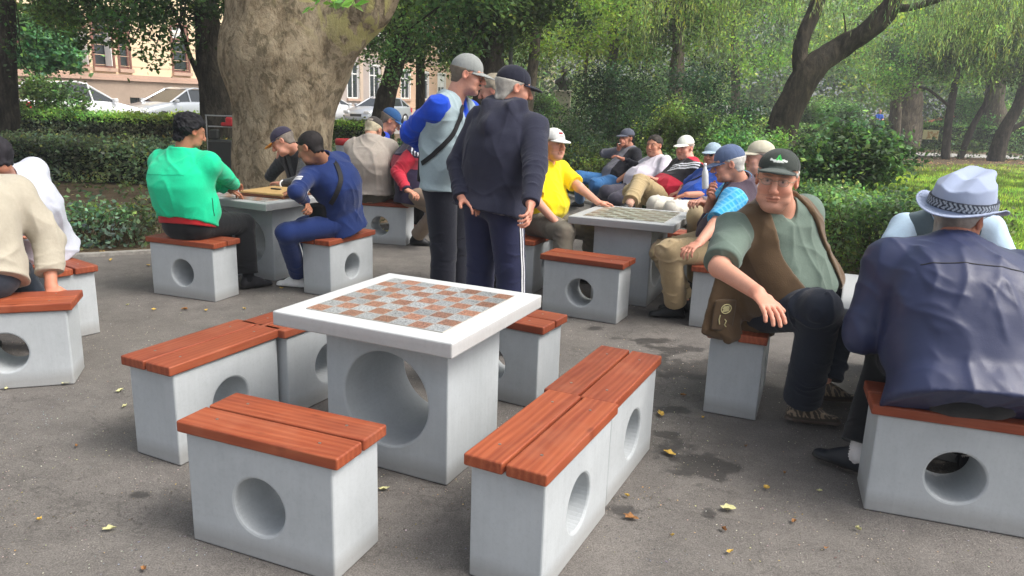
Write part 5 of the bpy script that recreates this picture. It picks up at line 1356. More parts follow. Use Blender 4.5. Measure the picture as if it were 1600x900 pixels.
    # ---- clothes
    def cloth(s, name, F, color, amp=.004, colfn=None, mat='cloth', freq=(9, 4, 9), armfold=1.0, sm=2, dirs=None, seed=0, post=1):
        v, f = F.mesh()
        if sm: v = relax(v, f, sm, .5)
        n = vnormals(v, f); d = v - s.H
        q_ = np.stack([d @ s.R, d @ s.u, d @ s.F], 1); h = drape(q_, seed) if dirs is None else drape(q_, seed, dirs)
        ww = np.zeros(len(v)); ha = np.zeros(len(v))
        if armfold:
            for sd in 'RL':
                A = s.arm[sd]
                for (a, b, off) in ((A['S'], A['E'], 0), (A['E'], A['W'], .29)):
                    t, dd = seg_t(v, a, b); near = (dd < .085) & (t > (.12 if off == 0 else 0)); L = np.linalg.norm(b - a)
                    lw = 1 - sstep(dd, .06, .09)
                    tt = t * L + off; e = np.exp(-((tt - .29) / .07) ** 2) + np.exp(-((tt - .5) / .05) ** 2) * .9 + .35
                    ix = np.nonzero(near)[0]; hh = np.zeros(len(v))
                    if len(ix): hh[ix] = limbfold(v[ix], a, b, tt[ix], seed) * e[ix]
                    k = near * lw; ha = np.where(k > ww, hh, ha); ww = np.maximum(ww, k)
        h = h * (1 - ww) + ha * ww * armfold
        v0 = v; v = relax(v + n * (h * amp)[:, None], f, post, .55)
        c = np.tile(np.asarray(color, float), (len(v), 1))
        if colfn is not None: c = colfn(v0, c, n)
        return s.mk(name, v, f, M[mat], c)
    def top(s, name, color, sleeves=2, infl=.016, sinf=.014, cuff=.008, hem=.06, vox=None, collar=None, vneck=None, amp=.005, colfn=None,
            mat='cloth', flare=1.0, bel=0.0, extra=None, freq=(9, 4, 9), neckcut=True, hemtilt=0.0, **kw):
        F = Field(vox or s.vox); q = s.sc; u = s.u
        hp = s.H - u * hem; hn = -u + s.Fh * hemtilt
        s.torso_prims(F, infl, k=.025, hem=hem + .05, cut=[(hp, unit(hn))], flare=flare, bel=bel)
        if sleeves:
            for sd in 'RL':
                s.arm_prims(F, sd, sinf, cuff, sleeves if not isinstance(sleeves, dict) else sleeves[sd])
        if neckcut:
            nt = s.hp(0, -.02, -.05)
            F.cone(s.N - (nt - s.N) * .1, nt, .066 * q, .075 * q, k=.006, op='sub')
        if collar:                 # (height, radius) a standing or folded ring round the neck
            hgt, rad = collar; nt = s.hp(0, -.02, -.05); ax = unit(nt - s.N)
            ax = unit(ax * .6 + u * .6)
            p0 = s.N - ax * .012; p1 = s.N + ax * hgt
            F.cone(p0, p1, rad * q, rad * .95 * q, b0=rad * q, lat=s.Rs, k=.008, cut=[(p1, ax)], c1=.001)
            F.cone(p0 - ax * .02, p1 + ax * .03, (rad - .011) * q, (rad - .009) * q, lat=s.Rs, k=.004, op='sub')
        if vneck:                  # (depth, half width) an opening down the front
            dep, hw = vneck; c0 = s.N + s.Fs * .05 + u * .07; c1 = s.N + s.Fs * (.16 + s.belly * .5) - u * dep
            F.cone(c0, c1, hw, .004, b0=.09, b1=.03, lat=s.Rs, k=.005, op='sub')
        if extra: extra(F)
        return s.cloth(name, F, color, amp, colfn, mat, freq=freq, **kw)
    def vest(s, name, color, gap=.05, infl=.03, hem=.05, vox=None, arm=.075, amp=.004, colfn=None, mat='cloth', low=None, **kw):
        """a sleeveless open waistcoat"""
        F = Field(vox or s.vox); q = s.sc; u = s.u
        s.torso_prims(F, infl, k=.025, hem=hem + .05, cut=[(s.H - u * hem, -u)], flare=kw.pop('flare', 1.03))
        for sd in 'RL':
            A = s.arm[sd]; F.cone(A['S'] + s.Rs * A['sg'] * .03 - u * .02, A['S'] + s.Rs * A['sg'] * .12 - u * .03, arm, arm * 1.5, k=.008, op='sub')
        if gap is not None:
            c0 = s.N + s.Fs * .12 + u * .06; c1 = s.H + s.F * .20 + s.F * s.belly - u * (hem + .08)
            F.cone(c0, c1, .05, gap, b0=.11, b1=.12, lat=s.R, k=.008, op='sub')
        nt = s.hp(0, -.02, -.05); F.cone(s.N - u * .03, nt + u * .03, .072 * q, .085 * q, k=.006, op='sub')
        return s.cloth(name, F, color, amp, colfn, mat, armfold=0, **kw)
    def pants(s, color, infl=.016, shin=.026, end=.93, vox=None, amp=.005, colfn=None, mat='cloth', name='trousers', top=.05, short=None):
        F = Field(vox or s.vox); q = s.sc; w = s.w
        F.cone(s.H - s.Rh * .055, s.H + s.Rh * .055, .115 * q + infl, k=.03, cut=[(s.H + s.u * top, s.u)])
        F.cone(s.H, s.H + s.u * .08, .155 * q * w + infl, .15 * q * w + infl, b0=.108 + infl, b1=.11 + infl, lat=s.Rh, c1=.05, k=.03, cut=[(s.H + s.u * top, s.u)])
        for sd in 'RL':
            G = s.leg[sd]; K, A = G['K'], G['A']; e = K + (A - K) * end
            F.cone(G['H'], K, .084 * q + infl, .058 * q + infl, k=.03)
            if short: e = K + (A - K) * short
            F.cone(K, e, .056 * q + infl, .040 * q + shin, k=.022, cut=[(e, unit(A - K))])
        def cf(v, c, n):
            return colfn(v, c, n) if colfn else c
        v, f = F.mesh(); v = relax(v, f, 1, .5); n = vnormals(v, f); h = np.zeros(len(v))
        for sd in 'RL':
            G = s.leg[sd]
            for (a, b, off) in ((G['H'], G['K'], 0), (G['K'], G['A'], .43)):
                t, dd = seg_t(v, a, b); L = np.linalg.norm(b - a); tt = t * L + off; near = dd < .115
                e = np.exp(-((tt - .43) / .09) ** 2) + np.exp(-((tt - .82) / .07) ** 2) * 1.1 + np.exp(-(tt / .09) ** 2) * .8 + .25
                ix = np.nonzero(near)[0]
                if len(ix): h[ix] = limbfold(v[ix], a, b, tt[ix], 5, .8) * e[ix]
        v = v + n * (h * amp)[:, None]
        return s.mk(name, v, f, M[mat], cf(v, np.tile(np.asarray(color, float), (len(v), 1)), n))
    def shoes(s, color, sole=(.02, .02, .02), mat='leather', sock=None, colfn=None, sides='RL', vox=None):
        for sd in sides:
            G = s.leg[sd]; f_, r, up = s.foot(G); A = G['A'] - up * .0
            F = Field(vox or min(s.vox, .0065)); z0 = A - up * .088
            F.cone(A - f_ * .035 - up * .05, A + f_ * .07 - up * .05, .038, .042, b0=.042, b1=.036, lat=r, k=.02, cut=[(z0, -up)])
            F.cone(A + f_ * .05 - up * .065, A + f_ * .165 - up * .068, .045, .038, b0=.036, b1=.022, lat=r, c1=.04, k=.025, cut=[(z0, -up)])
            F.cone(A - up * .05 - f_ * .01, A + up * .012 - f_ * .005, .046, .044, k=.02, cut=[(A + up * .012, up)])
            F.cone(A - up * .02 + f_ * .02, A - up * .055 + f_ * .10, .040, .034, lat=r, k=.02)
            F.cone(z0 - f_ * .045 + up * .010, z0 + f_ * .165 + up * .010, .040, .044, b0=.012, b1=.012, lat=r, c0=.035, c1=.045, k=.004, cut=[(z0, -up)])
            v, f = F.mesh(); v = relax(v, f, 1, .4)
            zz = (v - z0) @ up; c = np.where((zz < .022)[:, None], np.asarray(sole)[None], np.asarray(color)[None])
            if colfn: c = colfn(v, c, (v - A) @ f_, (v - A) @ r, zz)
            s.mk('shoe', v, f, M[mat], c)
            if sock is not None:
                F = Field(.006); K = G['K']; m = A + (K - A) * .28
                F.cone(A - (K - A) * .04, m, .046, .05, k=.01, cut=[(m, unit(K - A))]); v, f = F.mesh()
                n = vnormals(v, f); v = v + n * (.0015 * np.sin((v @ unit(K - A)) * 2 * math.pi / .012))[:, None]
                s.mk('sock', v, f, M['cloth'], np.tile(np.asarray(sock, float), (len(v), 1)))
    def hair(s, color, t=.008, mess=.004, line=.0, nape=-.06, vox=.006, bald=False, color2=None, capped=False):
        F = Field(vox); q = s.sc
        if capped: t = min(t, .006); mess = min(mess, .002)
        F.ell(s.hp(0, -.018, .036), [(.078 + t) * q, (.099 + t) * q, (.085 + t) * q], s.hfr)
        F.cone(s.hp(0, -.045, -.0), s.hp(0, -.05, nape + .015), .066 * q, .058 * q, b0=.055 * q, b1=.05 * q, lat=s.hx, k=.012)
        def reg(P):
            L = (P - s.Hd.astype(np.float32)) @ s.hfr.T.astype(np.float32) / q; x, y, z = L[..., 0], L[..., 1], L[..., 2]
            ln = np.where(y > 0, .012 + line + .62 * y, np.maximum(.012 + line + 1.5 * y, nape))
            if not capped: ln = ln + ((vnoise((L * 70).reshape(-1, 3) + 5) - .5) * .022 + (vnoise((L * 30).reshape(-1, 3)) - .5) * .014).reshape(ln.shape)
            d = (ln - z) * .75
            a_, b_, c_ = .078 + t, .099 + t, .085 + t; de = (np.sqrt((x / a_) ** 2 + ((y + .018) / b_) ** 2 + ((z - .036) / c_) ** 2) - 1) * .088
            if not capped: d = np.maximum(d, np.where(y > -.035, de + .95 * t * np.exp(-np.clip(z - ln, 0, 1) / .014), -1))
            if capped: d = np.maximum(d, z - .038)
            return np.maximum(d, (y - .088) * 1.0)
        F.func(reg, [-1] * 3, [1] * 3, op='int')
        F.pr[-1] = ('int', s.Hd - .2, s.Hd + .2, reg, 'F', .002, ())
        v, f = F.mesh(); n = vnormals(v, f); L = s.hl(v)
        st = fbm(L * V(42, 18, 26) + 3, 2) - .5; st2 = vnoise(L * V(150, 40, 90) + 8) - .5
        v = v + n * (st * mess * 2 + st2 * mess)[:, None]
        c = np.asarray(color)[None] * (1 + .9 * st[:, None]) ; 
        if color2 is not None:
            w = np.clip(vnoise(L * V(60, 14, 60) + 33) * 2 - .7, 0, 1)[:, None]; c = c * (1 - w) + np.asarray(color2) * w
        s.mk('hair', v, f, M['hair'], np.clip(c, .004, 1))
    def cap(s, color, brim=None, under=None, logo=None, tilt=0.0, z0=.043, blen=.062, vox=.006, button=None, back=False, hy=0.0):
        q = s.sc; F = Field(vox); brim = color if brim is None else brim
        hf = azv(0); X, Y, Z = s.hx, s.hy, s.hz
        if tilt:
            c_, s_ = math.cos(R_(tilt)), math.sin(R_(tilt)); Y, Z = Y * c_ + Z * s_, Z * c_ - Y * s_
        fr = np.array([X, Y, Z]); O = s.Hd + (s.hy * 0 + s.hz * z0) * q
        F.ell(O - Y * .013 * q + Z * .002 * q, [.0835 * q, .1045 * q, (.128 - z0) * q], fr, cut=[(O - Z * .004, -Z)])
        frt = fr.T.astype(np.float32); Of = O.astype(np.float32)
        def brimf(P):
            L = (P - Of) @ frt / q; x, y, z = L[..., 0], L[..., 1], L[..., 2]
            z = z + 3.2 * x * x + .06 * (y - .07) - .0 + 1.2 * np.maximum(y - .07, 0) ** 2
            r = np.sqrt((x / .076) ** 2 + ((y - .045) / (.05 + blen + .02)) ** 2)
            d = (r - 1) * .07
            d = np.maximum(d, np.abs(z) - .0042); return np.maximum(d, -(y - .03)) * q
        F.func(brimf, O - .2, O + .2, k=.004)
        lo = np.minimum.reduce([O + X * a * .09 + Y * b * .2 + Z * c * .05 for a in (-1, 1) for b in (0, 1) for c in (-1, 1)])
        hi = np.maximum.reduce([O + X * a * .09 + Y * b * .2 + Z * c * .05 for a in (-1, 1) for b in (0, 1) for c in (-1, 1)])
        F.pr[-1] = ('add', lo, hi, brimf, 'F', .004, ())
        v, f = F.mesh(); v = relax(v, f, 1, .4); L = (v - O) @ fr.T / q; x, y, z = L.T
        n = vnormals(v, f)
        ang = np.arctan2(x, y + .014); seam = np.abs(((ang / (math.pi / 3) + .5) % 1) - .5) * (math.pi / 3) * .08
        isb = (y > .082 + .1 * z) & (np.abs(z + 3.2 * x * x + .06 * (y - .07)) < .013) | (y > .100)
        v = v + n * np.where(isb, 0, -.0014 * np.exp(-(seam / .003) ** 2))[:, None] + n * ((fbm(v * 22, 2) - .5) * .004)[:, None]
        c = np.where(isb[:, None], np.asarray(brim)[None], np.asarray(color)[None])
        if under is not None:
            ud = isb & ((n @ Z) < -.3); c = np.where(ud[:, None], np.asarray(under)[None], c)
        if logo is not None: c = logo(x, y, z, c, isb)
        return s.mk('cap', v, f, M['cloth'], c)
    def glasses(s, r=.019, dark=False, col=(.25, .18, .12)):
        mb = MB(); q = s.sc
        for g in (1, -1):
            pts = [s.hp(g * (.032 + .022 * math.cos(a)), .100 - .006 * abs(math.cos(a)), .008 + .0145 * math.sin(a)) for a in np.linspace(0, 2 * math.pi, 17)]
            mb.tube(pts, .0012 * q, 6)
            mb.tube([s.hp(g * .054, .096, .012), s.hp(g * .072, .07, .012), s.hp(g * .080, .0, .010)], .0014 * q, 6)
        mb.tube([s.hp(-.010, .1, .012), s.hp(0, .104, .014), s.hp(.010, .1, .012)], .0012 * q, 6)
        v = np.array(mb.v) - s.base
        gl = meshobj('glasses', v, mb.f, M['wire'], s.root, True)
        lv = []; lf = []
        for g in (1, -1):
            b = len(lv); lv += [s.hp(g * (.032 + .0215 * math.cos(a)), .0995 - .006 * abs(math.cos(a)), .008 + .014 * math.sin(a)) - s.base for a in np.linspace(0, 2 * math.pi, 16, endpoint=False)]
            lf.append(tuple(range(b, b + 16)))
        meshobj('lens', np.array(lv), lf, M['lens_dark' if dark else 'lens'], gl)
    def strap(s, pts, w=.018, name='strap', on=None, mat='strap', lift=.004, thick=.004, snap=True):
        """a flat band laid over a garment (on) along world points"""
        pts = np.array([np.asarray(p, float) for p in pts]); t = np.linspace(0, len(pts) - 1, len(pts) * 7); P = np.stack([np.interp(t, range(len(pts)), pts[:, i]) for i in range(3)], 1)
        kx = np.array([1, 2, 3, 2, 1.]) / 9
        P = np.stack([np.convolve(np.pad(P[:, i], 2, mode='edge'), kx, 'valid') for i in range(3)], 1)
        me = on.data; gv = np.empty(len(me.vertices) * 3, np.float32); me.vertices.foreach_get('co', gv); gv = gv.reshape(-1, 3) + s.base
        gn = np.empty(len(me.vertices) * 3, np.float32); me.vertices.foreach_get('normal', gn); gn = gn.reshape(-1, 3)
        Q = []; Nn = []
        for p in P:
            d = ((gv - p) ** 2).sum(1); k = np.argpartition(d, 12)[:12]; n_ = unit(gn[k].mean(0)); Q.append(gv[k].mean(0) if snap else p); Nn.append(n_)
        Q = np.array(Q); Nn = np.array(Nn)
        for _ in range(3):
            Q[1:-1] = (Q[:-2] + 2 * Q[1:-1] + Q[2:]) / 4; Nn[1:-1] = (Nn[:-2] + 2 * Nn[1:-1] + Nn[2:]) / 4
        T = np.gradient(Q, axis=0); T /= np.linalg.norm(T, axis=1)[:, None] + 1e-9; Nn /= np.linalg.norm(Nn, axis=1)[:, None]; S = np.cross(T, Nn); Q = Q + Nn * (lift + .003)
        v = np.concatenate([Q - S * w, Q + S * w, Q + S * w + Nn * thick, Q - S * w + Nn * thick]); m = len(Q); f = []
        for i in range(m - 1):
            for a in range(4): b = (a + 1) % 4; f.append((a * m + i, b * m + i, b * m + i + 1, a * m + i + 1))
        f += [(0, m, 2 * m, 3 * m), (m - 1, 4 * m - 1, 3 * m - 1, 2 * m - 1)]
        return meshobj(name, v - s.base, f, M[mat], s.root, False)
# ================================================================ the men
def bone_report(p, nm):
    if not DEBUG: return
    f = lambda a: tuple(int(round(x)) for x in pix(a))
    print(nm, 'H', f(p.H), 'N', f(p.N), 'Hd', f(p.Hd), 'len', round(float(np.linalg.norm(p.N - p.H)), 2), '| ', {k: (f(a['S']), f(a['E']), f(a['W'])) for k, a in p.arm.items()}, '| ', {k: (f(a['K']), f(a['A'])) for k, a in p.leg.items()})
def pix(p):
    q = np.asarray(p, float) - CO; d = q @ np.array(_fw); return 800 + q @ np.array(_rt) / d * CAM_F, 450 - q @ np.array(_up) / d * CAM_F
DEBUG = False
def hat(s, color, band_a, band_b):
    q = s.sc * 1.08; X, Y, Z = s.hx, s.hy, s.hz; O = s.Hd + Z * .032 * q - Y * .01 * q; fr = np.array([X, Y, Z]); frt = fr.T.astype(np.float32); Of = O.astype(np.float32)
    def crown(P):
        L = (P - Of) @ frt / q; x, y, z = L[..., 0], L[..., 1], L[..., 2]
        t = np.clip(z / .125, 0, 1.2); a = .104 - .018 * t ** 1.5; b = .124 - .020 * t ** 1.5
        nx = x / a * (1 + .18 * t * np.clip(y / .1, 0, 1)); r = np.sqrt(nx ** 2 + (y / b) ** 2)
        side = (r - 1) * .095
        top = .128 + .014 * np.clip(y / .1, -1, 1) - .022 * np.exp(-(x / .024) ** 2) * np.clip(1 - np.abs(y - .0) / .15, 0, 1) - .75 * np.clip(np.abs(x) - .045, 0, 1) - .5 * np.clip(-y - .04, 0, 1) * 1.0
        d = np.maximum(side, (z - top) * .8)
        dent = np.sqrt(((np.abs(x) - .085) / .035) ** 2 + ((y - .075) / .045) ** 2 + ((z - .10) / .05) ** 2) - 1
        d = np.maximum(d, -dent * .03) ; return np.maximum(d, -z - .002) * q
    def brim(P):
        L = (P - Of) @ frt / q; x, y, z = L[..., 0], L[..., 1], L[..., 2]
        r = np.sqrt((x / .142) ** 2 + (y / .168) ** 2); u_ = np.clip(r - .6, 0, 1)
        zz = z - (1.5 * x * x * np.clip(1.1 - np.clip(y, 0, 1) * 6, .0, 1.1) - .9 * np.clip(y, 0, 1) ** 2 * 1.2 - .004)
        rim = np.sqrt(((r - 1) * .15) ** 2 + zz ** 2) - .0035
        return np.minimum(np.maximum((r - 1) * .15, np.abs(zz) - .0022), rim) * q
    F = Field(.005); e = .2
    F.pr.append(('add', O - e, O + e, crown, 'F', .010, ())); F.pr.append(('add', O - e, O + e, brim, 'F', .010, ()))
    v, f = F.mesh(); v = relax(v, f, 1, .5)
    h = s.mk('hat', v, f, M['felt'], np.tile(np.asarray(color, float), (len(v), 1)))
    F = Field(.0045)
    def band(P):
        L = (P - Of) @ frt / q; x, y, z = L[..., 0], L[..., 1], L[..., 2]
        t = np.clip(z / .125, 0, 1.2); a = .1065 - .018 * t ** 1.5; b = .1265 - .020 * t ** 1.5
        r = np.sqrt((x / a) ** 2 + (y / b) ** 2); return np.maximum(np.abs((r - 1) * .09) - .0035, np.abs(z - .026) - .017) * q
    F.pr.append(('add', O - e, O + e, band, 'F', .003, ())); v, f = F.mesh()
    L = (v - O) @ fr.T / q; an = np.arctan2(L[:, 0], L[:, 1]) * .1; z = L[:, 2] - .026
    w = (np.sin((an + np.abs(((z / .011) % 2) - 1) * .009) * 2 * math.pi / .0125) > 0) ; w = w & (np.abs(z) < .0135)
    c = np.where(w[:, None], np.asarray(band_b)[None], np.asarray(band_a)[None]); bb = s.mk('hat_band', v, f, M['cloth'], c); bb.parent = h
    bb.location = (0, 0, 0)
attr_mat('felt', .92, .1, 220, .3, .0012, .04, sheen=.2)
NAVY = s2l(36, 40, 62); BLK = s2l(28, 29, 32)

# -- 1 green jacket, back to us, at the left table
p = Person('man in a bright green jacket with black hair sitting with his back turned', ('w', -2.60, 5.93, .585), 22, (283, 213, 'f'), (303, 191, 'f'), 42, 18, sc=1.08, width=1.12, belly=.07, shaz=14, bend=.06, group=None,
    arms=dict(R=dict(w=(370, 291, 'z', .83), h=(384, 288, 'z', .80), pole=(.9, -.4, -.5), curl=35), L=dict(w=('w', -2.45, 6.45, .80), pole=(-1, 0, -.8))),
    legs=dict(R=dict(a=(388, 433, 'z', .10), toe=50), L=dict(a=(350, 425, 'z', .10), toe=10)), vox=.0065, skin=(170, 118, 92)); bone_report(p, 'green')
GR = s2l(30, 205, 150)
p.top('undershirt', s2l(190, 45, 50), sleeves=0, infl=.030, hem=.012, amp=.001, hemtilt=-.2)
def gc(v, c, n): return c
j1 = p.top('jacket', GR, sleeves=2, infl=.040, sinf=.034, cuff=.020, hem=-.014, amp=.013, flare=1.02, collar=(.05, .085), hemtilt=-.35, seed=1, mat='cloth', vox=.006, post=3)
p.strap([p.N - p.u * .13 - p.F * .25 + p.R * x for x in np.linspace(-.2, .2, 7)], .0018, name='seam', on=j1, lift=-.003, thick=.0016, mat='green_seam'); p.strap([p.H + p.u * .035 - p.F * .22 + p.R * x for x in np.linspace(-.2, .2, 7)], .0018, name='seam', on=j1, lift=-.003, thick=.0016, mat='green_seam')
p.strap([p.W + p.R * .22 + p.F * .04 + p.u * .05, p.W + p.R * .22 + p.F * .05 - p.u * .09], .003, name='pocket_slit', on=j1, lift=-.002, thick=.002)
def piping(p, col, r=.085, h=.052):
    nt = p.hp(0, -.02, -.05); ax = unit(unit(nt - p.N) * .6 + p.u * .6); c = p.N + ax * h; x = unit(p.Rs - (p.Rs @ ax) * ax); y = np.cross(ax, x)
    mb = MB(); mb.tube([c + (x * math.cos(a) + y * math.sin(a)) * r * p.sc * .93 for a in np.linspace(0, 2 * math.pi, 33)], .004, 6, False); meshobj('collar_piping', np.array(mb.v) - p.base, mb.f, M['strap'], p.root, True)
piping(p, None)
p.pants(BLK, infl=.022, shin=.040, top=.02); p.shoes(s2l(40, 40, 44), sock=BLK); p.hair(s2l(24, 24, 28), t=.015, mess=.016, nape=-.088, vox=.005)

# -- 2 man in dark cap with orange peak, cheek in hand
p = Person('man in a dark cap with an orange peak resting his cheek on his hand', ('w', -2.02, 7.62, .585), 205, (462, 236, 'n'), (442, 221, 'n'), 262, 32, 8, sc=1.06, belly=.05, shaz=225,
    arms=dict(R=dict(e=(423, 275, 'z', .79), w=(436, 249, 'n'), h=(437, 238, 'n'), n=(.7, .5, .2), curl=20), L=dict(e=(470, 283, 'n'), w=(440, 287, 'z', .79), h=(424, 284, 'z', .79), curl=15)),
    legs=dict(R=dict(a=('w', -2.25, 7.25, .09)), L=dict(a=('w', -1.9, 7.2, .09))), vox=.007, skin=(205, 150, 128)); bone_report(p, 'cap2')
p.top('jumper', s2l(62, 64, 66), sleeves=2, infl=.022, sinf=.018, amp=.007, collar=(.04, .078), colfn=lambda v, c, n: c * (1 + .9 * (vnoise(v * 60)[:, None] - .5)), seed=2)
p.vest('waistcoat', s2l(30, 32, 38), gap=.02, infl=.034); p.pants(BLK); p.shoes(BLK); p.hair(s2l(120, 112, 104), capped=True)
OR = s2l(235, 160, 50)
def lg(x, y, z, c, b):
    k = b & ((y > .128) | (np.abs(x) > .062)); c = np.where(k[:, None], OR, c); k = (~b) & (np.abs(x) < .018) & (z > .03) & (z < .05) & (y > .04); return np.where(k[:, None], s2l(205, 160, 70), c)
p.cap(s2l(58, 54, 72), under=OR, logo=lg); p.glasses()
o = MB(); W = p.arm['L']; d = W['d']; mb = MB(); s_ = unit(np.cross(d, V(0, 0, 1))); mb.tube([W['W'] - d * .03 + (s_ * math.cos(a) + np.cross(s_, d) * math.sin(a)) * .033 for a in np.linspace(0, 6.3, 17)], .008, 6, False); meshobj('wristwatch', np.array(mb.v) - p.base, mb.f, M['white_plastic'], p.root, True)

# -- 3 navy tracksuit, bag strap
p = Person('young man in a navy tracksuit with white stripes leaning on the left table', ('w', -1.45, 6.33, .585), -68, (505, 252, 'n'), (485, 231, 'n'), -72, 22, sc=1.06, belly=.02, bend=.09, shaz=-60,
    arms=dict(L=dict(e=(462, 300, 'n'), w=(477, 314, 'f'), h=(483, 324, 'n'), curl=45, n=(-.3, -.3, -.5)), R=dict(w=('w', -1.95, 6.62, .80))),
    legs=dict(L=dict(a=(467, 432, 'z', .10), k=(447, 364, 'n'), toe=-80), R=dict(a=(500, 428, 'z', .10), toe=-70)), vox=.0065, skin=(165, 118, 92)); bone_report(p, 'navy3')
BL3 = s2l(30, 48, 98); WH = s2l(225, 228, 235)
def st3(v, c, n):
    for sd in 'LR':
        A = p.arm[sd]; t, dd = seg_t(v, A['S'], A['E']); L = t * .30; k = (dd < .10) & (dd < .078) & (L > .175) & (L < .262) & (((L - .175) % .031) < .015); c = np.where(k[:, None], WH, c)
    return c
tj = p.top('track_jacket', BL3, sleeves=2, infl=.026, sinf=.022, cuff=.012, hem=.09, amp=.011, collar=(.05, .080), seed=3, flare=1.03, vox=.0055)
A = p.arm['L']; ax = unit(A['E'] - A['S']); x_ = unit(np.cross(ax, V(0, 0, 1))); y_ = np.cross(ax, x_)
for k_ in (.175, .200, .225): c_ = A['S'] + ax * k_; p.strap([c_ + (x_ * math.cos(a) + y_ * math.sin(a)) * .072 for a in np.linspace(-1.9, 2.6, 10)], .007, name='stripe', on=tj, mat='white_cloth', lift=.0, thick=.002)
p.pants(BL3, infl=.022, shin=.03); p.shoes(s2l(225, 225, 225), sole=(.75, .75, .75), sock=BLK); p.hair(s2l(38, 34, 34), t=.003, mess=.002)
q = [p.N - p.F * .10 - p.u * .0 + p.R * .03, p.N - p.u * .12 - p.F * .165 - p.R * .02, p.W - p.F * .16 - p.R * .10 + p.u * .05, p.W - p.R * .19 - p.F * .05 - p.u * .05, p.W - p.R * .19 + p.F * .05 - p.u * .06]
A = p.arm['L']; q = [p.N + p.R * .06 + p.F * .04 + p.u * .03, p.N + p.R * .03 - p.F * .07 + p.u * .0, p.C - p.R * .10 - p.F * .13 + p.u * .05, p.W - p.R * .18 - p.F * .03 + p.u * .06, p.W - p.R * .20 + p.F * .08 + p.u * .0]
p.strap(q[:-1], .019, on=tj)
F = Field(.007); F.cone(p.W - p.R * .19 + p.F * .12 + p.u * .05, p.W - p.R * .19 + p.F * .13 - p.u * .08, .10, .10, b0=.035, b1=.04, lat=p.F, k=.01); v, f = F.mesh(); meshobj('bag', v - p.base, f, M['strap'], p.root, True)

# -- 4 pale grey jacket from behind
p = Person('old man in a pale grey jacket and dark flat cap seen from behind', ('w', -1.62, 8.50, .585), 8, (580, 219, 'f'), (584, 203, 'f'), 25, 32, sc=1.12, width=1.08, belly=.05, bend=.08, vox=.008,
    arms=dict(R=dict(w=('w', -1.35, 9.0, .80)), L=dict(w=('w', -1.65, 9.05, .80))), legs=dict(R=dict(a=('w', -1.4, 8.95, .09)), L=dict(a=('w', -1.75, 8.95, .09)))); bone_report(p, 'grey4')
p.top('jacket', s2l(176, 166, 156), infl=.038, sinf=.030, hem=.03, amp=.013, collar=(.035, .082), seed=4, flare=1.04); p.pants(s2l(88, 84, 74)); p.shoes(BLK); p.hair(s2l(196, 186, 160), capped=True, t=.01)
p.cap(s2l(72, 68, 66), logo=lambda x, y, z, c, b: np.where(((y < -.06) & (z > .0) & (z < .022) & (np.abs(x) < .035))[:, None], s2l(170, 160, 150), c))

# -- 5 blue cap, blue jacket with three stripes
p = Person('man in a blue cap and bright blue jacket looking down behind the grey jacket', ('w', -1.62, 9.25, .585), 80, (594, 207, 'n'), (611, 188, 'n'), 82, 32, sc=1.18, belly=.03, bend=.08, vox=.008,
    arms=dict(R=dict(w=('w', -1.20, 9.25, .78)), L=dict(w=('w', -1.20, 9.5, .78))), legs=dict(R=dict(a=('w', -1.2, 9.1, .09)), L=dict(a=('w', -1.2, 9.6, .09))), skin=(196, 140, 116)); bone_report(p, 'blue5')
BL5 = s2l(38, 70, 190)
def st5(v, c, n):
    t, dd = seg_t(v, p.N, p.arm['R']['S']); d = (v - p.N) @ p.F; k = (dd < .13) & (np.abs(d) < .05) & (((d + .05) % .030) < .013); return np.where(k[:, None], WH, c)
p.top('track_jacket', BL5, infl=.028, sinf=.024, amp=.011, collar=(.06, .080), colfn=st5, seed=5); p.pants(BLK); p.shoes(BLK); p.hair(s2l(120, 110, 100), capped=True); p.cap(s2l(52, 92, 142))

# -- 6 red and navy jacket
p = Person('man in a red and navy sports jacket with his head hidden behind an elbow', ('w', -1.17, 8.40, .585), 78, (648, 219, 'n'), (658, 201, 'n'), 85, 28, sc=1.10, belly=.05, bend=.07, vox=.007,
    arms=dict(R=dict(e=(616, 274, 'n'), w=(636, 297, 'n'), h=(647, 302, 'n'), curl=35), L=dict(w=('w', -.80, 8.55, .72), h=('w', -.72, 8.5, .70), curl=40)),
    legs=dict(R=dict(a=(650, 370, 'z', .10), k=(692, 318, 'n'), toe=92), L=dict(a=(700, 350, 'z', .10), toe=80)), skin=(200, 150, 125)); bone_report(p, 'red6')
RD = s2l(190, 48, 66); NV = s2l(48, 42, 64)
def st6(v, c, n):
    z = (v - p.N) @ p.u; sh = p.arm['R']['S']; A = p.arm['R']; c = np.tile(NV, (len(v), 1))
    k = (z < -.14) & (z > -.27); c[k] = s2l(165, 62, 78)
    t, dd = seg_t(v, A['S'], A['E']); t2, d2 = seg_t(v, A['E'], A['W']); k = ((dd < .085) & (t > .12)) | (d2 < .085); c[k] = RD; c[(d2 < .09) & (t2 > .93)] = NV
    d = (v - p.N) @ p.F; t, dd = seg_t(v, p.N, A['S']); k = (dd < .11) & (t > .35) & (t < 1.2) & (np.abs(d) < .045) & (((d + .045) % .03) < .012); t3, d3 = seg_t(v, A['S'], A['E']); c[k & (z > -.12)] = WH
    return c
p.top('shirt', s2l(200, 200, 185), sleeves=0, infl=.02, hem=.08, flare=1.02); p.top('jacket', NV, infl=.036, sinf=.030, cuff=.018, hem=.10, amp=.013, collar=(.055, .084), colfn=st6, seed=6, vneck=(.46, .075), flare=1.03, vox=.006)
p.pants(s2l(140, 124, 108), infl=.02, shin=.038); p.shoes(BLK); p.hair(s2l(130, 110, 95))

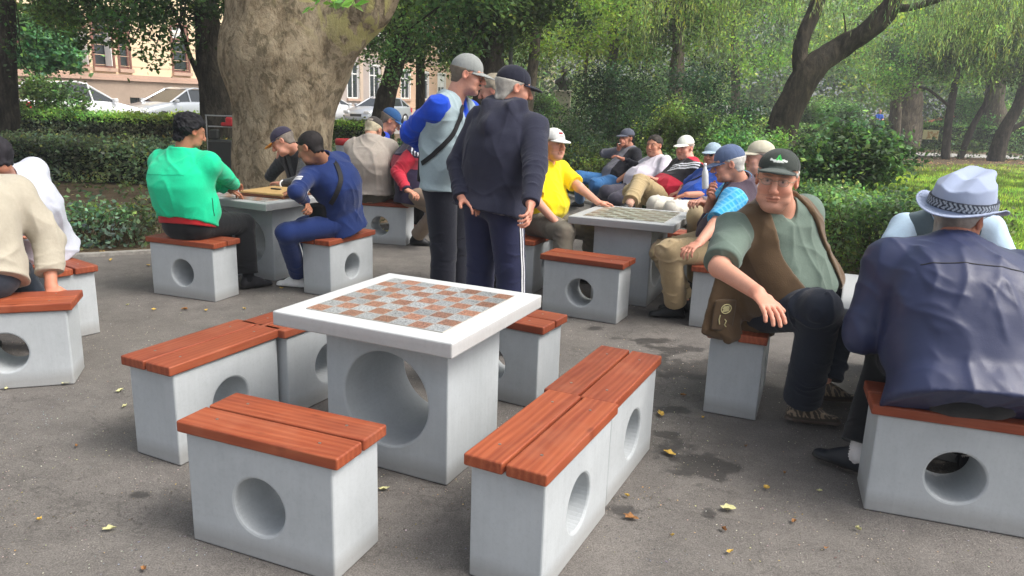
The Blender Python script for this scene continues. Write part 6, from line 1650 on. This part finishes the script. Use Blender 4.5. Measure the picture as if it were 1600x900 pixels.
# -- 7 standing, grey cap, blue shirt, pale waistcoat
Z7 = 5.4
p = Person('tall smiling man standing in a blue shirt, pale grey waistcoat and grey cap', (697, 286, Z7), 108, (707, 157, Z7 + .0), (731, 117, Z7 - .02), 92, 12, sc=1.09, belly=.05, shaz=116, bend=.02, width=1.02, vox=.0055,
    arms=dict(R=dict(e=(641, 207, 'f'), w=(668, 237, 'f'), h=(684, 243, 'n'), n=(0, -.3, 1), curl=40), L=dict(w=('o', .1, .35, -.30))),
    legs=dict(R=dict(a=(690, 500, Z7 - .08), toe=80), L=dict(a=(716, 490, Z7 + .12), toe=70)), skin=(214, 158, 136), fat=.2); bone_report(p, 'stand7')
SH = s2l(28, 72, 190)
p.top('shirt', SH, infl=.016, sinf=.030, cuff=.020, hem=.02, amp=.014, collar=(.055, .078), vneck=(.10, .04), seed=7)
v7 = p.vest('waistcoat', s2l(152, 170, 176), gap=.035, infl=.036, hem=.04, arm=.070, amp=.011, seed=7)
def box_on(p, name, c, half, fr, col, mat='cloth', r=.012, k=.006):
    F = Field(.005); fr = np.array([unit(x) for x in fr]); hx, hy, hz = half
    F.cone(c - fr[0] * (hx - r), c + fr[0] * (hx - r), hz, hz, b0=hy, b1=hy, lat=fr[2], c0=r, c1=r, k=k); v, f = F.mesh(); return p.mk(name, v, f, M[mat], np.tile(np.asarray(col, float), (len(v), 1)))
c7 = p.C + p.F * .155 + p.R * .085
box_on(p, 'pocket', c7 - p.u * .02, (.05, .012, .045), (p.u, p.F - p.R * -.35, p.R + p.F * -.35), s2l(150, 170, 170)); box_on(p, 'pocket', p.W + p.F * .155 + p.R * .10 - p.u * .02, (.07, .012, .06), (p.u, p.F + p.R * .4, p.R - p.F * .4), s2l(150, 170, 170))
p.pants(s2l(38, 40, 50), infl=.030, shin=.05, amp=.006); p.shoes(BLK); p.hair(s2l(120, 110, 96), capped=True, t=.009); p.cap(s2l(142, 146, 144), z0=.030); p.glasses(col=(.5, .5, .5))
p.strap([at(724, 165, Z7 - .1), at(724, 175, Z7 - .16), at(718, 195, Z7 - .2), at(700, 218, Z7 - .2), at(684, 240, Z7 - .18), at(674, 256, Z7 - .1)], .016, on=v7)
box_on(p, 'bag', at(661, 262, Z7 + .06), (.105, .05, .035), (p.u, V(.3, 1, 0), V(1, -.3, 0)), (.012, .012, .014))

# -- 8 standing, navy hooded jacket, stripes down the trouser leg
Z8 = 4.8
p = Person('white haired man standing in a dark hooded jacket and striped tracksuit trousers', (770, 305, Z8), 42, (793, 178, Z8 + .05), (803, 138, Z8 + .06), 72, 12, sc=1.08, belly=.06, shaz=34, bend=.03, width=1.08, vox=.0055,
    arms=dict(R=dict(e=(836, 262, 'n'), w=(829, 318, 'n'), h=(827, 338, 'n'), n=(-1, .3, 0), curl=35), L=dict(e=(712, 262, 'f'), w=(722, 308, 'n'), h=(738, 318, 'n'))),
    legs=dict(R=dict(a=(800, 530, Z8 - .08), toe=50), L=dict(a=(745, 520, Z8 + .12), toe=30)), skin=(205, 150, 128)); bone_report(p, 'stand8')
JK = s2l(44, 46, 62)
def hood(F):
    u = p.u; b = -p.Fs
    F.cone(p.N + u * .05 + b * .03 - p.Rs * .10, p.N + u * .05 + b * .03 + p.Rs * .10, .05, .05, k=.03)
    F.cone(p.N + u * .02 + b * .095 - p.Rs * .085, p.N - u * .10 + b * .150, .048, .045, k=.05); F.cone(p.N + u * .02 + b * .095 + p.Rs * .085, p.N - u * .10 + b * .150, .048, .045, k=.05)
    F.ell(p.N - u * .05 + b * .105, [.13, .05, .10], np.array([p.Rs, p.Fs, u]), k=.03)
    F.cone(p.N + u * .05 + b * .03 - p.Rs * .10, p.N + u * .03 + p.Fs * .10, .045, .03, k=.03); F.cone(p.N + u * .05 + b * .03 + p.Rs * .10, p.N + u * .03 + p.Fs * .10, .045, .03, k=.03)
p.top('hooded_jacket', JK, infl=.036, sinf=.034, cuff=.022, hem=.10, amp=.010, flare=1.22, extra=hood, seed=8, neckcut=False, freq=(7, 2.5, 7))
def st8(v, c, n):
    G = p.leg['R']; 
    for a, b in ((G['H'], G['K']), (G['K'], G['A'])):
        t, dd = seg_t(v, a, b); ax = unit(b - a); q = v - a; side = p.Rh - (p.Rh @ ax) * ax; side = unit(side); fw = np.cross(ax, side)
        ang = np.arctan2(q @ fw, q @ side - 0) ; w = ang * .085; m_ = (dd < .14) & (q @ side > 0) & (np.abs(w) < .026) & (((w + .026) % .0185) < .0095); c = np.where(m_[:, None], s2l(215, 218, 225), c)
    return c
t8 = p.pants(s2l(42, 46, 74), infl=.034, shin=.052, amp=.006, vox=.006)
G = p.leg['R']; sd_ = unit(p.Rh + p.Fh * .12)
for k_ in (-.011, .011):
    o_ = p.Fh * k_; p.strap([G['H'] - p.u * .02 + sd_ * .13 + o_, G['H'] * .5 + G['K'] * .5 + sd_ * .11 + o_, G['K'] + sd_ * .1 + o_, G['K'] * .5 + G['A'] * .5 + sd_ * .1 + o_, G['A'] + (G['K'] - G['A']) * .10 + sd_ * .1 + o_], .0055, name='stripe', on=t8, mat='white_cloth', lift=.0, thick=.002)
p.pocket_line = None; p.shoes(BLK); p.hair(s2l(205, 202, 192), capped=True, t=.012, nape=-.085, color2=s2l(160, 155, 148))
p.cap(s2l(32, 34, 48), z0=.038, brim=s2l(40, 42, 50), logo=lambda x, y, z, c, b: np.where(((~b) & (np.abs(x + .07) < .010) & (np.abs(z - .018) < .003) & (y < 0))[:, None], s2l(200, 200, 205), c))

# -- 9 grey haired man glimpsed between the two standing men
p = Person('grey haired man glimpsed between the two standing men', (778, 290, 6.4), -95, (781, 172, 6.4), (770, 142, 6.36), -85, 14, sc=1.05, vox=.008, legs=dict(R=dict(a=(775, 440, 6.5)), L=dict(a=(782, 445, 6.3))), skin=(205, 150, 130)); bone_report(p, 'mid9')
p.top('jacket', s2l(50, 52, 60), seed=9, collar=(.04, .08)); p.pants(BLK, infl=.02); p.shoes(BLK); p.hair(s2l(158, 148, 130), t=.012)

# -- 10 yellow t-shirt
p = Person('man in a yellow T-shirt and white cap with one hand on the table', ('w', .24, 6.70, .585), 118, (853, 251, 'n'), (866, 225, 'n'), 140, 2, sc=1.06, belly=.09, shaz=128, bend=.01, width=1.05, fat=.5, vox=.0055,
    arms=dict(R=dict(e=(838, 314, 'n'), w=(868, 346, 'n'), h=(884, 358, 'n'), curl=25), L=dict(e=(905, 293, 'n'), w=(934, 316, 'z', .755), h=(955, 318, 'z', .745), curl=28, thumb=20)),
    legs=dict(R=dict(a=(872, 452, 'z', .10), k=(882, 362, 'n'), toe=120), L=dict(a=(915, 425, 'z', .10), toe=100)), skin=(214, 158, 134)); bone_report(p, 'yellow10')
p.top('t_shirt', s2l(248, 224, 30), sleeves=.82, infl=.018, sinf=.030, cuff=.04, hem=.05, amp=.013, collar=(.012, .076), vneck=(.055, .06), seed=10)
p.pants(s2l(120, 114, 102), infl=.032, shin=.04, amp=.011, short=.45); p.shoes(s2l(60, 60, 60)); p.hair(s2l(150, 140, 130), capped=True)
p.cap(s2l(228, 228, 224), logo=lambda x, y, z, c, b: np.where(((~b) & (np.abs(x - .0) < .022) & (z > .042) & (z < .056) & (y > 0))[:, None], s2l(150, 40, 50), np.where(((~b) & (np.abs(x) < .026) & (z > .028) & (z < .033) & (y > 0))[:, None], s2l(110, 60, 60), c)))

# -- 11 smoker
p = Person('man in a dark cap smoking on the bench with blue jeans stretched out', (955, 284, 10.3), -108, (986, 236, 'f'), (979, 216, 'n'), -125, 0, sc=1.04, vox=.008, belly=.04,
    arms=dict(R=dict(e=(944, 240, 'n'), w=(966, 233, 'n'), h=(973, 226, 'n'), n=(0, 0, 1), curl=40), L=dict(e=(1000, 262, 'n'), w=(974, 249, 'n'), h=(962, 243, 'n'), curl=30)),
    legs=dict(R=dict(a=(906, 314, 'z', .10), k=(905, 276, 'n'), toe=-100), L=dict(a=(940, 328, 'z', .10), k=(930, 288, 'n'), toe=-110)), skin=(185, 130, 108)); bone_report(p, 'smoke11')
def c11(v, c, n):
    k = (np.abs((v - p.C) @ p.R) < .13) & ((v - p.C) @ p.F > 0); t, d = seg_t(v, p.arm['L']['E'], p.arm['L']['W']); c = np.where((k & (d > .08))[:, None], s2l(112, 112, 122), c); return c
p.top('jacket', s2l(30, 30, 38), infl=.032, sinf=.026, amp=.011, collar=(.05, .08), colfn=c11, seed=11); p.pants(s2l(58, 108, 160), infl=.022, shin=.035, amp=.011); p.shoes(BLK); p.hair(BLK, capped=True); p.cap(s2l(86, 90, 104))
o = MB(); q = p.hp(-.008, .11, -.064); o.tube([q, q + (p.hy * .05 - p.hz * .005 - p.hx * .01)], .004, 6); cg = meshobj('cigarette', np.array(o.v) - q, o.f, M['white_plastic'], None); cg.location = tuple(q); tag(cg, 'white cigarette in the mouth of the man in jeans', 'cigarette')

# -- 12 white shirt on the bench
p = Person('dark haired man in a white shirt leaning back on the bench', (992, 300, 9.6), -108, (1031, 250, 'f'), (1021, 225, 'n'), -140, 0, sc=1.10, vox=.0075, belly=.09, fat=.4,
    arms=dict(R=dict(e=(988, 268, 'f'), w=(962, 284, 'n'), h=(948, 292, 'n'), curl=20), L=dict(e=(1034, 282, 'n'), w=(1008, 284, 'n'), h=(996, 286, 'n'))),
    legs=dict(R=dict(a=(925, 338, 'z', .10), k=(948, 300, 'n'), toe=-100), L=dict(a=(945, 350, 'z', .10), k=(962, 312, 'n'), toe=-110)), skin=(196, 140, 114)); bone_report(p, 'white12')
p.top('shirt', s2l(212, 206, 218), sleeves=.8, infl=.022, sinf=.03, cuff=.035, hem=.06, amp=.013, collar=(.035, .078), vneck=(.06, .035), seed=12); p.pants(s2l(72, 70, 82), infl=.024, shin=.035); p.shoes(BLK); p.hair(s2l(62, 56, 52), t=.007, mess=.006)

# -- 13 red and black jacket, legs crossed
p = Person('man in a white cap and red and black jacket with khaki legs crossed', (1036, 314, 8.85), -110, (1080, 255, 'f'), (1069, 228, 'n'), -135, 5, sc=1.10, vox=.007, belly=.08, fat=.4, width=1.05,
    arms=dict(R=dict(e=(1030, 285, 'f'), w=(1045, 282, 'n')), L=dict(e=(1060, 300, 'n'), w=(1020, 278, 'n'), h=(1006, 272, 'n'))),
    legs=dict(L=dict(a=(984, 318, 'n'), k=(1000, 284, 'n'), toe=-120), R=dict(a=(1002, 362, 'z', .10), k=(985, 300, 'n'), toe=-110)), skin=(214, 160, 140)); bone_report(p, 'red13')
RD2 = s2l(186, 40, 62)
def c13(v, c, n):
    z = (v - p.N) @ p.u; f_ = (v - p.N) @ p.F; r_ = (v - p.N) @ p.R; c = np.tile(RD2, (len(v), 1))
    k = (z > -.30) & (z < .0) & (f_ > -.02); c[k] = s2l(30, 28, 34); k = (z > .01); c[k] = s2l(210, 50, 70)
    w = z + r_ * .5 + .17; k = (np.abs(w) < .055) & (f_ > .05) & (((w + .055) % .04) < .022) & (r_ < .05); c[k] = WH; return c
p.top('jacket', RD2, infl=.034, sinf=.028, hem=.05, amp=.013, collar=(.05, .086), colfn=c13, seed=13); p.pants(s2l(176, 156, 118), infl=.028, shin=.045, amp=.013); p.shoes(BLK, sock=s2l(200, 160, 140)); p.hair(s2l(170, 160, 150), capped=True); p.cap(s2l(232, 234, 224))

# -- 14 blue shirt, sunglasses
p = Person('man in a blue shirt, light trousers, pale cap and sunglasses on the bench', (1080, 328, 8.1), -110, (1119, 268, 'f'), (1113, 242, 'n'), -140, 2, sc=1.04, vox=.007, belly=.08,
    arms=dict(L=dict(e=(1102, 304, 'n'), w=(1072, 304, 'n'), h=(1056, 308, 'n'), curl=40), R=dict(e=(1068, 294, 'f'), w=(1062, 300, 'n'), h=(1050, 304, 'n'), curl=40)),
    legs=dict(R=dict(a=(1010, 375, 'z', .10), k=(1024, 318, 'n'), toe=-110), L=dict(a=(1035, 390, 'z', .10), k=(1050, 326, 'n'), toe=-110)), skin=(190, 135, 112)); bone_report(p, 'blue14')
s14 = p.top('shirt', s2l(36, 78, 170), sleeves=.75, infl=.024, sinf=.03, cuff=.03, hem=.07, amp=.011, collar=(.03, .078), seed=14); p.pants(s2l(216, 212, 200), infl=.026, shin=.04, amp=.011); p.shoes(BLK); p.hair(s2l(110, 105, 100), capped=True); p.cap(s2l(160, 180, 196)); p.glasses(dark=True)
p.strap([p.N - p.R * .10 + p.u * .03, p.C - p.R * .05 + p.F * .17, p.W + p.R * .12 + p.F * .17], .012, on=s14)

# -- 15 blue cap, drinking from a bottle
p = Person('man in a slate blue cap and dark purple waistcoat lifting a bottle', ('w', 1.60, 5.76, .585), -78, (1158, 286, 'n'), (1138, 256, 'n'), -84, 14, sc=1.07, vox=.0055, belly=.07, bend=.05, fat=.3, shaz=-72,
    arms=dict(L=dict(e=(1116, 352, 'n'), w=(1092, 380, 'n'), h=(1078, 388, 'n'), curl=30), R=dict(e=(1098, 338, 'f'), w=(1112, 308, 'n'), h=(1107, 296, 'n'), n=(.6, -.6, .2), curl=60)),
    legs=dict(L=dict(a=(1056, 478, 'z', .10), k=(1046, 392, 'n'), toe=-85), R=dict(a=(1070, 470, 'z', .10), toe=-75)), skin=(206, 150, 128)); bone_report(p, 'drink15')
def c15(v, c, n):
    a = np.sin((v @ V(1, .2, .9)) * 2 * math.pi / .045); b = np.sin((v @ V(-.7, .3, 1)) * 2 * math.pi / .06); k = ((a > .55) | (b > .7)); return np.where(k[:, None], s2l(105, 185, 225), c)
p.top('shirt', s2l(56, 160, 215), sleeves=.85, infl=.020, sinf=.032, cuff=.035, hem=.04, amp=.011, collar=(.055, .080), colfn=c15, seed=15)
p.vest('waistcoat', s2l(78, 66, 78), gap=.03, infl=.036, hem=.10, arm=.085, amp=.011, seed=15)
p.pants(s2l(186, 164, 128), infl=.030, shin=.045, amp=.013); p.shoes(BLK); p.hair(s2l(200, 196, 190), capped=True, t=.010); p.cap(s2l(92, 108, 140), z0=.032, tilt=-4)
b = empty('bottle', at(1106, 296, 5.0)); A = p.arm['R']; g = A['W'] + A['d'] * .07 + A['n'] * .02
dd = unit(np.array([-.12, -.05, 1.0])); mb = MB(); mb.lathe([(.030, -.07), (.033, -.06), (.033, .06), (.030, .10), (.014, .14), (.013, .165)], 20); vv = np.array(mb.v) * .72
x = unit(np.cross(dd, V(0, 1, 0))); y = np.cross(dd, x); vv = vv[:, :1] * x + vv[:, 1:2] * y + vv[:, 2:3] * dd
bpos = at(1102, 284, g[1] - .01); b.location = tuple(bpos); tag(b, 'white plastic bottle held upright near the chin of the capped man', 'bottle'); meshobj('body', vv, mb.f, M['white_plastic'], b, True)
mb = MB(); mb.lathe([(.016, .160), (.017, .165), (.017, .185), (.012, .187)], 16); vv = np.array(mb.v) * .72; vv = vv[:, :1] * x + vv[:, 1:2] * y + vv[:, 2:3] * dd; meshobj('lid', vv, mb.f, M['white_plastic'], b, True)

# -- 16 beige cap
p = Person('stern man in a beige cap and grey jacket behind the one with the bottle', ('w', 1.90, 6.38, .585), -82, (1196, 279, 'n'), (1186, 246, 'n'), -96, 2, sc=1.07, vox=.0065, belly=.08, fat=.5,
    arms=dict(L=dict(w=(1100, 318, 'n'), h=(1088, 314, 'n'), curl=45, pole=(.3, -.6, -1)), R=dict(w=(1096, 314, 'n'), h=(1084, 316, 'n'), curl=45, pole=(.3, .6, -1))),
    legs=dict(L=dict(a=(1085, 440, 'z', .10), k=(1090, 338, 'n'), toe=-85), R=dict(a=(1075, 420, 'z', .10), toe=-80)), skin=(216, 165, 145)); bone_report(p, 'beige16')
p.top('jacket', s2l(150, 138, 140), infl=.028, sinf=.026, hem=.05, amp=.011, collar=(.045, .082), vneck=(.10, .05), seed=16); p.pants(s2l(178, 160, 128), infl=.026); p.shoes(BLK); p.hair(s2l(160, 150, 140), capped=True); p.cap(s2l(196, 190, 170), blen=.075)

# -- 17 green cap, glasses, brown waistcoat: the nearest face
p = Person('heavy man with glasses, dark green cap, green T-shirt and brown suede waistcoat', ('w', 1.395, 4.01, .60), 128, (1217, 322, 'n'), (1214, 281, 'n'), 203, 6, -3, sc=1.16, vox=.0038, belly=.17, fat=.75, shaz=156, bend=-.01, width=1.05,
    arms=dict(R=dict(sh=(.05, .0, .0), e=(1124, 418, 'n'), w=(1184, 458, 'n'), h=(1203, 480, 'n'), n=(-.1, .25, -.9), curl=16, thumb=30, spread=1.2), L=dict(sh=(-.03, -.02, -.035), e=(1258, 418, 'f'), w=(1290, 452, 'f'))),
    legs=dict(R=dict(a=(1252, 632, 'z', .11), k=(1283, 484, 'n'), toe=100), L=dict(a=(1285, 600, 'z', .11), k=(1322, 462, 'f'), toe=95)), skin=(214, 158, 134)); bone_report(p, 'main17')
p.brow = V(.2, .17, .14)
p.top('t_shirt', s2l(104, 120, 110), sleeves=.90, infl=.014, sinf=.036, cuff=.040, hem=.05, amp=.011, collar=(.012, .080), vneck=(.07, .065), seed=17, vox=.005)
BR_ = s2l(98, 78, 56)
def flap(F):
    a = p.H - p.Rh * -.17 + p.u * .20 - p.Fh * .04
    F.cone(at(1142, 425, 3.80), at(1126, 520, 3.77), .085, .115, b0=.030, b1=.016, lat=V(1, .35, 0), k=.05, c1=.03)
    F.cone(at(1132, 480, 3.78), at(1146, 528, 3.76), .07, .06, b0=.016, b1=.014, lat=V(1, .35, 0), k=.02, c1=.02)
def vest17():
    F = Field(.005); u = p.u
    p.torso_prims(F, .034, k=.025, hem=.12, cut=[(p.H - u * .07, -u)], flare=1.04)
    flap(F)
    for sd in 'RL':
        A = p.arm[sd]; F.cone(A['S'] - u * .03, A['S'] + p.Rs * A['sg'] * .16 - u * .05, .086, .16, k=.008, op='sub')
    c0 = p.N + p.Fs * .11 + u * .07; c1 = p.H + p.F * .30 - u * .22
    c1 = c1 - p.R * .05; F.cone(c0 - p.Rs * .0, c1, .115, .205, b0=.13, b1=.24, lat=p.R * .9 + p.Rs * .2, k=.008, op='sub')
    nt = p.hp(0, -.02, -.05); F.cone(p.N - u * .03, nt + u * .03, .080 * p.sc, .092 * p.sc, k=.006, op='sub')
    return p.cloth('waistcoat', F, BR_, .011, None, 'suede', armfold=0, seed=17, freq=(8, 3, 8))
attr_mat('suede', .8, .15, 14, .3, .004, .22, weave=200, sheen=.3)
vest17()
pk = at(1131, 492, 3.738); xq = unit(V(1, .35, 0)); nq = V(.33, -.94, 0)
box_on(p, 'pocket', pk, (.085, .010, .066), (V(.05, 0, 1), nq, xq), s2l(92, 74, 54), 'suede')
mb = MB(); PK = lambda x, z: pk + nq * .0125 + xq * x + V(.05, 0, 1) * z
for i in range(16):
    a = i / 16 * 2 * math.pi; mb.tube([PK(.030 * math.cos(a), .035 + .024 * math.sin(a)), PK(.030 * math.cos(a + .42), .035 + .024 * math.sin(a + .42))], .0024, 5, False)
meshobj('emblem_ring', np.array(mb.v) - p.base, mb.f, M['sign_yellow'], p.root, True); mb = MB()
for i in range(6): mb.tube([PK(-.022 + .003 * (i % 3), .022 + .005 * i), PK(.020 - .004 * (i % 2), .024 + .005 * i)], .0018, 5, False)
meshobj('emblem', np.array(mb.v) - p.base, mb.f, M['sign_yellow'], p.root, True); mb = MB()
mb.tube([PK(-.03, .005), PK(-.034, -.02), PK(-.026, -.045)], .003, 5, False); mb.tube([PK(.0, -.02), PK(.012, -.03), PK(.004, -.05), PK(.016, -.062)], .003, 5, False)
meshobj('embroidery', np.array(mb.v) - p.base, mb.f, M['sign_yellow'], p.root, True)
p.pants(s2l(36, 42, 54), infl=.032, shin=.052, amp=.011, vox=.006)
def sh17(v, c, f, r, z):
    k = (z > .035) & (np.abs(np.sin((f * .8 + r * 1.1 + z * .6) * 2 * math.pi / .055)) > .93); k2 = (z > .035) & (np.abs(np.sin((f * .9 - r * 1.3) * 2 * math.pi / .07)) > .95); return np.where((k | k2)[:, None], s2l(160, 140, 118), c)
p.shoes(s2l(78, 70, 62), sole=(.13, .10, .08), colfn=sh17, vox=.005); p.hair(s2l(190, 186, 178), capped=True, t=.009, vox=.004)
def lg17(x, y, z, c, b):
    f_ = (~b) & (y > 0); X, Z = x, z
    k = f_ & (np.abs(Z - .034 - .0015 * np.sin(X * 260)) < .0040) & (np.abs(X) < .034); c = np.where(k[:, None], s2l(225, 230, 225), c)
    k = f_ & (np.abs(Z - .028) < .0022) & (np.abs(X) < .020); c = np.where(k[:, None], s2l(215, 220, 215), c)
    k = f_ & (Z > .035) & (Z < .058) & (np.abs(X) < (.058 - Z) * .55 + .001) & ~((np.abs(X) < .0018) & (Z < .05)); return np.where(k[:, None], s2l(70, 190, 90), c)
p.cap(s2l(60, 66, 62), brim=s2l(82, 90, 86), z0=.050, vox=.0035, logo=lg17, tilt=7, blen=.040); p.glasses()

# -- 18 pale blue hat, navy jacket, back to us
p = Person('man in a pale blue felt hat and navy jacket seen from behind, lower right', ('w', 1.83, 2.84, .60), 8, (1490, 398, 'f'), (1500, 338, 'f'), 55, -4, 8, sc=1.14, vox=.005, belly=.08, fat=.4, shaz=2, bend=.05, width=1.30,
    arms=dict(L=dict(e=(1338, 552, 'f'), w=(1368, 505, 'f'), h=(1380, 490, 'f')), R=dict(e=(1665, 580, 'f'), w=(1640, 560, 'f'))),
    legs=dict(L=dict(a=(1343, 706, 'z', .115), toe=-45), R=dict(a=('w', 2.15, 3.2, .10), toe=20)), skin=(190, 130, 108)); bone_report(p, 'hat18')
NJ = s2l(46, 53, 84)
def seam18(F): pass
B18 = ((1, .62, .1, 5.5), (1, .75, .2, 8), (.9, .5, .1, 7), (-1, .35, .2, 7), (1, .8, 0, 11))
j18 = p.top('jacket', NJ, infl=.050, sinf=.044, cuff=.030, hem=.135, amp=.011, collar=(.055, .090), seed=18, flare=1.14, mat='shiny', dirs=B18, vox=.006, armfold=.6, post=4)
for dz_, xw in ((.17, .27),): p.strap([p.N - p.u * dz_ - p.F * .25 + p.R * x for x in np.linspace(-xw, xw, 9)], .0022, name='seam', on=j18, lift=-.003, thick=.0018)
piping(p, None, .088, .054)
mb = MB(); z_ = p.C + p.u * .06
pts = [z_ + p.R * x - p.F * (.178 - 1.7 * x * x) for x in np.linspace(-.24, .24, 13)]
p.pants(BLK, infl=.03, shin=.045); p.shoes(s2l(30, 34, 42), sock=s2l(215, 212, 210)); p.hair(s2l(170, 165, 160), capped=True, nape=-.075)
hat(p, s2l(160, 172, 198), s2l(48, 54, 66), s2l(150, 158, 168))
p.glasses(dark=True)

# -- 19 beyond the right table, hidden by the hat
p = Person('man in a pale blue shirt and grey waistcoat mostly hidden behind the pale hat', ('w', 2.62, 4.50, .585), 205, (1478, 340, 'n'), (1488, 312, 'n'), 200, 30, sc=1.05, vox=.007, belly=.05, bend=.06, width=1.12,
    arms=dict(R=dict(e=(1383, 408, 'n'), w=(1420, 430, 'n')), L=dict(w=('w', 2.6, 3.9, .76))), legs=dict(R=dict(a=('w', 2.4, 4.1, .09)), L=dict(a=('w', 2.75, 4.1, .09)))); bone_report(p, 'vest19')
p.top('shirt', s2l(190, 215, 235), sleeves=.8, infl=.018, sinf=.03, cuff=.035, hem=.04, amp=.006, seed=19, collar=(.03, .08)); p.vest('waistcoat', s2l(88, 104, 112), gap=.03, infl=.03, arm=.10); p.pants(BLK); p.shoes(BLK); p.hair(s2l(120, 110, 100))

# -- 20 beige jacket at the left edge
p = Person('man in a beige jacket at the left edge with one hand on the seat', ('w', -2.93, 3.98, .585), -28, (-45, 290, 'f'), (-73, 246, 'f'), -45, 15, sc=1.10, vox=.006, belly=.04, width=1.05, bend=.06, shaz=-12,
    arms=dict(R=dict(e=(78, 378, 'n'), w=(80, 447, 'n'), h=(88, 468, 'n'), n=(-.1, .5, -.8), curl=20, thumb=30), L=dict(w=('w', -3.1, 4.5, .72))),
    legs=dict(R=dict(a=('w', -2.85, 4.5, .09), toe=-20), L=dict(a=('w', -3.2, 4.4, .09), toe=-30)), skin=(196, 136, 110)); bone_report(p, 'beige20')
p.top('jacket', s2l(174, 167, 151), sleeves=1.72, infl=.046, sinf=.042, cuff=.036, hem=.035, amp=.014, collar=(.05, .088), seed=20, flare=1.06); p.pants(s2l(52, 58, 68)); p.shoes(BLK); p.hair(s2l(60, 56, 54))

# -- 21 white shirt at the left edge
p = Person('man in a white shirt with dark hair bending forward at the left edge', ('w', -3.17, 4.97, .585), -72, (6, 278, 'n'), (-9, 249, 'n'), -70, 20, sc=1.06, vox=.0065, belly=.05, bend=.07, width=1.0, shaz=-66,
    arms=dict(L=dict(w=('w', -3.65, 4.95, .74), h=('w', -3.73, 4.95, .72), pole=(0, -.6, -1)), R=dict(w=('w', -3.6, 5.3, .74))),
    legs=dict(L=dict(a=('w', -3.5, 4.9, .09)), R=dict(a=('w', -3.5, 5.25, .09))), skin=(190, 132, 108)); bone_report(p, 'white21')
p.top('shirt', s2l(192, 196, 208), infl=.028, sinf=.026, hem=.11, amp=.011, collar=(.025, .076), seed=21, flare=1.0); p.pants(s2l(52, 58, 68)); p.shoes(BLK); p.hair(s2l(42, 40, 46), t=.010)

# -- 22 far man in blue
q = at(1373, 186, 52); g = V(q[0], 52, .55)
p = Person('tiny far seated man in a blue shirt beside the stone ledge', ('w', g[0], 52, .55 + .58), 185, ('w', g[0], 52, .55 + 1.12), ('w', g[0] + .02, 51.97, .55 + 1.32), 190, 5, vox=.016, pos=tuple(g),
    arms=dict(R=dict(w=('w', g[0] - .08, 51.62, 1.33)), L=dict(w=('w', g[0] + .08, 51.62, 1.33))), legs=dict(R=dict(a=('w', g[0] - .14, 51.55, .64)), L=dict(a=('w', g[0] + .14, 51.55, .64))), skin=(214, 158, 134))
p.top('shirt', s2l(40, 90, 190), sleeves=.9); p.pants(s2l(40, 50, 80)); p.shoes(BLK)
print('built', time.time() - T0)
